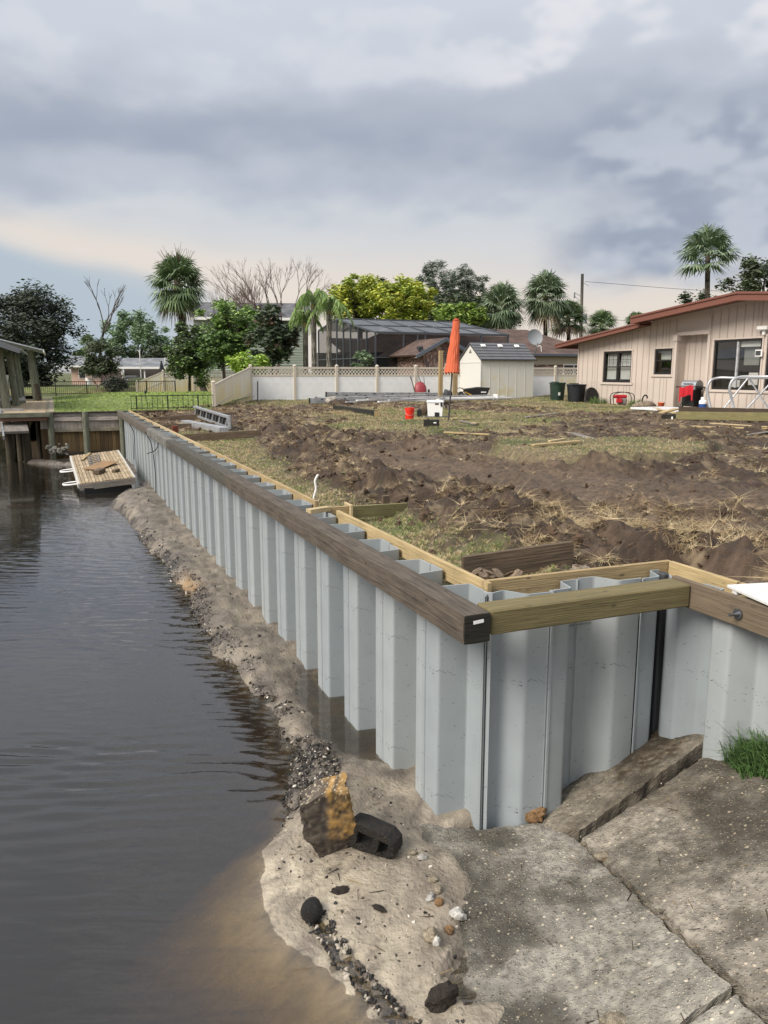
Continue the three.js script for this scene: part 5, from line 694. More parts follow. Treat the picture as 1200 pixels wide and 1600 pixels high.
{ const p = W(5.1, 0.66, 1.3); solo('white_hose', tube([V3(0, 0, 0), V3(0.0, 0.14, 0.0), V3(0.03, 0.26, 0), V3(0.02, 0.36, 0), V3(0.06, 0.44, 0)], 0.014, 8, 30), M.white, 'short white plastic pipe sticking up beside the form board', 'pipe', p); }
// aluminium channels behind the wall
{ const a = G(305, 654, 0.36), b = G(359, 671, 0.36), t = thing('aluminium_truss', 'aluminium gangway truss side with dark openings lying behind the wall', 'truss'), X = b.clone().sub(a); const al = (k, dy) => a.clone().addScaledVector(X, k).add(V3(0, dy, 0)); part(t, 'top_chord', stick(al(0, 0), al(1, 0), 0.12, 0.07), M.alu); part(t, 'bottom_chord', stick(al(0, -0.3), al(1, -0.3), 0.12, 0.07), M.alu); for (let i = 0; i <= 11; i++) part(t, 'web', stick(al(i / 11, -0.28), al(Math.min(1, i / 11 + 0.05), -0.02), 0.03, 0.09), i % 2 ? M.darkGrey : M.alu); part(t, 'back_plate', stick(al(0, -0.15).add(V3(0, 0, -0.06)), al(1, -0.15).add(V3(0, 0, -0.06)), 0.01, 0.28), M.black); part(t, 'end_plate', stick(al(1, -0.34), al(1, 0.05), 0.13, 0.09), M.alu);
  solo('aluminium_beam', stick(G(289, 665, 0.12), G(350, 680, 0.12), 0.26, 0.16, 0.01), M.alu, 'plain aluminium box beam next to the truss behind the wall', 'beam'); }
// long aluminium rails and vinyl planks by the fence
function rail(a, b, label) { const t = thing('aluminium_rail', label, 'rail', V3(0, 0, 0), 0, 'aluminium rails by the fence'), X = b.clone().sub(a), L = X.length(), d = X.clone().normalize(); part(t, 'body', stick(a, b, 0.1, 0.26, 0.01), M.aluMatte); const n = Math.floor(L / 0.62), out = V3(-d.z, 0, d.x); if (out.z < 0) out.negate(); for (let i = 1; i < n; i++) { const p = a.clone().addScaledVector(X, i / n).addScaledVector(out, 0.05).add(V3(0, i % 2 ? 0.05 : -0.05, 0)); part(t, 'slot', stick(p.clone().addScaledVector(d, -0.06), p.clone().addScaledVector(d, 0.06), 0.02, 0.055, 0.004), M.darkGrey); } for (const e of [a, b]) { const o = e === a ? -1 : 1; part(t, 'end_cap', stick(e, e.clone().addScaledVector(d, o * 0.03), 0.11, 0.27), M.black); } return t; }
rail(G(484, 631, 0.18), G(668, 626, 0.2), 'front perforated aluminium rail in front of the white fence'); rail(G(510, 627, 0.42), G(702, 621, 0.25), 'rear perforated aluminium rail, nearest the white fence'); rail(G(494, 629, 0.13), G(512, 629, 0.13), 'short aluminium rail end beside the front rail');
{ const t = thing('plank_bundle', 'long bundle of white vinyl planks lying from the rails to the shed', 'plank bundle'); const a = G(540, 632, 0.12), b = G(812, 628, 0.2); for (let i = 0; i < 5; i++) part(t, 'vinyl_plank', stick(a.clone().add(V3(i * 0.5, (i % 3) * 0.07, -i * 0.13)), b.clone().add(V3(-((i * 7) % 5) * 0.4, (i % 3) * 0.07, -i * 0.13)), 0.13, 0.06), i % 2 ? M.white : M.aluMatte); part(t, 'wrap', stick(b.clone().add(V3(-1.4, 0.05, 0.05)), b.clone().add(V3(-1.2, 0.05, 0.05)), 0.5, 0.3), M.whitePlastic, 'white plastic wrapping'); }
solo('rubble_pile', lump(0.45, 71, 0.5, 3, [1.3, 0.5, 0.9]), mat('#4c3c30', { map: rep(T.mottle, 2, 2) }), 'small mound of dark soil at the left end of the rails', 'mound', G(533, 634, 0.05)); solo('plastic_sack', lump(0.3, 73, 0.5, 3, [1, 0.7, 0.8]), mat('#c9bfb2', { map: rep(T.mottle, 3, 3) }), 'crumpled pale sack on the soil by the aluminium rails', 'sack', G(518, 632, 0.15));
{ // bricks and rubble by the fence, wheelbarrows, posts
  const rr = rng(101), br = [mat('#a08a78'), mat('#8d7465'), mat('#b5a392')]; const s = thing('brick_stack', 'small stack of pale bricks in front of the white fence', 'bricks', W(36.0, 15.4, 1.5), TURN); for (let k = 0; k < 4; k++) for (let i = 0; i < 4 - (k === 3 ? 1 : 0); i++) part(s, 'brick', bx(0.21, 0.09, 0.2, (i - 1.5) * 0.22 + (k % 2) * 0.05, 0.05 + k * 0.098, 0, 0.008), br[Math.floor(rr() * 3)]);
  [[604, 'left of the brick stack'], [638, 'right of the brick stack'], [646, 'between the brick stack and the wheelbarrow'], [652, 'just left of the red wheelbarrow']].forEach(([px, l], i) => solo('brick_rubble', join([0, 1, 2, 3].map((k) => bx(0.2, 0.1, 0.18, (rr() - 0.5) * 0.5, 0.05 + (k === 3 ? 0.1 : 0), (rr() - 0.5) * 0.3, 0.02).rotateY(rr()))), br[i % 3], `loose broken bricks ${l}`, 'bricks', at(px, 616, 43.5 + i * 0.2).setY(1.56), 0, 'loose bricks by the fence'));
  const wb = thing('wheelbarrow', 'dark red wheelbarrow tipped against the white fence', 'wheelbarrow', at(657, 616, 44.6).setY(1.55), 0.2); const tg = new THREE.SphereGeometry(0.44, 20, 12, 0, 6.283, 0, 1.5).scale(0.82, 0.5, 1.1).rotateX(1.25); part(wb, 'tray', tg.translate(0, 0.48, 0), mat('#8a2f34', { roughness: 0.5 })); part(wb, 'wheel', new THREE.TorusGeometry(0.15, 0.05, 8, 20).rotateY(1.2).translate(0.5, 0.32, -0.05), M.black); for (const s of [-1, 1]) part(wb, 'handle', cyl(V3(s * 0.22, 0.1, 0.15), V3(s * 0.26 - 0.35, 1.25, -0.1), 0.02), M.lumberOld);
  for (const [px, l] of [[646, 'thin black long-handled tool leaning by the red wheelbarrow'], [662, 'grey long-handled tool leaning on the fence behind the wheelbarrow']]) solo('long_handle_tool', cyl(at(px + 3, 616, 44.4), at(px - (px < 650 ? 4 : 0), 589, 45), 0.025), px < 650 ? M.black : M.greyBoard, l, 'tool');
  const bc = thing('cart', 'black plastic garden cart with yellow handles beside the shed', 'cart', at(745, 623, 43.4).setY(1.55), 0.1); const cs = prism([[-0.75, 0.55], [-0.55, 0.15], [0.42, 0.05], [0.66, 0.62], [0.1, 0.66]], 0.75, 0.03); part(bc, 'tray', cs, M.black); part(bc, 'handle', stick(V3(-0.1, 0.02, 0.4), V3(-0.75, 0.4, 0.42), 0.04, 0.04), mat('#d7a93a')); part(bc, 'handle', stick(V3(0.1, 0.0, 0.3), V3(-0.55, 0.3, 0.42), 0.04, 0.04), mat('#d7a93a')); part(bc, 'wheel', new THREE.TorusGeometry(0.13, 0.045, 8, 18).translate(-0.95, 0.25, 0.2), M.darkGrey); part(bc, 'tag', plain(0.3, 0.06, 0.004, 0.28, 0.38, 0.41), M.white);
  solo('trimmer_tool', [new THREE.TorusGeometry(0.2, 0.035, 6, 20).scale(1.2, 0.7, 1).translate(0, 0.5, 0), bx(0.7, 0.28, 0.25, 0.1, 0.2, 0, 0.08)], mat('#6d655b'), 'grey tool bag with a looped black handle left of the cart', 'bag', at(718, 622, 43.2).setY(1.52)); solo('soil_sack', lump(0.33, 75, 0.3, 3, [0.8, 1.1, 0.6], 0.3), M.darkGrey, 'dark grey sack just left of the umbrella pole', 'sack', at(700, 619, 42).setY(1.75));
  for (const [px, yt, d, w, l] of [[688, 548, 41, 0.2, 'yellow wooden post standing left of the umbrella'], [711, 560, 41.5, 0.2, 'yellow wooden post standing right behind the umbrella']]) { const a = at(px, 617, d); a.y = 1.3; const t = at(px + 2, yt, d); solo('wooden_post', bx(w, t.y - a.y, w, 0, (t.y - a.y) / 2, 0, 0.01), M.lumberB, l, 'post', a, 0.3); }
}
solo('metal_stake', cyl(V3(0, 0, 0), V3(0.03, 1.15, 0), 0.03), M.blackIron, 'rusty metal stake standing at the corner of the white fence', 'stake', W(36.2, 7.6, 1.4));

// ================================================================ WHITE VINYL FENCES
const fenceWhite = mat('#f4f4f2', { map: rep(T.clean, 1, 1), roughness: 0.45 }), fenceStain = mat('#f3f0e6', { map: T.stain, roughness: 0.5 }), fenceTan = mat('#c9bfae', { roughness: 0.5 }), latticeM = mat('#d5cdbd', { roughness: 0.55 });
function lattice(w, h) { const g = [], n = Math.round(w / 0.2); for (const s of [-1, 1]) for (let i = -2; i < n + 3; i++) { let x0 = i * 0.2, x1 = x0 + h, y0 = 0, y1 = h; if (x0 < 0) { y0 = -x0; x0 = 0; } if (x1 > w) { y1 -= x1 - w; x1 = w; } if (x1 - x0 < 0.03) continue; const a = s > 0 ? V3(x0, y0, s * 0.006) : V3(w - x0, y0, s * 0.006), b = s > 0 ? V3(x1, y1, s * 0.006) : V3(w - x1, y1, s * 0.006); const L = a.distanceTo(b), q = new THREE.BoxGeometry(L, 0.05, 0.008); q.rotateZ(Math.atan2(b.y - a.y, b.x - a.x)); g.push(q.translate((a.x + b.x) / 2, (a.y + b.y) / 2, a.z)); } return join(g); }
function fencePanel(f, a, b, H0, H1, stained, lat = true) {       // between posts a and b (local), heights at both ends
  const L = a.distanceTo(b), ang = Math.atan2(-(b.z - a.z), b.x - a.x);
  const w = L - 0.13, sl = (H1 - H0) / L, lh = lat ? 0.36 : 0, put = (name, geo, m, p = f) => { geo.applyMatrix4(new THREE.Matrix4().makeRotationY(ang).setPosition(a)); return part(p, name, geo, m); };
  const bar = (y, h) => stick(V3(0.06, y + sl * 0.06, 0), V3(L - 0.06, y + sl * (L - 0.06), 0), 0.055, h);
  const s = new THREE.Shape([[0.06, 0.03], [L - 0.06, 0.03], [L - 0.06, H1 - 0.1 - lh], [0.06, H0 - 0.1 - lh]].map((q) => new THREE.Vector2(...q))), pg = new THREE.ExtrudeGeometry(s, { depth: 0.03, bevelEnabled: false }).translate(0, 0, -0.015), uv = pg.attributes.uv, pp = pg.attributes.position; for (let i = 0; i < uv.count; i++) uv.setXY(i, stained ? pp.getX(i) / 2.6 + a.x * 0.13 + .21 : pp.getX(i) / 1.2, stained ? pp.getY(i) / 1.7 : pp.getY(i));
  const pnl = put('panel', pg, stained ? fenceStain : fenceWhite); put('top_rail', bar(H0 - 0.06, 0.12), fenceTan); if (lat) { put('middle_rail', bar(H0 - 0.06 - lh - 0.05, 0.1), fenceTan); const l = put('lattice', lattice(w, lh - 0.08).translate(0.065, H0 - lh - 0.06, 0), latticeM); l.userData.kind = 'stuff'; } put('bottom_rail', bar(0.05, 0.08), fenceTan);
}
function fencePost(f, p, h) { const q = part(f, 'post', [bx(0.15, h, 0.15, p.x, p.y + h / 2, p.z, 0.008)], fenceTan); part(q, 'cap', new THREE.ConeGeometry(0.13, 0.09, 4).rotateY(Math.PI / 4).translate(p.x, p.y + h + 0.04, p.z), fenceTan); }
{
  const f = thing('vinyl_fence', 'white vinyl privacy fence with tan posts and lattice top behind the yard', 'fence', W(37.2, 7.5, 1.45), TURN), n = 9, sp = 2.44;
  for (let i = 0; i <= n; i++) fencePost(f, V3(i * sp, 0, 0), 1.92);
  for (let i = 0; i < n; i++) fencePanel(f, V3(i * sp, 0, 0), V3((i + 1) * sp, 0, 0), 1.85, 1.85, i === 8);
  const e1 = V3(-1.75, 0.0, 3.45), e2 = V3(-3.3, 0.02, 6.9); fencePost(f, e2, 1.12); part(f, 'post', bx(0.05, 1.35, 0.07, e1.x, 0.68, e1.z), fenceTan);
  fencePanel(f, e1, V3(0, 0, 0), 1.40, 1.85, true, false); fencePanel(f, e2, e1, 1.0, 1.40, true, false);
  const g = thing('vinyl_fence', 'stained white vinyl fence sloping down at the far end of the lawn', 'fence', W(62, 4.0, 1.35), TURN); for (let i = 0; i <= 5; i++) fencePost(g, V3(2.1 + i * 2.44, 0, 0), 1.8); fencePost(g, V3(0, 0, 0), 0.95); fencePanel(g, V3(0, 0, 0), V3(2.1, 0, 0), 0.88, 1.74, true, false); for (let i = 0; i < 5; i++) fencePanel(g, V3(2.1 + i * 2.44, 0, 0), V3(4.54 + i * 2.44, 0, 0), 1.74, 1.74, i < 2);
}

// ================================================================ BUILDINGS
const sidingPink = mat('#c3b6aa', { map: rep(T.clean, 0.05, 0.3), roughness: 0.8 }), battenPink = mat('#b3a599', { roughness: 0.8 }), trimBrown = mat('#754a3d', { roughness: 0.6 }), soffit = mat('#7a5648'), frameBlack = mat('#221f1d', { roughness: 0.5 }), blinds = mat('#a9aca6'), pinkTrim = mat('#c2b5aa');
{
  const H = thing('pink_house', 'pinkish board and batten house with brown roof edge on the right', 'house', V3(10.4, 0, -42), -1.169), B = 1.2;   // local x along the front towards the viewer, z outwards
  const roofY = (s) => (s < 5.4 ? 4.33 + (s + 1.2) * 0.119 : s < 11.4 ? 5.30 + (s - 5.4) * 0.093 : 5.86 - (s - 11.4) * 0.09);
  const holes = [[2.12, 4.22, 2.51, 4.04], [5.79, 6.92, 2.91, 4.07], [9.32, 11.76, 2.29, 4.34], [12.0, 15.4, 2.29, 4.4]];
  const sh = new THREE.Shape([[0, B], [7.25, B], [7.25, 4.72], [8.96, 4.72], [8.96, B], [19, B], [19, roofY(19) + 0.055], [11.4, roofY(11.4) + 0.055], [5.45, roofY(5.45) + 0.055], [5.4, roofY(5.39) + 0.055], [0, roofY(0) + 0.055]].map((q) => new THREE.Vector2(...q))); for (const [a, b, c, d] of holes) sh.holes.push(new THREE.Path([[a, c], [b, c], [b, d], [a, d]].map((q) => new THREE.Vector2(...q))));
  part(H, 'front_wall', boxUV(new THREE.ExtrudeGeometry(sh, { depth: 0.14, bevelEnabled: false }).translate(0, 0, -0.14)), sidingPink);
  part(H, 'end_wall', bx(0.14, 3.1, 9, 0.07, 2.75, -4.65), sidingPink); part(H, 'back_wall', bx(19, 3.6, 0.14, 9.5, 3.0, -9.2), sidingPink); part(H, 'far_end_wall', bx(0.14, 3.6, 9, 18.93, 3.0, -4.65), sidingPink);
  part(H, 'alcove_wall', bx(1.95, 3.8, 0.1, 8.1, 3.1, -0.5), sidingPink); part(H, 'alcove_wall', bx(0.1, 3.7, 0.35, 7.2, 3.05, -0.3), sidingPink); part(H, 'alcove_wall', bx(0.1, 3.7, 0.35, 9.01, 3.05, -0.3), sidingPink); part(H, 'alcove_ceiling', bx(1.9, 0.06, 0.7, 8.1, 4.78, -0.4), pinkTrim); part(H, 'alcove_beam', bx(1.95, 0.16, 0.16, 8.1, 4.70, 0.0), pinkTrim); part(H, 'alcove_post', [bx(0.16, 3.4, 0.16, 7.2, 2.92, 0.06), bx(0.26, 0.26, 0.22, 7.2, 4.52, 0.08)], pinkTrim); part(H, 'corner_trim', bx(0.14, 4.2, 0.05, 9.02, 3.3, 0.02), pinkTrim); part(H, 'corner_trim', bx(0.1, 3.2, 0.04, 0.05, 2.8, 0.02), pinkTrim);
  for (let s = 0.42; s < 18.6; s += 0.415) { if (s > 7.1 && s < 9.1) continue; const segs = [[B, roofY(s) - 0.08]]; for (const [a, b, c, d] of holes) if (s > a - 0.1 && s < b + 0.1) { segs[0] = [B, c - 0.12]; segs.push([d + 0.1, roofY(s) - 0.08]); } for (const [y0, y1] of segs) if (y1 - y0 > 0.1) part(H, 'batten', plain(0.045, y1 - y0, 0.02, s, (y0 + y1) / 2, 0.011), battenPink); }
  for (let s = 7.45; s < 8.9; s += 0.36) part(H, 'batten', plain(0.045, 3.4, 0.02, s, 2.95, -0.44), battenPink);
  holes.forEach(([a, b, c, d], i) => {
    const w = part(H, 'window', [bx(b - a, 0.09, 0.1, (a + b) / 2, d - 0.045, -0.05), bx(b - a, 0.09, 0.1, (a + b) / 2, c + 0.045, -0.05), bx(0.09, d - c - 0.18, 0.1, a + 0.045, (c + d) / 2, -0.05), bx(0.09, d - c - 0.18, 0.1, b - 0.045, (c + d) / 2, -0.05)], frameBlack);
    part(w, 'trim', [bx(b - a + 0.3, 0.1, 0.05, (a + b) / 2, c - 0.06, 0.03), bx(b - a + 0.16, 0.06, 0.04, (a + b) / 2, d + 0.035, 0.02), bx(0.07, d - c, 0.04, a - 0.04, (c + d) / 2, 0.02), bx(0.07, d - c, 0.04, b + 0.04, (c + d) / 2, 0.02)], pinkTrim);
    part(w, 'room', [plain(b - a + 0.2, d - c + 0.8, 0.05, (a + b) / 2, (c + d) / 2, -2.2), plain(b - a + 0.2, 0.05, 2.0, (a + b) / 2, c - 0.4, -1.2), plain(b - a + 0.2, 0.05, 2.0, (a + b) / 2, d + 0.4, -1.2), plain(0.05, d - c + 0.8, 2.0, a - 0.1, (c + d) / 2, -1.2), plain(0.05, d - c + 0.8, 2.0, b + 0.1, (c + d) / 2, -1.2)], M.dim);
    const mid = (a + b) / 2, my = (c + d) / 2;
    if (i === 0) { part(w, 'mullion', bx(0.12, d - c - 0.18, 0.09, mid, my, -0.05), frameBlack); for (const [x0, x1] of [[a + 0.09, mid - 0.06], [mid + 0.06, b - 0.09]]) { part(w, 'meeting_rail', bx(x1 - x0, 0.06, 0.06, (x0 + x1) / 2, my, -0.05), frameBlack); part(w, 'pane', plain(x1 - x0, my - c - 0.12, 0.006, (x0 + x1) / 2, (c + 0.09 + my - 0.03) / 2, -0.07), M.glass); part(w, 'pane', plain(x1 - x0, d - my - 0.12, 0.006, (x0 + x1) / 2, (d - 0.09 + my + 0.03) / 2, -0.045), M.glass); part(w, 'muntin', [plain(0.02, d - my - 0.12, 0.012, x0 + (x1 - x0) / 3, (d + my) / 2 - 0.03, -0.036), plain(0.02, d - my - 0.12, 0.012, x0 + (x1 - x0) * 2 / 3, (d + my) / 2 - 0.03, -0.036), plain(x1 - x0, 0.02, 0.011, (x0 + x1) / 2, (d + my) / 2 - 0.03, -0.0365)], frameBlack); part(w, 'blind', plain(x1 - x0, d - c - 0.25, 0.02, (x0 + x1) / 2, my + 0.03, -0.2), blinds); } }
    else if (i === 1) { part(w, 'meeting_rail', bx(b - a - 0.18, 0.07, 0.07, mid, my + 0.05, -0.05), frameBlack); part(w, 'pane', plain(b - a - 0.18, my - c - 0.08, 0.006, mid, (c + 0.09 + my + 0.01) / 2, -0.07), M.glass); part(w, 'pane', plain(b - a - 0.18, d - my - 0.17, 0.006, mid, (d - 0.09 + my + 0.08) / 2, -0.045), M.glass); part(w, 'blind', plain(b - a - 0.2, d - my - 0.2, 0.02, mid, (d + my) / 2, -0.3), blinds); }
    else { part(w, 'mullion', bx(0.09, d - c - 0.18, 0.09, mid, my, -0.05), M.aluMatte, 'pale centre mullion'); part(w, 'pane', plain(mid - a - 0.13, d - c - 0.18, 0.006, (a + mid) / 2 + 0.02, my, -0.06), M.glass); part(w, 'pane', plain(b - mid - 0.13, d - c - 0.18, 0.006, (b + mid) / 2 - 0.02, my, -0.05), M.glass); part(w, 'blind', plain(b - mid - 0.15, (d - c) * 0.42, 0.03, (b + mid) / 2, d - (d - c) * 0.3, -0.35), mat('#6a6c66')); part(w, 'curtain', plain(b - mid - 0.1, 0.22, 0.05, (b + mid) / 2 - 0.02, d - 0.2, -0.18), blinds); part(w, 'shelf', [bx(1.0, 0.5, 0.35, mid + 0.7, c + 0.45, -0.7), bx(0.5, 0.3, 0.3, mid - 0.5, c + 0.25, -0.7)], M.cloth); }
  });
  // roof: two low slopes stepping up, brown fascia and soffit
  const rs = (a, b, dy, z0, z1, name, m, th) => { const y0 = roofY(a) + dy, y1 = roofY(b - 1e-6) + dy; part(H, name, stick(V3(a, y0, (z0 + z1) / 2), V3(b, y1, (z0 + z1) / 2), z1 - z0, th, 0.01), m); };
  const rm = mat('#7d6a60', { map: rep(T.shingle, 0.3, 0.3) });
  rs(-1.2, 5.4, 0.17, -9.8, 0.62, 'roof_slope', rm, 0.1); rs(5.0 + 0.4, 11.4, 0.19, -9.8, 1.15, 'roof_slope', rm, 0.1); rs(11.4, 20, 0.19, -9.8, 1.15, 'roof_slope', rm, 0.1);
  rs(-1.2, 5.4, 0.05, 0.62, 0.67, 'fascia', trimBrown, 0.2); rs(-1.2, 5.4, 0.15, 0.67, 0.71, 'drip_edge', trimBrown, 0.07); rs(5.4, 11.42, 0.04, 1.15, 1.2, 'fascia', trimBrown, 0.26); rs(5.4, 11.42, 0.2, 1.2, 1.25, 'drip_edge', trimBrown, 0.09); rs(11.42, 20, 0.04, 1.15, 1.2, 'fascia', trimBrown, 0.26); rs(11.42, 20, 0.2, 1.2, 1.25, 'drip_edge', trimBrown, 0.09);
  rs(-1.2, 5.4, 0.06, 0.0, 0.6, 'soffit', soffit, 0.03); rs(5.4, 11.4, 0.06, 0.0, 1.13, 'soffit', soffit, 0.03); rs(11.4, 20, 0.06, 0.0, 1.13, 'soffit', soffit, 0.03); part(H, 'eave_fascia', bx(0.06, 0.2, 10.4, -1.24, 4.38, -4.6), trimBrown); part(H, 'step_fascia', bx(0.06, 0.3, 1.2, 5.38, 5.38, 0.6), trimBrown);
  const fl = part(H, 'flood_light', [bx(0.5, 0.16, 0.18, 11.86, 4.72, 0.16, 0.03), bx(0.12, 0.2, 0.1, 11.86, 4.56, 0.08)], M.white); part(H, 'solar_light', [bx(0.34, 0.28, 0.06, 11.72, 3.75, 0.12, 0.02)], M.white); part(H, 'solar_cell', bx(0.24, 0.18, 0.02, 11.72, 3.76, 0.16), M.darkGrey); part(H, 'outlet', bx(0.1, 0.16, 0.06, 12.6, 1.75, 0.03), pinkTrim);
}
const HS = (s, out, y = 1.4) => V3(10.4 + 0.3909 * s - 0.9204 * out, y, -42 + 0.9204 * s + 0.3909 * out);   // beside the pink house: s along it, out from it
{ // deck and what stands round it
  const d = thing('gangway', 'aluminium gangway with bent tube handrails lying on a white deck', 'gangway', V3(0, 0, 0)); const P = (px, py, dd) => at(px, py, dd);
  const A = (px, py, dd) => P(px, py, dd); part(d, 'deck_panel', [stick(HS(8.2, 2.4, 1.5), HS(17, 2.4, 1.5), 1.9, 0.08)], mat('#d5d7da', { roughness: 0.5 }));
  part(d, 'handrail', tube([A(1112, 646, 31), A(1107, 622, 31), A(1105.5, 606, 31), A(1110, 595, 31), A(1122, 590.5, 31), A(1150, 590.5, 30.6), A(1210, 590.5, 29.8)], 0.05, 10, 50), M.alu); part(d, 'handrail', tube([A(1148, 646, 29), A(1143, 622, 29), A(1140, 606, 29), A(1145, 594, 29), A(1157, 589, 29), A(1180, 588.5, 28.8), A(1230, 588.5, 28.2)], 0.05, 10, 50), M.alu);
  for (const [a, b, c, e, dd] of [[1168, 592, 1128, 642, 30.2], [1171, 592, 1203, 642, 29.0], [1212, 590, 1160, 646, 29.4]]) part(d, 'diagonal_brace', cyl(A(a, b, dd), A(c, e, dd), 0.035, 0.035, 8), M.alu);
  const fr = thing('deck_frame', 'long treated timber beam along the front of the white deck', 'timber', V3(0, 0, 0)); part(fr, 'beam', stick(G(1057, 655, 0.16), G(1225, 661, 0.2), 0.16, 0.26), M.treated); part(fr, 'joist', stick(G(1060, 649, 0.2), G(1200, 654, 0.2), 0.06, 0.2), M.lumberDark);
  part(solo('timber_block', [bx(0.5, 0.24, 0.24, 0, 0.12, 0, 0.008)], M.tarred, 'black square timber end with a white tag at the left end of the deck', 'timber', G(1046, 656), -0.5), 'tag', plain(0.05, 0.09, 0.004, 0.1, 0.13, 0.122), M.whitePlastic); board('plank', G(1022, 642, 0.12), G(1056, 650, 0.14), 0.24, 0.05, M.lumberPale, 'wide pale board resting on the black timber end'); board('plank', G(1032, 650, 0.26), G(1056, 648, 0.27), 0.24, 0.05, M.lumber, 'tan board beside the black timber end');
  solo('purple_strap', tube([0, 1, 2, 3, 4, 5, 6, 7, 8, 9].map((i) => A(1158 + i * 4.4, 646 + (i % 2) * 3.4, 28.6 + (i % 3) * 0.1)), 0.035, 6, 60), mat('#5d3a6e'), 'tangled purple strap on the deck edge', 'strap');
}
{ // grill, towel, tank
  const p = HS(8.35, 0.12, 1.42), g = thing('gas_grill', 'black gas grill with silver lid in the house alcove', 'grill', p, -1.0); part(g, 'cabinet', bx(0.62, 0.72, 0.5, 0, 0.48, 0, 0.02), M.black); part(g, 'firebox', bx(0.72, 0.18, 0.54, 0, 0.92, 0, 0.02), M.darkGrey); const ls = new THREE.CylinderGeometry(0.3, 0.3, 0.7, 20, 1, false, 0, Math.PI).rotateZ(Math.PI / 2).rotateX(-0.0); part(g, 'lid', new THREE.CylinderGeometry(0.28, 0.28, 0.72, 20, 1, false, -Math.PI / 2, Math.PI).rotateX(-Math.PI / 2).rotateY(Math.PI / 2).scale(1, 0.9, 1).translate(0, 1.0, 0), M.galv); part(g, 'side_shelf', bx(0.34, 0.05, 0.45, -0.52, 0.95, 0), M.black); part(g, 'side_shelf', bx(0.34, 0.05, 0.45, 0.52, 0.95, 0), M.black); part(g, 'lid_handle', cyl(V3(-0.25, 1.1, 0.3), V3(0.25, 1.1, 0.3), 0.018), M.steel); part(g, 'control_panel', bx(0.7, 0.14, 0.03, 0, 0.9, 0.28), M.galv); for (const s of [-1, 1]) part(g, 'leg', bx(0.05, 0.2, 0.05, s * 0.27, 0.08, 0.2), M.black);
  const t = new THREE.PlaneGeometry(0.62, 0.42, 24, 10), q = t.attributes.position; for (let i = 0; i < q.count; i++) { const x = q.getX(i), k = (0.21 - q.getY(i)) / 0.42; q.setZ(i, Math.sin(x * 26) * 0.03 * (0.4 + k)); q.setY(i, q.getY(i) - (Math.abs(x) > 0.22 ? 0.22 * k : 0) + 0.05 * Math.sin(x * 9)); } t.computeVertexNormals(); const tw = solo('red_towel', t, mat('#b51f2b', { roughness: 0.95 }), 'bright red towel hanging over the grill front', 'towel', p.clone().add(V3(-0.42, 0.78, 0.42)), -0.75);
  const tk = thing('propane_tank', 'white and blue propane tank beside the grill', 'propane tank', HS(9.25, 0.35, 1.45)); part(tk, 'body', new THREE.LatheGeometry([[0.001, 0], [0.11, 0], [0.12, 0.03], [0.15, 0.06], [0.16, 0.3], [0.14, 0.37], [0.06, 0.4], [0.001, 0.4]].map((a) => new THREE.Vector2(...a)), 20), M.whitePlastic); part(tk, 'label_band', new THREE.CylinderGeometry(0.163, 0.157, 0.15, 20, 1, true).translate(0, 0.15, 0), mat('#234a8c')); part(tk, 'collar', new THREE.CylinderGeometry(0.09, 0.09, 0.12, 14, 1, true).translate(0, 0.45, 0), M.whitePlastic);
  solo('broom', [cyl(V3(0, 0, 0), V3(0.3, 1.25, -0.3), 0.015), bx(0.3, 0.12, 0.06, 0, 0.03, 0)], M.darkGrey, 'dark long-handled broom leaning left of the grill', 'broom', HS(7.75, 0.2, 1.42), -1.1);
}
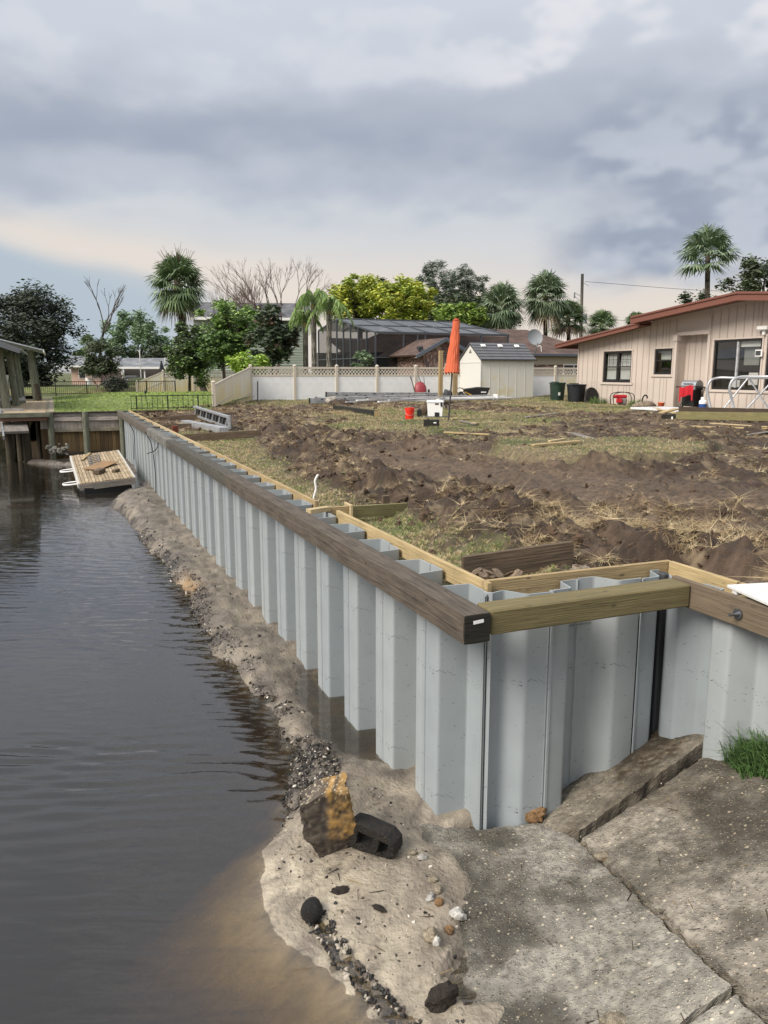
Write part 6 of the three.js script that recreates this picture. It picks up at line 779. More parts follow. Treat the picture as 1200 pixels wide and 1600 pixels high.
{ // bins and clutter along the house
  const bin = (name, label, p, w, h, m, turn) => { const b = thing(name, label, 'trash bin', p, turn, 'bins beside the pink house'); const s = new THREE.CylinderGeometry(w * 0.72, w * 0.58, h, 4, 1).rotateY(Math.PI / 4); part(b, 'body', s.translate(0, h / 2, 0).toNonIndexed(), m); part(b, 'lid', [bx(w * 1.08, 0.07, w * 1.12, 0, h + 0.03, 0, 0.02), bx(w * 0.7, 0.06, 0.08, 0, h + 0.08, -w * 0.52)], m); part(b, 'wheel', new THREE.TorusGeometry(0.1, 0.04, 8, 16).rotateY(Math.PI / 2).translate(w * 0.45, 0.13, -w * 0.4), M.black); return b; };
  const a = bin('trash_bin', 'dark green wheeled bin at the left end of the pink house', HS(-0.5, 0.9, 1.45), 0.62, 0.95, mat('#21372c', { roughness: 0.5 }), 0.2); part(a, 'label_plate', plain(0.12, 0.16, 0.006, -0.05, 0.42, 0.37), M.white); bin('trash_bin', 'black wheeled bin between the green bin and round bin', HS(0.95, 0.75, 1.45), 0.75, 0.88, mat('#22262a', { roughness: 0.5 }), 0.1); const rb = thing('round_bin', 'round black bin lid standing against the pink house wall', 'bin lid', HS(1.85, 0.45, 1.45)); part(rb, 'body', new THREE.CylinderGeometry(0.36, 0.36, 0.14, 24).rotateX(1.35).rotateY(0.4).translate(0, 0.42, 0), mat('#1e1c1b')); part(rb, 'rim', new THREE.TorusGeometry(0.36, 0.03, 8, 28).rotateX(-0.2).rotateY(0.4).translate(0, 0.42, 0.05), M.black);
  const g = thing('generator', 'red portable generator in a black tube frame by the house', 'generator', HS(4.55, 0.75, 1.42)); part(g, 'engine', [bx(0.4, 0.34, 0.4, 0, 0.22, 0, 0.06)], mat('#8d8783')); part(g, 'tank', bx(0.6, 0.16, 0.42, -0.1, 0.44, 0, 0.05), mat('#b8202c', { roughness: 0.4 })); for (const z of [-0.25, 0.25]) part(g, 'frame', tube([V3(-0.45, 0, z), V3(-0.45, 0.55, z), V3(0.45, 0.55, z), V3(0.45, 0, z), V3(-0.45, 0.02, z)], 0.02, 6, 60), M.black); part(g, 'cover', bx(0.28, 0.2, 0.1, -0.2, 0.25, 0.24, 0.02), mat('#b8202c'));
  solo('water_tap', tube([V3(0, 0, 0), V3(0.0, 0.4, 0), V3(0.1, 0.55, 0), V3(0.2, 0.5, 0), V3(0.22, 0.4, 0)], 0.035, 8, 30), M.black, 'bent black pipe standing by the house wall', 'pipe', HS(5.7, 0.5, 1.4)); solo('plastic_tub', [bx(0.8, 0.16, 0.5, 0, 0.08, 0, 0.04)], mat('#5f86a3', { roughness: 0.5 }), 'shallow blue plastic tub on the grass by the house', 'tub', HS(6.4, 1.1, 1.4)); solo('tarp_heap', lump(0.42, 91, 0.3, 3, [1.3, 0.5, 0.8]), mat('#a3917d', { map: rep(T.mottle, 2, 2) }), 'tan rolled tarp on the grass near the alcove post', 'tarp', HS(7.0, 1.5, 1.5), 0.4); solo('flower_pot', new THREE.LatheGeometry([[0.001, 0], [0.1, 0], [0.14, 0.22], [0.16, 0.22], [0.16, 0.26], [0.12, 0.26], [0.09, 0.05], [0.001, 0.05]].map((q) => new THREE.Vector2(...q)), 18), mat('#c2532f'), 'small orange flower pot at the foot of the alcove post', 'flower pot', HS(7.15, 0.7, 1.4));
  const rr = rng(121); [[2.4, 0.4, 0.5], [5.2, 0.4, 0.45], [5.75, 0.45, 0.35]].forEach(([hs, ho, h], i) => { const m = []; for (let k = 0; k < 40; k++) m.push(clump(5, 700 + i * 50 + k, h, 0.8, 0.012, 2).rotateY(rr() * 6).translate((rr() - 0.5) * 0.9, 0, (rr() - 0.5) * 0.4)); const w = thing('weed_clump', ['weeds growing beside the round black bin lid', 'weeds growing right of the red generator', 'weeds growing at the bent black pipe'][i], 'weeds', HS(hs, ho, 1.4)); part(w, 'leaves', m, mat(['#5e7440', '#6b7d45', '#71804c'][i])); });
  solo('garden_stake', cyl(V3(0, 0, 0), V3(0.04, 0.55, 0), 0.03), mat('#8a5a45'), 'thin reddish stake by the house wall left of the generator', 'stake', HS(1.55, 0.3, 1.5));
}
{ // storage shed
  const S = thing('storage_shed', 'cream resin storage shed with dark grey roof in front of the fence', 'shed', V3(5.5, 1.45, -44.5), TURN), w = 3.55, d = 2.45, h = 2.22, m = mat('#d3d1ca', { roughness: 0.6 });
  const fg = new THREE.BoxGeometry(w, h, 0.06), uv = fg.attributes.uv; part(S, 'front_wall', fg.translate(w / 2, h / 2 + 0.05, 0), mat('#e3e1d9', { map: T.shedStain, roughness: 0.6 })); const gable = () => new THREE.Shape([[0, 0.05], [d, 0.05], [d, h + 0.05], [d / 2, h + 0.95], [0, h + 0.05]].map((q) => new THREE.Vector2(...q)));
  for (const x of [0.03, w - 0.03]) part(S, 'gable_wall', boxUV(new THREE.ExtrudeGeometry(gable(), { depth: 0.05, bevelEnabled: false }).rotateY(Math.PI / 2).translate(x - 0.025, 0, 0)), m); part(S, 'back_wall', bx(w, h, 0.06, w / 2, h / 2, -d), m);
  for (let i = 1; i < 6; i++) part(S, 'wall_rib', plain(0.03, h - 0.1, 0.02, (w * i) / 6, h / 2 + 0.05, 0.038), m); part(S, 'corner_trim', bx(0.07, h, 0.07, 0.0, h / 2 + 0.04, 0.02), m); part(S, 'gable_band', bx(0.02, 0.05, d, -0.005, h - 0.1, -d / 2), m); part(S, 'gable_vent', prism([[-0.16, 0], [0.16, 0], [0, 0.2]], 0.02).rotateY(-Math.PI / 2).translate(-0.01, h + 0.45, -d / 2), M.greyBoard);
  const roof = mat('#5f6063', { map: rep(T.seams, 1, 1), roughness: 0.7 }); for (let i = 0; i < 6; i++) { const t0 = i / 6, t1 = (i + 1) / 6; part(S, 'roof_course', stick(V3(w / 2, lerp(h + 1.0, h + 0.02, t0) + 0.02, lerp(-d / 2, 0.16, t0)), V3(w / 2, lerp(h + 1.0, h + 0.02, t1) + 0.05, lerp(-d / 2, 0.16, t1)), w + 0.16, 0.04), roof); } part(S, 'roof_back', stick(V3(w / 2, h + 1.0, -d / 2), V3(w / 2, h, -d - 0.15), w + 0.16, 0.05), roof); part(S, 'eave_trim', bx(w + 0.18, 0.07, 0.05, w / 2, h + 0.04, 0.2), M.darkGrey); part(S, 'rake_trim', [stick(V3(-0.05, h + 0.02, 0.17), V3(-0.05, h + 0.98, -d / 2), 0.08, 0.07)], M.darkGrey); for (const k of [0.18, 0.5, 0.82]) part(S, 'skylight', stick(V3(w * k, h + 0.93, -d / 2 + 0.26), V3(w * k, h + 0.80, -d / 2 + 0.44), 0.28, 0.06), M.white); part(S, 'floor_base', bx(w, 0.12, d, w / 2, 0.0, -d / 2), M.darkGrey);
}
{ // screened pool enclosure
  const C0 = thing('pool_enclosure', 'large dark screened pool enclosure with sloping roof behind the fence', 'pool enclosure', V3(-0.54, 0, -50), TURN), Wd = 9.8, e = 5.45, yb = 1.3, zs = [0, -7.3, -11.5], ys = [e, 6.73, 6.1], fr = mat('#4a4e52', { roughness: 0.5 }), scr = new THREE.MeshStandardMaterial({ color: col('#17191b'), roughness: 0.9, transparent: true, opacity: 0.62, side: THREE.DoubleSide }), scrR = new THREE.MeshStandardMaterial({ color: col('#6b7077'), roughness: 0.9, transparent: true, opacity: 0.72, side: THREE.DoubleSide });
  const pan = (a, b, c, d, m, name) => { const g = new THREE.BufferGeometry(); g.setAttribute('position', new THREE.BufferAttribute(new Float32Array([a, b, c, a, c, d].flatMap((q) => [q.x, q.y, q.z])), 3)); g.computeVertexNormals(); part(C0, name, g, m); };
  const xs = [0, 1.95, 2.95, 3.5, 5.6, 7.7, Wd]; xs.forEach((x) => part(C0, 'post', bx(0.1, e - yb, 0.1, x, (e + yb) / 2, 0), fr)); for (let i = 1; i < xs.length; i++) { const a = xs[i - 1] + 0.05, b = xs[i] - 0.05; pan(V3(a, yb, 0), V3(b, yb, 0), V3(b, e - 0.06, 0), V3(a, e - 0.06, 0), scr, 'screen_panel'); part(C0, 'mid_rail', bx(b - a, 0.07, 0.07, (a + b) / 2, 3.95, 0), fr); } part(C0, 'eave_beam', bx(Wd + 0.1, 0.14, 0.1, Wd / 2, e + 0.05, 0.01), fr);
  const hz = (z) => (z > -7.3 ? lerp(e, 6.73, -z / 7.3) : lerp(6.73, 6.1, (-z - 7.3) / 4.2)), zl = [0, -1.5, -3, -4.5, -5.9, -7.3, -9.4, -11.5]; zl.forEach((z, i) => { if (i) part(C0, 'post', bx(0.1, hz(z) - yb, 0.1, 0, (hz(z) + yb) / 2, z), fr); if (i) { const q = zl[i - 1]; pan(V3(0, yb, q - 0.05), V3(0, yb, z + 0.05), V3(0, hz(z) - 0.05, z + 0.05), V3(0, hz(q) - 0.05, q - 0.05), scr, 'screen_panel'); part(C0, 'mid_rail', bx(0.07, 0.07, Math.abs(z - q) - 0.1, 0, 3.95, (z + q) / 2), fr); part(C0, 'rake_beam', stick(V3(0, hz(q) + 0.04, q), V3(0, hz(z) + 0.04, z), 0.1, 0.12), fr); } });
  const rx = [0, 1.96, 3.92, 5.88, 7.84, Wd]; for (let i = 1; i < rx.length; i++) for (const [q, z] of [[0, -3.6], [-3.6, -7.3], [-7.3, -11.5]]) { pan(V3(rx[i - 1] + 0.05, hz(q) + 0.02, q - 0.04), V3(rx[i] - 0.05, hz(q) + 0.02, q - 0.04), V3(rx[i] - 0.05, hz(z) + 0.02, z + 0.04), V3(rx[i - 1] + 0.05, hz(z) + 0.02, z + 0.04), scrR, 'roof_screen'); } for (const x of rx.slice(1)) { part(C0, 'roof_beam', stick(V3(x, e + 0.08, 0), V3(x, 6.76, -7.3), 0.08, 0.1), fr); part(C0, 'roof_beam', stick(V3(x, 6.76, -7.31), V3(x, 6.1, -11.5), 0.08, 0.1), fr); } part(C0, 'ridge_beam', bx(Wd, 0.1, 0.1, Wd / 2, 6.8, -7.3), fr); part(C0, 'purlin', stick(V3(0.05, hz(-3.6) + 0.06, -3.6), V3(Wd, hz(-3.6) + 0.06, -3.6), 0.08, 0.08), fr);
  // house wall and lanai inside
  part(C0, 'inner_wall', bx(Wd, 3.2, 0.2, Wd / 2, 2.9, -11.9), mat('#6d655d')); part(C0, 'lanai_fascia', bx(9, 0.35, 0.2, 5.5, 4.2, -8), mat('#5a4f47')); part(C0, 'lanai_roof', stick(V3(5.5, 4.4, -8), V3(5.5, 5.6, -11.8), 9.4, 0.1), mat('#5e4f48', { map: rep(T.shingle, 0.3, 0.3) })); for (const x of [2, 5.4, 8.6]) part(C0, 'lanai_column', bx(0.25, 2.9, 0.25, x, 2.75, -8), M.cloth);
}
{ // brick house with brown roof
  const Hb = thing('brick_house', 'low brick house with wide brown shingle roof behind the shed', 'house', V3(3.6, 0, -51.5), TURN), rm = mat('#6d564b', { map: rep(T.shingle, 0.35, 0.35) }), br = mat('#ffffff', { map: rep(T.brick, 0.6, 0.6) }), fas = mat('#5a626b'), fe = [];
  part(Hb, 'front_wall', bx(13, 3.2, 0.25, 8.6, 2.7, -3.2), br); const wing = (name, geo, m) => part(Hb, name, (Array.isArray(geo) ? join(geo) : geo).translate(-2.4, 0, 3.4), m);
  wing('wing_wall', bx(2.7, 2.9, 0.25, 0.9, 2.6, 0), br); wing('wing_side', bx(0.25, 2.9, 5, -0.35, 2.6, -2.6), br); wing('wing_gable', prism([[-0.7, 4.0], [2.5, 4.0], [0.9, 4.85]], 0.2), br); wing('wing_roof', stick(V3(0.9, 5.02, -2.6), V3(-1.05, 4.0, -2.6), 6.2, 0.1), rm); wing('wing_roof', stick(V3(0.9, 5.02, -2.6), V3(3.6, 3.75, -2.6), 6.2, 0.1), rm); wing('wing_fascia', [stick(V3(0.9, 4.98, 0.54), V3(-1.1, 3.93, 0.54), 0.06, 0.2), stick(V3(0.9, 4.98, 0.54), V3(3.6, 3.68, 0.54), 0.06, 0.2)], fas); wing('wing_soffit', [stick(V3(0.9, 4.86, 0.3), V3(-1.0, 3.86, 0.3), 0.45, 0.04), stick(V3(0.9, 4.86, 0.3), V3(3.4, 3.68, 0.3), 0.45, 0.04)], mat('#9a9079'));
  wing('window', bx(0.9, 1.1, 0.1, 1.45, 3.0, 0.14), M.white); wing('window_pane', bx(0.36, 0.95, 0.04, 1.23, 3.0, 0.2), mat('#1d2226', { roughness: 0.1 })); wing('window_pane', bx(0.36, 0.95, 0.04, 1.67, 3.0, 0.2), mat('#1d2226', { roughness: 0.1 }));
  const roof = (pts, name) => { const P = []; for (let i = 2; i < pts.length; i++) for (const q of [pts[0], pts[i - 1], pts[i]]) P.push(q.x, q.y, q.z); const g = new THREE.BufferGeometry(); g.setAttribute('position', new THREE.BufferAttribute(new Float32Array(P), 3)); g.computeVertexNormals(); part(Hb, name, boxUV(g), rm); };
  const y0 = 4.35, y1 = 6.35; roof([V3(-3, y0, -2.6), V3(15.8, y0, -2.6), V3(11.6, y1, -7.5), V3(0, y1, -7.5)], 'main_roof'); roof([V3(15.8, y0, -2.6), V3(15.8, y0, -12.5), V3(11.6, y1, -7.5)], 'hip_roof'); roof([V3(-3, y0, -12.5), V3(15.8, y0, -12.5), V3(11.6, y1, -7.5), V3(0, y1, -7.5)], 'back_roof'); roof([V3(-3, y0, -2.6), V3(-3, y0, -12.5), V3(0, y1, -7.5)], 'hip_roof'); part(Hb, 'gutter', bx(13, 0.16, 0.12, 9.3, y0 - 0.06, -2.55), fas); part(Hb, 'soffit', bx(13, 0.06, 0.7, 9.3, y0 - 0.16, -2.9), mat('#8d8672')); part(Hb, 'wall_band', bx(12.4, 0.55, 0.05, 9.0, y0 - 0.5, -3.05), mat('#b3ab97'));
  const wn = part(Hb, 'window', bx(1.9, 0.85, 0.08, 13.0, 3.2, -3.05), M.white); for (const s of [-1, 1]) part(wn, 'pane', bx(0.82, 0.68, 0.04, 13.0 + s * 0.46, 3.2, -3.0), mat('#2b2523', { roughness: 0.1 })); part(Hb, 'ridge_vent', bx(1.6, 0.14, 0.3, 7.6, 6.2, -6.8), M.darkGrey);
  const sd = thing('satellite_dish', 'grey satellite dish on the brown roof edge', 'satellite dish', V3(0, 0, 0)), o = at(836, 527, 50.5); part(sd, 'dish', new THREE.SphereGeometry(0.9, 24, 10, 0, 6.283, 0, 0.62).translate(0, -0.8, 0).rotateX(-1.85).rotateY(0.25).translate(o.x, o.y, o.z - 0.1), mat('#8b8f91')); part(sd, 'mast', tube([o.clone().add(V3(0.05, -0.15, 0.1)), o.clone().add(V3(0.1, -0.6, 0.1)), o.clone().add(V3(0.1, -1.0, -0.3))], 0.04, 6, 16), M.galv); part(sd, 'cable', tube([o.clone().add(V3(0.1, -0.6, 0.1)), o.clone().add(V3(0.35, -0.55, 0.1)), o.clone().add(V3(0.42, -0.9, 0.1))], 0.025, 5, 16), M.white);
  solo('security_camera', [cyl(V3(0, 0, 0), V3(-0.25, -0.05, 0.2), 0.12, 0.12, 10), cyl(V3(0.05, -0.15, 0), V3(-0.1, -0.25, 0.2), 0.12, 0.12, 10)], M.darkGrey, 'twin flood lamps under the eave of the brick gable', 'flood lamp', at(659, 543, 47.0));
}
{ // two-storey house behind the trees
  const g = thing('green_house', 'pale green two-storey house with grey roof half hidden by trees', 'house', at(392, 600, 74).setY(0), 0.12), wl = mat('#b9c2b4', { map: rep(T.seams, 0.001, 1.6) }), rf = mat('#75767a', { map: rep(T.shingle, 0.3, 0.3) });
  part(g, 'wall', bx(10.4, 6.6, 6, 0.1, 4.6, -3, 0.02), wl); for (let i = 0; i < 26; i++) part(g, 'siding_lap', plain(10.42, 0.03, 0.05, 0.1, 1.5 + i * 0.245, 0.02), mat('#a9b3a4')); part(g, 'gable', prism([[-3.6, 7.9], [3.6, 7.9], [1.4, 9.4]], 0.3).translate(0.4, 0, 0.0), rf); part(g, 'roof', stick(V3(0.2, 7.95, 0.5), V3(0.2, 9.6, -3.2), 11.2, 0.15), rf); part(g, 'roof', stick(V3(0.2, 9.6, -3.2), V3(0.2, 7.95, -6.6), 11.2, 0.15), rf); part(g, 'eave_board', bx(11.2, 0.24, 0.1, 0.2, 7.9, 0.5), M.white);
  for (const [x, y, h] of [[3.6, 6.2, 1.5], [0.8, 2.9, 1.3]]) { const w = part(g, 'window', bx(1.0, h + 0.2, 0.12, x, y, 0.06), M.white); for (const s of [-1, 1]) part(w, 'pane', bx(0.78, h / 2 - 0.06, 0.05, x, y + s * h / 4, 0.12), mat('#39424a', { roughness: 0.1 })); } part(g, 'downpipe', bx(0.1, 6, 0.1, 5.2, 4.6, 0.1), M.white);
}
{ // far ranch house
  const r = thing('ranch_house', 'low pinkish ranch house with grey roof beyond the canal', 'house', at(190, 600, 96).setY(0), 0.1), wl = mat('#c4a595'), rf = mat('#8f9296', { map: rep(T.shingle, 0.3, 0.3) });
  part(r, 'wall', bx(4.6, 2.4, 6, -3.6, 2.6, -3), wl); part(r, 'wall', bx(2.2, 2.3, 4, 5.4, 2.5, -3), wl); part(r, 'carport_back', bx(5, 2.2, 0.2, 1.8, 2.4, -5), mat('#55504b')); part(r, 'roof', stick(V3(-3.6, 3.75, 0.6), V3(-3.6, 5.0, -3.4), 6.2, 0.12), rf); part(r, 'roof', stick(V3(3.0, 3.6, 0.6), V3(3.0, 4.75, -3.2), 7.4, 0.12), rf); part(r, 'fascia', bx(7.4, 0.25, 0.08, 3.0, 3.55, 0.62), M.white); part(r, 'fascia', bx(6.2, 0.2, 0.08, -3.6, 3.72, 0.62), M.white); for (const x of [0.2, 2.9]) part(r, 'carport_post', bx(0.16, 2.4, 0.16, x, 2.4, 0.3), M.white); for (const [x, w] of [[-4.6, 0.7], [-2.8, 1.3]]) { const q = part(r, 'window', bx(w + 0.16, 1.15, 0.1, x, 2.85, 0.02), M.white); part(q, 'pane', bx(w, 1.0, 0.06, x, 2.85, 0.07), mat('#353a3d', { roughness: 0.1 })); } part(r, 'gable_trim', stick(V3(6.7, 3.6, 0.6), V3(6.7, 4.8, -3.2), 0.1, 0.3), trimBrown);
  const c = thing('parked_car', 'silver car under the carport of the far house', 'car', at(205, 600, 94).setY(1.3), 0.1); part(c, 'body', [bx(1.8, 0.6, 4.2, 0, 0.6, -1, 0.15)], M.galv); part(c, 'cabin', bx(1.6, 0.5, 2.2, 0, 1.1, -1.2, 0.2), M.darkGrey); for (const s of [-1, 1]) for (const z of [0.4, -2.4]) part(c, 'wheel', cyl(V3(s * 0.8, 0.32, z), V3(s * 0.95, 0.32, z), 0.32, 0.32, 14), M.black);
  solo('closed_umbrella', [cyl(V3(0, 0, 0), V3(0, 3.0, 0), 0.04), cyl(V3(0, 1.1, 0), V3(0, 3.1, 0), 0.55, 0.06, 12)], mat('#22242a'), 'dark closed umbrella beside the far ranch house', 'umbrella', at(254, 602, 88).setY(1.2)); solo('lamp_pole', [cyl(V3(0, 0, 0), V3(0, 4.2, 0), 0.06), cyl(V3(0, 3.9, 0), V3(-0.3, 4.2, 0), 0.03)], M.white, 'white pole lamp in front of the carport', 'pole', at(221, 602, 84).setY(1.2)); solo('lamp_pole', cyl(V3(0, 0, 0), V3(0, 3.4, 0), 0.06), M.white, 'white pole right of the dark umbrella', 'pole', at(260, 602, 86).setY(1.2)); solo('hedge_block', lump(1.2, 93, 0.2, 3, [1.2, 0.7, 0.8], 0.5), mat('#55603a', { map: rep(T.mottle, 2, 2) }), 'clipped green hedge by the far carport', 'hedge', at(218, 603, 80).setY(1.6)); solo('white_canister', cyl(V3(0, 0, 0), V3(0, 0.9, 0), 0.35, 0.35, 12), M.white, 'white canister in front of the far house wall', 'canister', at(139, 600, 90).setY(1.5));
}

// ================================================================ TREES
function tri2geo(P, C) { const g = new THREE.BufferGeometry(); g.setAttribute('position', new THREE.BufferAttribute(new Float32Array(P), 3)); if (C) g.setAttribute('color', new THREE.BufferAttribute(new Float32Array(C), 3)); g.computeVertexNormals(); return g; }
const leafM = new THREE.MeshPhysicalMaterial({ vertexColors: true, roughness: 0.75, transmission: 0.25, thickness: 0, side: THREE.DoubleSide }), barkM = mat('#6d6256', { map: rep(T.bark, 1, 1) }), barkPale = mat('#8d857a', { map: rep(T.bark, 1, 1) }), deadM = mat('#6f5f56', { map: rep(T.bark, 1, 1) }), palmBark = mat('#85796b', { map: rep(T.bark, 2, 1.2), bumpMap: rep(T.bark, 2, 1.2), bumpScale: 0.03 });
const hexes = (a) => a.map((h) => { const c = col(h); return [c.r * 1.15, c.g * 1.15, c.b * 1.15]; });
function branchGeo(a, b, r0, r1, n = 5) { return cyl(a, b, r0, r1, n).toNonIndexed(); }
// crown of many leaf faces gathered in clumps; trunk and limbs reach into the clumps
function leafTree(name, label, base, c, R, o) {           // base: foot; c: crown centre; R: radii
  const r = rng(o.seed), t = thing(name, label, o.cat || 'tree', base, 0, o.group), K = o.clumps || 40, n = o.leaves || 9000, sz = o.size || 0.2, cols = hexes(o.colors), cen = c.clone().sub(base), P = [], C = [], cl = [], limbs = [];
  for (let i = 0; i < K * 30 && cl.length < K; i++) { const a = r() * 6.283, z = r() * 2 - 1, q = (o.hollow ? 0.55 + 0.45 * r() : Math.cbrt(r())), s = Math.sqrt(1 - z * z), d = V3(Math.cos(a) * s, z, Math.sin(a) * s), lobe = 0.72 + 0.55 * fbm(d.x * 1.7 + 5, d.y * 1.7 + d.z * 1.3 + 9, o.seed, 3); if (o.flat && d.y < -o.flat) continue; cl.push([V3(cen.x + d.x * R[0] * q * lobe, cen.y + d.y * R[1] * q * lobe, cen.z + d.z * R[2] * q * lobe), (o.clump || 0.3) * (0.6 + r() * 0.8), r()]); }
  for (let i = 0; i < n; i++) {
    const [p, cr, tone] = cl[Math.floor(r() * cl.length)], m = Math.min(...R), g = () => (r() + r() + r() - 1.5) * 1.15, x = p.x + g() * cr * m, y = p.y + g() * cr * m * 0.75, z = p.z + g() * cr * m, s = sz * (0.55 + r() * 0.8), a = r() * 6.283, b = (r() - 0.5) * 2.2, L = V3(Math.cos(a), (r() - 0.5) * 1.2, Math.sin(a)).multiplyScalar(s), w = V3(-Math.sin(a) * Math.cos(b), Math.sin(b), Math.cos(a) * Math.cos(b)).multiplyScalar(s * (o.narrow || 0.45));
    P.push(x - L.x, y - L.y, z - L.z, x + w.x, y + w.y, z + w.z, x + L.x, y + L.y, z + L.z, x - L.x, y - L.y, z - L.z, x + L.x, y + L.y, z + L.z, x - w.x, y - w.y, z - w.z);
    const k = cols[Math.floor((tone * 0.55 + r() * 0.45) * cols.length * 0.999)], v = 0.75 + r() * 0.5; for (let q = 0; q < 6; q++) C.push(k[0] * v, k[1] * v, k[2] * v);
  }
  const tr = o.trunk || 0.2, fork = V3(cen.x * 0.6, Math.max(0.6, cen.y - R[1] * 0.75), cen.z * 0.6); limbs.push(branchGeo(V3(0, -0.4, 0), fork, tr, tr * 0.75, 8)); for (let i = 0; i < Math.min(cl.length, o.limbs || 14); i++) { const e = cl[i][0], m = fork.clone().lerp(e, 0.5).add(V3((r() - 0.5) * 0.6, 0.3, (r() - 0.5) * 0.6)); limbs.push(branchGeo(fork, m, tr * 0.5, tr * 0.28), branchGeo(m, e, tr * 0.28, tr * 0.08)); }
  part(t, 'trunk', limbs, o.bark || barkM); part(t, 'crown', tri2geo(P, C), leafM); return t;
}
// leafless tree: forked twigs
function bareTree(name, label, base, h, spread, seed, o = {}) {
  const r = rng(seed), t = thing(name, label, o.cat || 'tree', base, 0, o.group), g = [], tw = [], D = o.depth || 6;
  const grow = (p, d, L, rad, k) => { const e = p.clone().addScaledVector(d, L), mid = p.clone().lerp(e, 0.5).add(V3((r() - 0.5) * L * 0.16, 0, (r() - 0.5) * L * 0.16)); (k < 2 ? g : tw).push(branchGeo(p, mid, rad, rad * 0.85, k < 2 ? 7 : 4), branchGeo(mid, e, rad * 0.85, rad * 0.68, k < 2 ? 7 : 4)); if (k >= D) return; const n = k === 0 ? (o.fork || 3) : 2 + (r() > 0.62 ? 1 : 0); for (let i = 0; i < n; i++) { const a = r() * 6.283, q = d.clone().add(V3(Math.cos(a), (r() - 0.25) * 0.5, Math.sin(a)).multiplyScalar(spread * (0.55 + r() * 0.6))).normalize(); grow(e, q, L * (0.62 + r() * 0.22), rad * 0.62, k + 1); } };
  grow(V3(0, -0.3, 0), V3(o.lean || 0, 1, 0).normalize(), h * (o.first || 0.3), o.r || 0.14, 0); part(t, 'trunk', g, o.m || deadM); if (tw.length) part(t, 'branches', tw, o.m || deadM); return t;
}
// fan palm: each frond is a stalk and a folded fan of narrow segments
function fanPalm(label, base, top, R, o = {}) {
  const r = rng(o.seed || 1), t = thing('cabbage_palm', label, 'palm tree', base, 0, o.group || 'fan palms behind the houses'), T0 = top.clone().sub(base), n = o.n || 46, green = hexes(o.colors || ['#576c44', '#687c50', '#495e3a', '#798a5e']), dead = hexes(['#7d6a55', '#8f7a60', '#66564a']);
  const tr = o.trunk || 0.2, ct = new THREE.CatmullRomCurve3([V3(0, -0.4, 0), T0.clone().multiplyScalar(0.5).add(V3(o.bend || 0, 0, 0)), T0]); const tg = new THREE.TubeGeometry(ct, 18, tr, 10); part(t, 'trunk', tg, palmBark);
  const P = [], C = [], S = [], pd = [];
  for (let i = 0; i < n; i++) {
    const k = i / n, isDead = k > (o.dead || 0.9), el = lerp(1.35, o.low || -0.75, k ** 0.9) + (r() - 0.5) * 0.25, az = i * 2.39996 + r() * 0.4, L = R * (0.42 + r() * 0.12), F = R * (0.58 + r() * 0.16), d = V3(Math.cos(az) * Math.cos(el), Math.sin(el), Math.sin(az) * Math.cos(el)), hub = T0.clone().addScaledVector(d, L); hub.y -= 0.12 * R * Math.cos(el) + (el < 0 ? 0.1 * R : 0);
    pd.push(branchGeo(T0.clone().add(V3(0, -0.15, 0)), hub, 0.03, 0.02, 4)); const side = V3(-Math.sin(az), 0, Math.cos(az)), upv = side.clone().cross(d).normalize(), cset = isDead ? dead : green, seg = o.seg || 22;
    for (let j = 0; j < seg; j++) { const a = ((j + 0.5) / seg - 0.5) * 4.2, dir = d.clone().multiplyScalar(Math.cos(a)).addScaledVector(side, Math.sin(a)).addScaledVector(upv, 0.18 * Math.cos(a * 2)).normalize(), len = F * (0.72 + 0.28 * Math.cos(a * 0.7)) * (0.9 + r() * 0.2), w = F * 0.045, m = hub.clone().addScaledVector(dir, len * 0.55); m.y -= len * 0.03; const e = hub.clone().addScaledVector(dir, len * 0.98); e.y -= len * (0.22 + r() * 0.25 + (isDead ? 0.4 : 0)); const wv = dir.clone().cross(upv).normalize().multiplyScalar(w), a1 = m.clone().add(wv), a2 = m.clone().sub(wv); P.push(hub.x, hub.y, hub.z, a1.x, a1.y, a1.z, a2.x, a2.y, a2.z, a1.x, a1.y, a1.z, e.x, e.y, e.z, a2.x, a2.y, a2.z); const c = cset[Math.floor(r() * cset.length)], v = 0.7 + r() * 0.55; for (let q = 0; q < 6; q++) C.push(c[0] * v, c[1] * v, c[2] * v); }
  }
  if (o.skirt) for (let i = 0; i < o.skirt; i++) { const az = r() * 6.283, a = T0.clone().add(V3(Math.cos(az) * 0.25, -0.2 - r() * 0.4, Math.sin(az) * 0.25)), e = a.clone().add(V3(Math.cos(az) * 0.35 * r(), -0.7 - r() * 1.1, Math.sin(az) * 0.35 * r())), w = 0.1; P.push(a.x - w * Math.sin(az), a.y, a.z + w * Math.cos(az), a.x + w * Math.sin(az), a.y, a.z - w * Math.cos(az), e.x, e.y, e.z); const c = dead[Math.floor(r() * 3)]; for (let q = 0; q < 3; q++) C.push(c[0], c[1], c[2]); }
  if (o.flowers) for (let i = 0; i < o.flowers; i++) { const az = r() * 6.283, e = T0.clone().add(V3(Math.cos(az) * R * 0.55, R * (0.75 + r() * 0.35), Math.sin(az) * R * 0.4)); for (let q = 0; q < 7; q++) S.push(branchGeo(T0.clone().lerp(e, 0.55), e.clone().add(V3((r() - 0.5) * 0.9, (r() - 0.5) * 0.8, (r() - 0.5) * 0.6)), 0.02, 0.012, 3)); }
  part(t, 'frond_stalks', pd, mat('#6f7a45')).userData.kind = 'stuff'; part(t, 'crown', tri2geo(P, C), leafM); if (S.length) part(t, 'flower_stalks', S, mat('#7d7263')); return t;
}
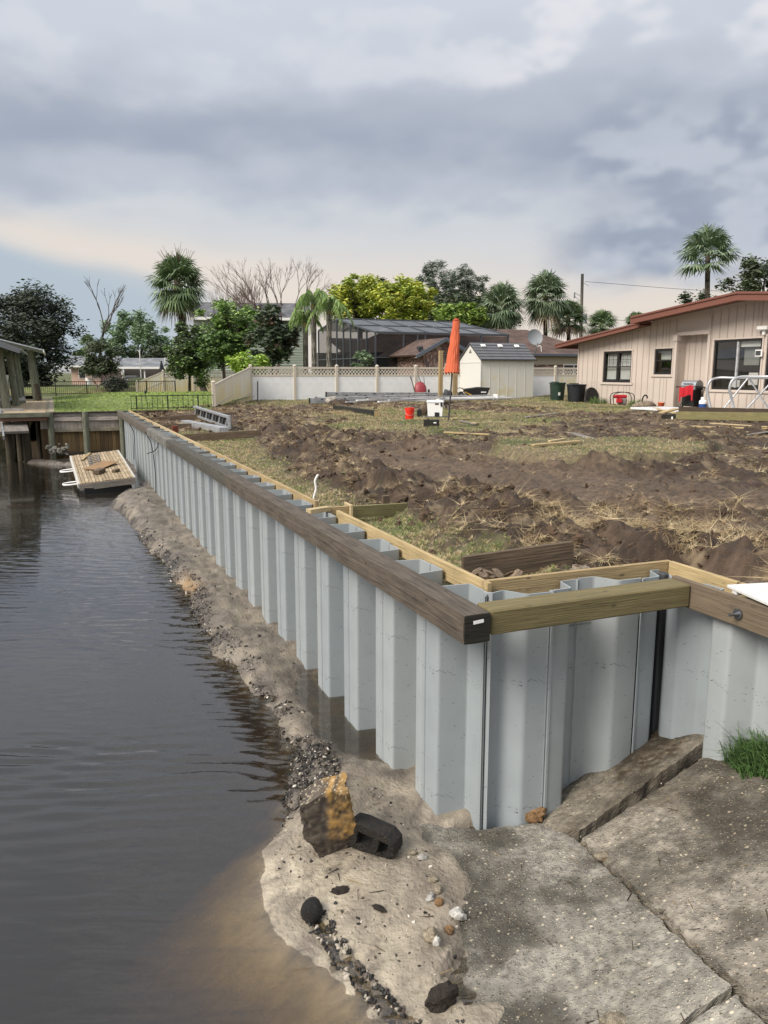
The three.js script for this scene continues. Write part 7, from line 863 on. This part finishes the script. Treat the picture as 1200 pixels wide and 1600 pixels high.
// feather palm with hanging leaflets
function featherPalm(label, base, top, R, seed) {
  const r = rng(seed), t = thing('queen_palm', label, 'palm tree', base, 0, 'queen palms beside the pool enclosure'), T0 = top.clone().sub(base), P = [], C = [], pd = [], green = hexes(['#6f8a45', '#7f9a55', '#5f7a3b', '#91a668']);
  part(t, 'trunk', new THREE.TubeGeometry(new THREE.CatmullRomCurve3([V3(0, -0.3, 0), T0.clone().multiplyScalar(0.5), T0]), 14, 0.17, 10), mat('#a39c90', { map: rep(T.bark, 1, 6) })); part(t, 'crownshaft', cyl(T0.clone().add(V3(0, -0.35, 0)), T0.clone().add(V3(0, 0.45, 0)), 0.2, 0.1, 8), mat('#8a7a4a'));
  for (let i = 0; i < 18; i++) { const az = i * 2.4 + r() * 0.5, el = lerp(1.25, 0.1, i / 18), L = R * (0.85 + r() * 0.3), pts = []; for (let k = 0; k <= 10; k++) { const s = k / 10, o = L * s * Math.cos(el) * (1 - 0.25 * s), y = L * (Math.sin(el) * s * 1.0 - 0.95 * s * s) + 0.3; pts.push(V3(T0.x + Math.cos(az) * o, T0.y + y, T0.z + Math.sin(az) * o)); } for (let k = 1; k <= 10; k++) pd.push(branchGeo(pts[k - 1], pts[k], 0.03 * (1.1 - k / 10), 0.03 * (1 - k / 11), 3));
    for (let k = 0; k < 62; k++) { const s = 0.15 + 0.85 * (k / 62), q = Math.min(9, Math.floor(s * 10)), f = s * 10 - q, p = pts[q].clone().lerp(pts[q + 1], f), sd = k % 2 ? 1 : -1, side = V3(-Math.sin(az) * sd, 0, Math.cos(az) * sd), len = R * 0.34 * (1 - 0.5 * s) * (0.7 + r() * 0.6), e = p.clone().addScaledVector(side, len * (0.35 + r() * 0.3)).add(V3((r() - 0.5) * 0.15, -len * (0.75 + r() * 0.3), (r() - 0.5) * 0.15)), w = V3(Math.cos(az) * 0.035, 0, Math.sin(az) * 0.035); P.push(p.x - w.x, p.y, p.z - w.z, p.x + w.x, p.y, p.z + w.z, e.x, e.y, e.z); const c = green[Math.floor(r() * 4)], v = 0.75 + r() * 0.5; for (let z = 0; z < 3; z++) C.push(c[0] * v, c[1] * v, c[2] * v); } }
  part(t, 'frond_stalks', pd, mat('#86904f')).userData.kind = 'stuff'; part(t, 'crown', tri2geo(P, C), leafM); return t;
}
const foot = (px, d, y = 1.4) => { const p = at(px, 600, d); p.y = y; return p; };
const DARK = ['#2a3625', '#35422c', '#222c1d', '#3f4a36'], OAK = ['#3d4a2c', '#4b5a36', '#333f27', '#5c6844'], GREEN = ['#4c6a2c', '#5e7c38', '#3e5a26', '#76904a'], LIME = ['#8ea83c', '#7b9a34', '#a2b54c', '#6a8a30'], YELLOW = ['#a3ac38', '#b3b546', '#8f9e34', '#7d9132', '#c2bd58'], PALE = ['#67805a', '#7a916a', '#56704a', '#8fa07c'], PINE = ['#586554', '#66725f', '#4a5848', '#76806f'];
leafTree('oak_tree', 'big dark oak tree at the left edge behind the boathouse', foot(40, 78), at(28, 532, 78), [5.6, 5.3, 4.5], { seed: 501, clumps: 120, leaves: 26000, size: 0.19, colors: DARK, clump: 0.2, trunk: 0.5 });
leafTree('oak_tree', 'low dark foliage of a second oak at the far left', foot(-20, 72), at(-12, 560, 72), [3.6, 3.4, 3], { seed: 503, clumps: 50, leaves: 9000, size: 0.2, colors: DARK, clump: 0.28, trunk: 0.4 });
leafTree('shade_tree', 'rounded pale green tree behind the far ranch house', foot(214, 112), at(213, 538, 112), [4.9, 4.4, 4], { seed: 505, clumps: 110, leaves: 15000, size: 0.22, colors: PALE, clump: 0.16, trunk: 0.4 });
leafTree('shade_tree', 'low pale shrub tree right of the rounded pale tree', foot(262, 105), at(255, 565, 105), [2.6, 2.2, 2], { seed: 506, clumps: 40, leaves: 4000, size: 0.22, colors: OAK, clump: 0.25, trunk: 0.2 });
bareTree('dead_tree', 'tall thin dead tree behind the shrub beside the far house', foot(158, 82), 8.0, 0.42, 507, { depth: 5, r: 0.2, first: 0.42, fork: 2, m: barkPale });
leafTree('young_tree', 'small green tree with dead brush in front of the far ranch house', foot(168, 70), at(162, 568, 70), [1.7, 2.1, 1.6], { seed: 509, clumps: 40, leaves: 5200, size: 0.15, colors: OAK, clump: 0.3, trunk: 0.1 });
for (let i = 0; i < 3; i++) bareTree('dry_bush', ['left greyish leafless bush below the small green tree', 'middle greyish leafless bush below the small green tree', 'right greyish leafless bush below the small green tree'][i], foot([152, 172, 192][i], 67), 3.0, 1.1, 511 + i, { depth: 6, r: 0.05, first: 0.2, fork: 6, m: mat('#7c6c66'), cat: 'bush', group: 'dry bushes by the far fence' });
leafTree('round_bush', 'small dark round bush in front of the dry brush', foot(181, 66), at(181, 605, 66), [1.0, 0.9, 0.8], { seed: 515, clumps: 20, leaves: 2200, size: 0.12, colors: DARK, clump: 0.35, trunk: 0.05, cat: 'bush' });
fanPalm('tall shaggy cabbage palm with dead skirt above the green trees', foot(322, 62), at(277, 438, 62), 2.35, { seed: 521, n: 58, low: -1.15, dead: 0.93, skirt: 46, flowers: 5, trunk: 0.26, bend: -0.5, seg: 24 });
leafTree('green_tree', 'dense rounded green tree at the end of the lawn', foot(295, 54), at(296, 552, 54), [1.55, 2.1, 1.5], { seed: 523, clumps: 80, leaves: 15000, size: 0.13, colors: GREEN.concat(OAK), clump: 0.26, trunk: 0.12 });
leafTree('green_tree', 'taller light green tree with open crown right of the rounded one', foot(372, 52), at(364, 512, 52), [2.1, 1.9, 1.8], { seed: 525, clumps: 70, leaves: 12000, size: 0.13, colors: ['#64803a', '#7d9a4a', '#4f6b30', '#93aa5e'], clump: 0.2, trunk: 0.13, bark: mat('#3d352d') });
leafTree('green_tree', 'low green foliage under the open light green tree', foot(352, 51), at(345, 545, 51), [1.3, 1.1, 1.2], { seed: 526, clumps: 40, leaves: 6000, size: 0.13, colors: GREEN, clump: 0.3, trunk: 0.1 });
leafTree('magnolia_tree', 'dark broad-leaved tree in front of the two-storey house', foot(425, 50), at(424, 528, 50), [1.5, 1.65, 1.4], { seed: 527, clumps: 50, leaves: 5200, size: 0.19, colors: ['#33452a', '#405434', '#2a3a24', '#566548', '#5d4a3a'], clump: 0.28, trunk: 0.1, bark: mat('#3d352d') });
leafTree('bright_bush', 'bright yellow green bush leaning over the white fence', foot(385, 45.5), at(386, 571, 45.5), [1.15, 0.75, 1], { seed: 529, clumps: 34, leaves: 5200, size: 0.11, colors: LIME, clump: 0.36, trunk: 0.06, cat: 'bush' });
bareTree('bare_tree', 'leafless spreading tree in front of the two-storey house roof', foot(437, 64), 6.5, 0.5, 531, { depth: 7, r: 0.17, first: 0.46, fork: 4, m: mat('#5f4d47') });
bareTree('bare_tree', 'thin leafless twigs rising above the light green tree', foot(380, 57), 4.9, 0.22, 533, { depth: 5, r: 0.08, first: 0.55, fork: 4, m: mat('#6a5a52') });
bareTree('bare_tree', 'second spray of leafless twigs left of the spreading bare tree', foot(352, 58), 4.4, 0.22, 535, { depth: 5, r: 0.07, first: 0.55, fork: 3, m: mat('#6a5a52') });
featherPalm('left queen palm with drooping feathery fronds', foot(478, 50), at(477, 502, 50), 1.7, 541); featherPalm('middle queen palm, the tallest of the three', foot(491, 49), at(490, 472, 49), 2.0, 543); featherPalm('right queen palm against the pool enclosure', foot(514, 48.5), at(514, 482, 48.5), 1.9, 545);
leafTree('yellow_tree', 'yellow green tree left above the pool enclosure', foot(565, 76), at(562, 474, 76), [3.2, 2.5, 2.6], { seed: 551, clumps: 90, leaves: 13000, size: 0.2, colors: YELLOW, clump: 0.2, trunk: 0.25 });
leafTree('yellow_tree', 'yellow green tree right above the pool enclosure', foot(628, 74), at(625, 478, 74), [3.1, 2.3, 2.6], { seed: 553, clumps: 90, leaves: 13000, size: 0.2, colors: YELLOW, clump: 0.2, trunk: 0.25 });
leafTree('dark_tree', 'dark treetop peeking out behind the yellow green trees', foot(612, 95), at(610, 458, 95), [2.6, 1.4, 2], { seed: 555, clumps: 30, leaves: 3000, size: 0.22, colors: DARK, clump: 0.3, trunk: 0.2 });
leafTree('pine_tree', 'grey green pine, left of the pair behind the brick house', foot(682, 92), at(680, 456, 92), [2.9, 3.3, 2.4], { seed: 557, clumps: 130, leaves: 12000, size: 0.2, narrow: 0.2, colors: PINE, clump: 0.15, trunk: 0.25 });
leafTree('pine_tree', 'grey green pine, right of the pair behind the brick house', foot(728, 95), at(728, 458, 95), [2.8, 3.0, 2.4], { seed: 559, clumps: 130, leaves: 12000, size: 0.2, narrow: 0.2, colors: PINE, clump: 0.15, trunk: 0.25 });
leafTree('dark_tree', 'dark tree mass low between the pines and the palms', foot(760, 90), at(735, 490, 90), [6.5, 2.0, 2.5], { seed: 561, clumps: 80, leaves: 9000, size: 0.22, colors: OAK, clump: 0.4, trunk: 0.3 });
leafTree('lime_tree', 'low lime green tree above the brown roof', foot(722, 70), at(722, 492, 70), [2.3, 1.0, 1.6], { seed: 563, clumps: 50, leaves: 6000, size: 0.17, colors: ['#6f8a2f', '#83993a', '#5a7728', '#93a54a'], clump: 0.34, trunk: 0.15 });
fanPalm('wide shaggy palm left of the tall round palm', foot(783, 72), at(784, 474, 72), 2.3, { seed: 571, n: 60, low: -1.2, dead: 0.97, colors: ['#5c6f50', '#6c7e5e', '#4d6043', '#7f8c6d'] });
fanPalm('tall round palm behind the brick house roof', foot(853, 74), at(852, 458, 74), 2.35, { seed: 573, n: 60, low: -1.1, dead: 0.94, colors: ['#5c6f50', '#6c7e5e', '#4d6043', '#7f8c6d'] });
fanPalm('half hidden palm below the utility pole', foot(890, 78), at(888, 496, 78), 2.1, { seed: 575, n: 44, low: -0.6 }); fanPalm('small palm right of the utility pole', foot(940, 80), at(940, 505, 80), 1.7, { seed: 577, n: 40, low: -0.5 }); fanPalm('smallest palm above the house eave', foot(993, 84), at(993, 502, 84), 1.3, { seed: 579, n: 36, low: -0.5 }); fanPalm('small distant palm above the far ranch house', foot(138, 120), at(137, 536, 120), 1.6, { seed: 581, n: 34, low: -0.9 });
fanPalm('tall single palm rising behind the pink house', foot(1104, 62), at(1106, 396, 62), 2.5, { seed: 583, n: 26, low: -0.35, dead: 0.99, trunk: 0.19, seg: 24, colors: ['#5c7050', '#6c7f5e', '#4d6244', '#7d8c6c'] });
leafTree('oak_tree', 'oak tree behind the pink house at the right edge', foot(1190, 78), at(1192, 452, 78), [4.2, 2.7, 3], { seed: 585, clumps: 70, leaves: 9500, size: 0.2, colors: OAK, clump: 0.2, trunk: 0.3 });
leafTree('oak_tree', 'small treetop left of the single palm trunk', foot(1088, 82), at(1088, 474, 82), [1.7, 1.5, 1.4], { seed: 587, clumps: 26, leaves: 2200, size: 0.18, colors: OAK, clump: 0.28, trunk: 0.12 });
leafTree('shade_tree', 'green shrub inside the screened pool enclosure', foot(567, 48.6), at(567, 565, 48.6), [0.75, 0.7, 0.6], { seed: 589, clumps: 20, leaves: 1500, size: 0.1, colors: PALE, clump: 0.3, trunk: 0.04, cat: 'shrub' });
fanPalm('low dark palm between the left oak and far house', foot(128, 110), at(126, 562, 110), 1.8, { seed: 591, n: 36, low: -0.4 });
// utility pole and wires
{ const b = foot(906, 86), t = at(910, 428, 86), u = thing('utility_pole', 'wooden utility pole with transformer behind the palms', 'utility pole', b); const T0 = t.clone().sub(b); part(u, 'pole', cyl(V3(0, -0.5, 0), T0, 0.2, 0.15, 10), barkPale); const q = (k) => T0.clone().multiplyScalar(k); part(u, 'transformer', cyl(q(0.60).add(V3(0.3, -0.4, 0.2)), q(0.60).add(V3(0.3, 0.6, 0.2)), 0.28, 0.28, 12), M.galv); part(u, 'bracket', [stick(q(0.8), q(0.82).add(V3(-0.75, 0.2, 0)), 0.06, 0.06), stick(q(0.75), q(0.78).add(V3(-0.75, 0.3, 0)), 0.05, 0.05)], M.galv); part(u, 'insulator', cyl(q(0.8).add(V3(-0.8, -0.1, 0)), q(0.8).add(V3(-0.8, 0.5, 0)), 0.1, 0.06, 8), M.steel); part(u, 'arm', [stick(q(0.93), q(0.92).add(V3(0.7, -0.3, 0)), 0.05, 0.05)], M.galv);
  for (const [y, yy, l] of [[440, 452, 'upper power line running right from the pole'], [497, 503, 'lower power line running right behind the house']]) { const a = at(914, y, 86), e = at(1330, yy, 92), m = a.clone().lerp(e, 0.5); m.y -= 0.6; solo('power_line', tube([a, m, e], 0.022, 5, 40), M.darkGrey, l, 'power line'); } }
renderer.render(scene, camera);
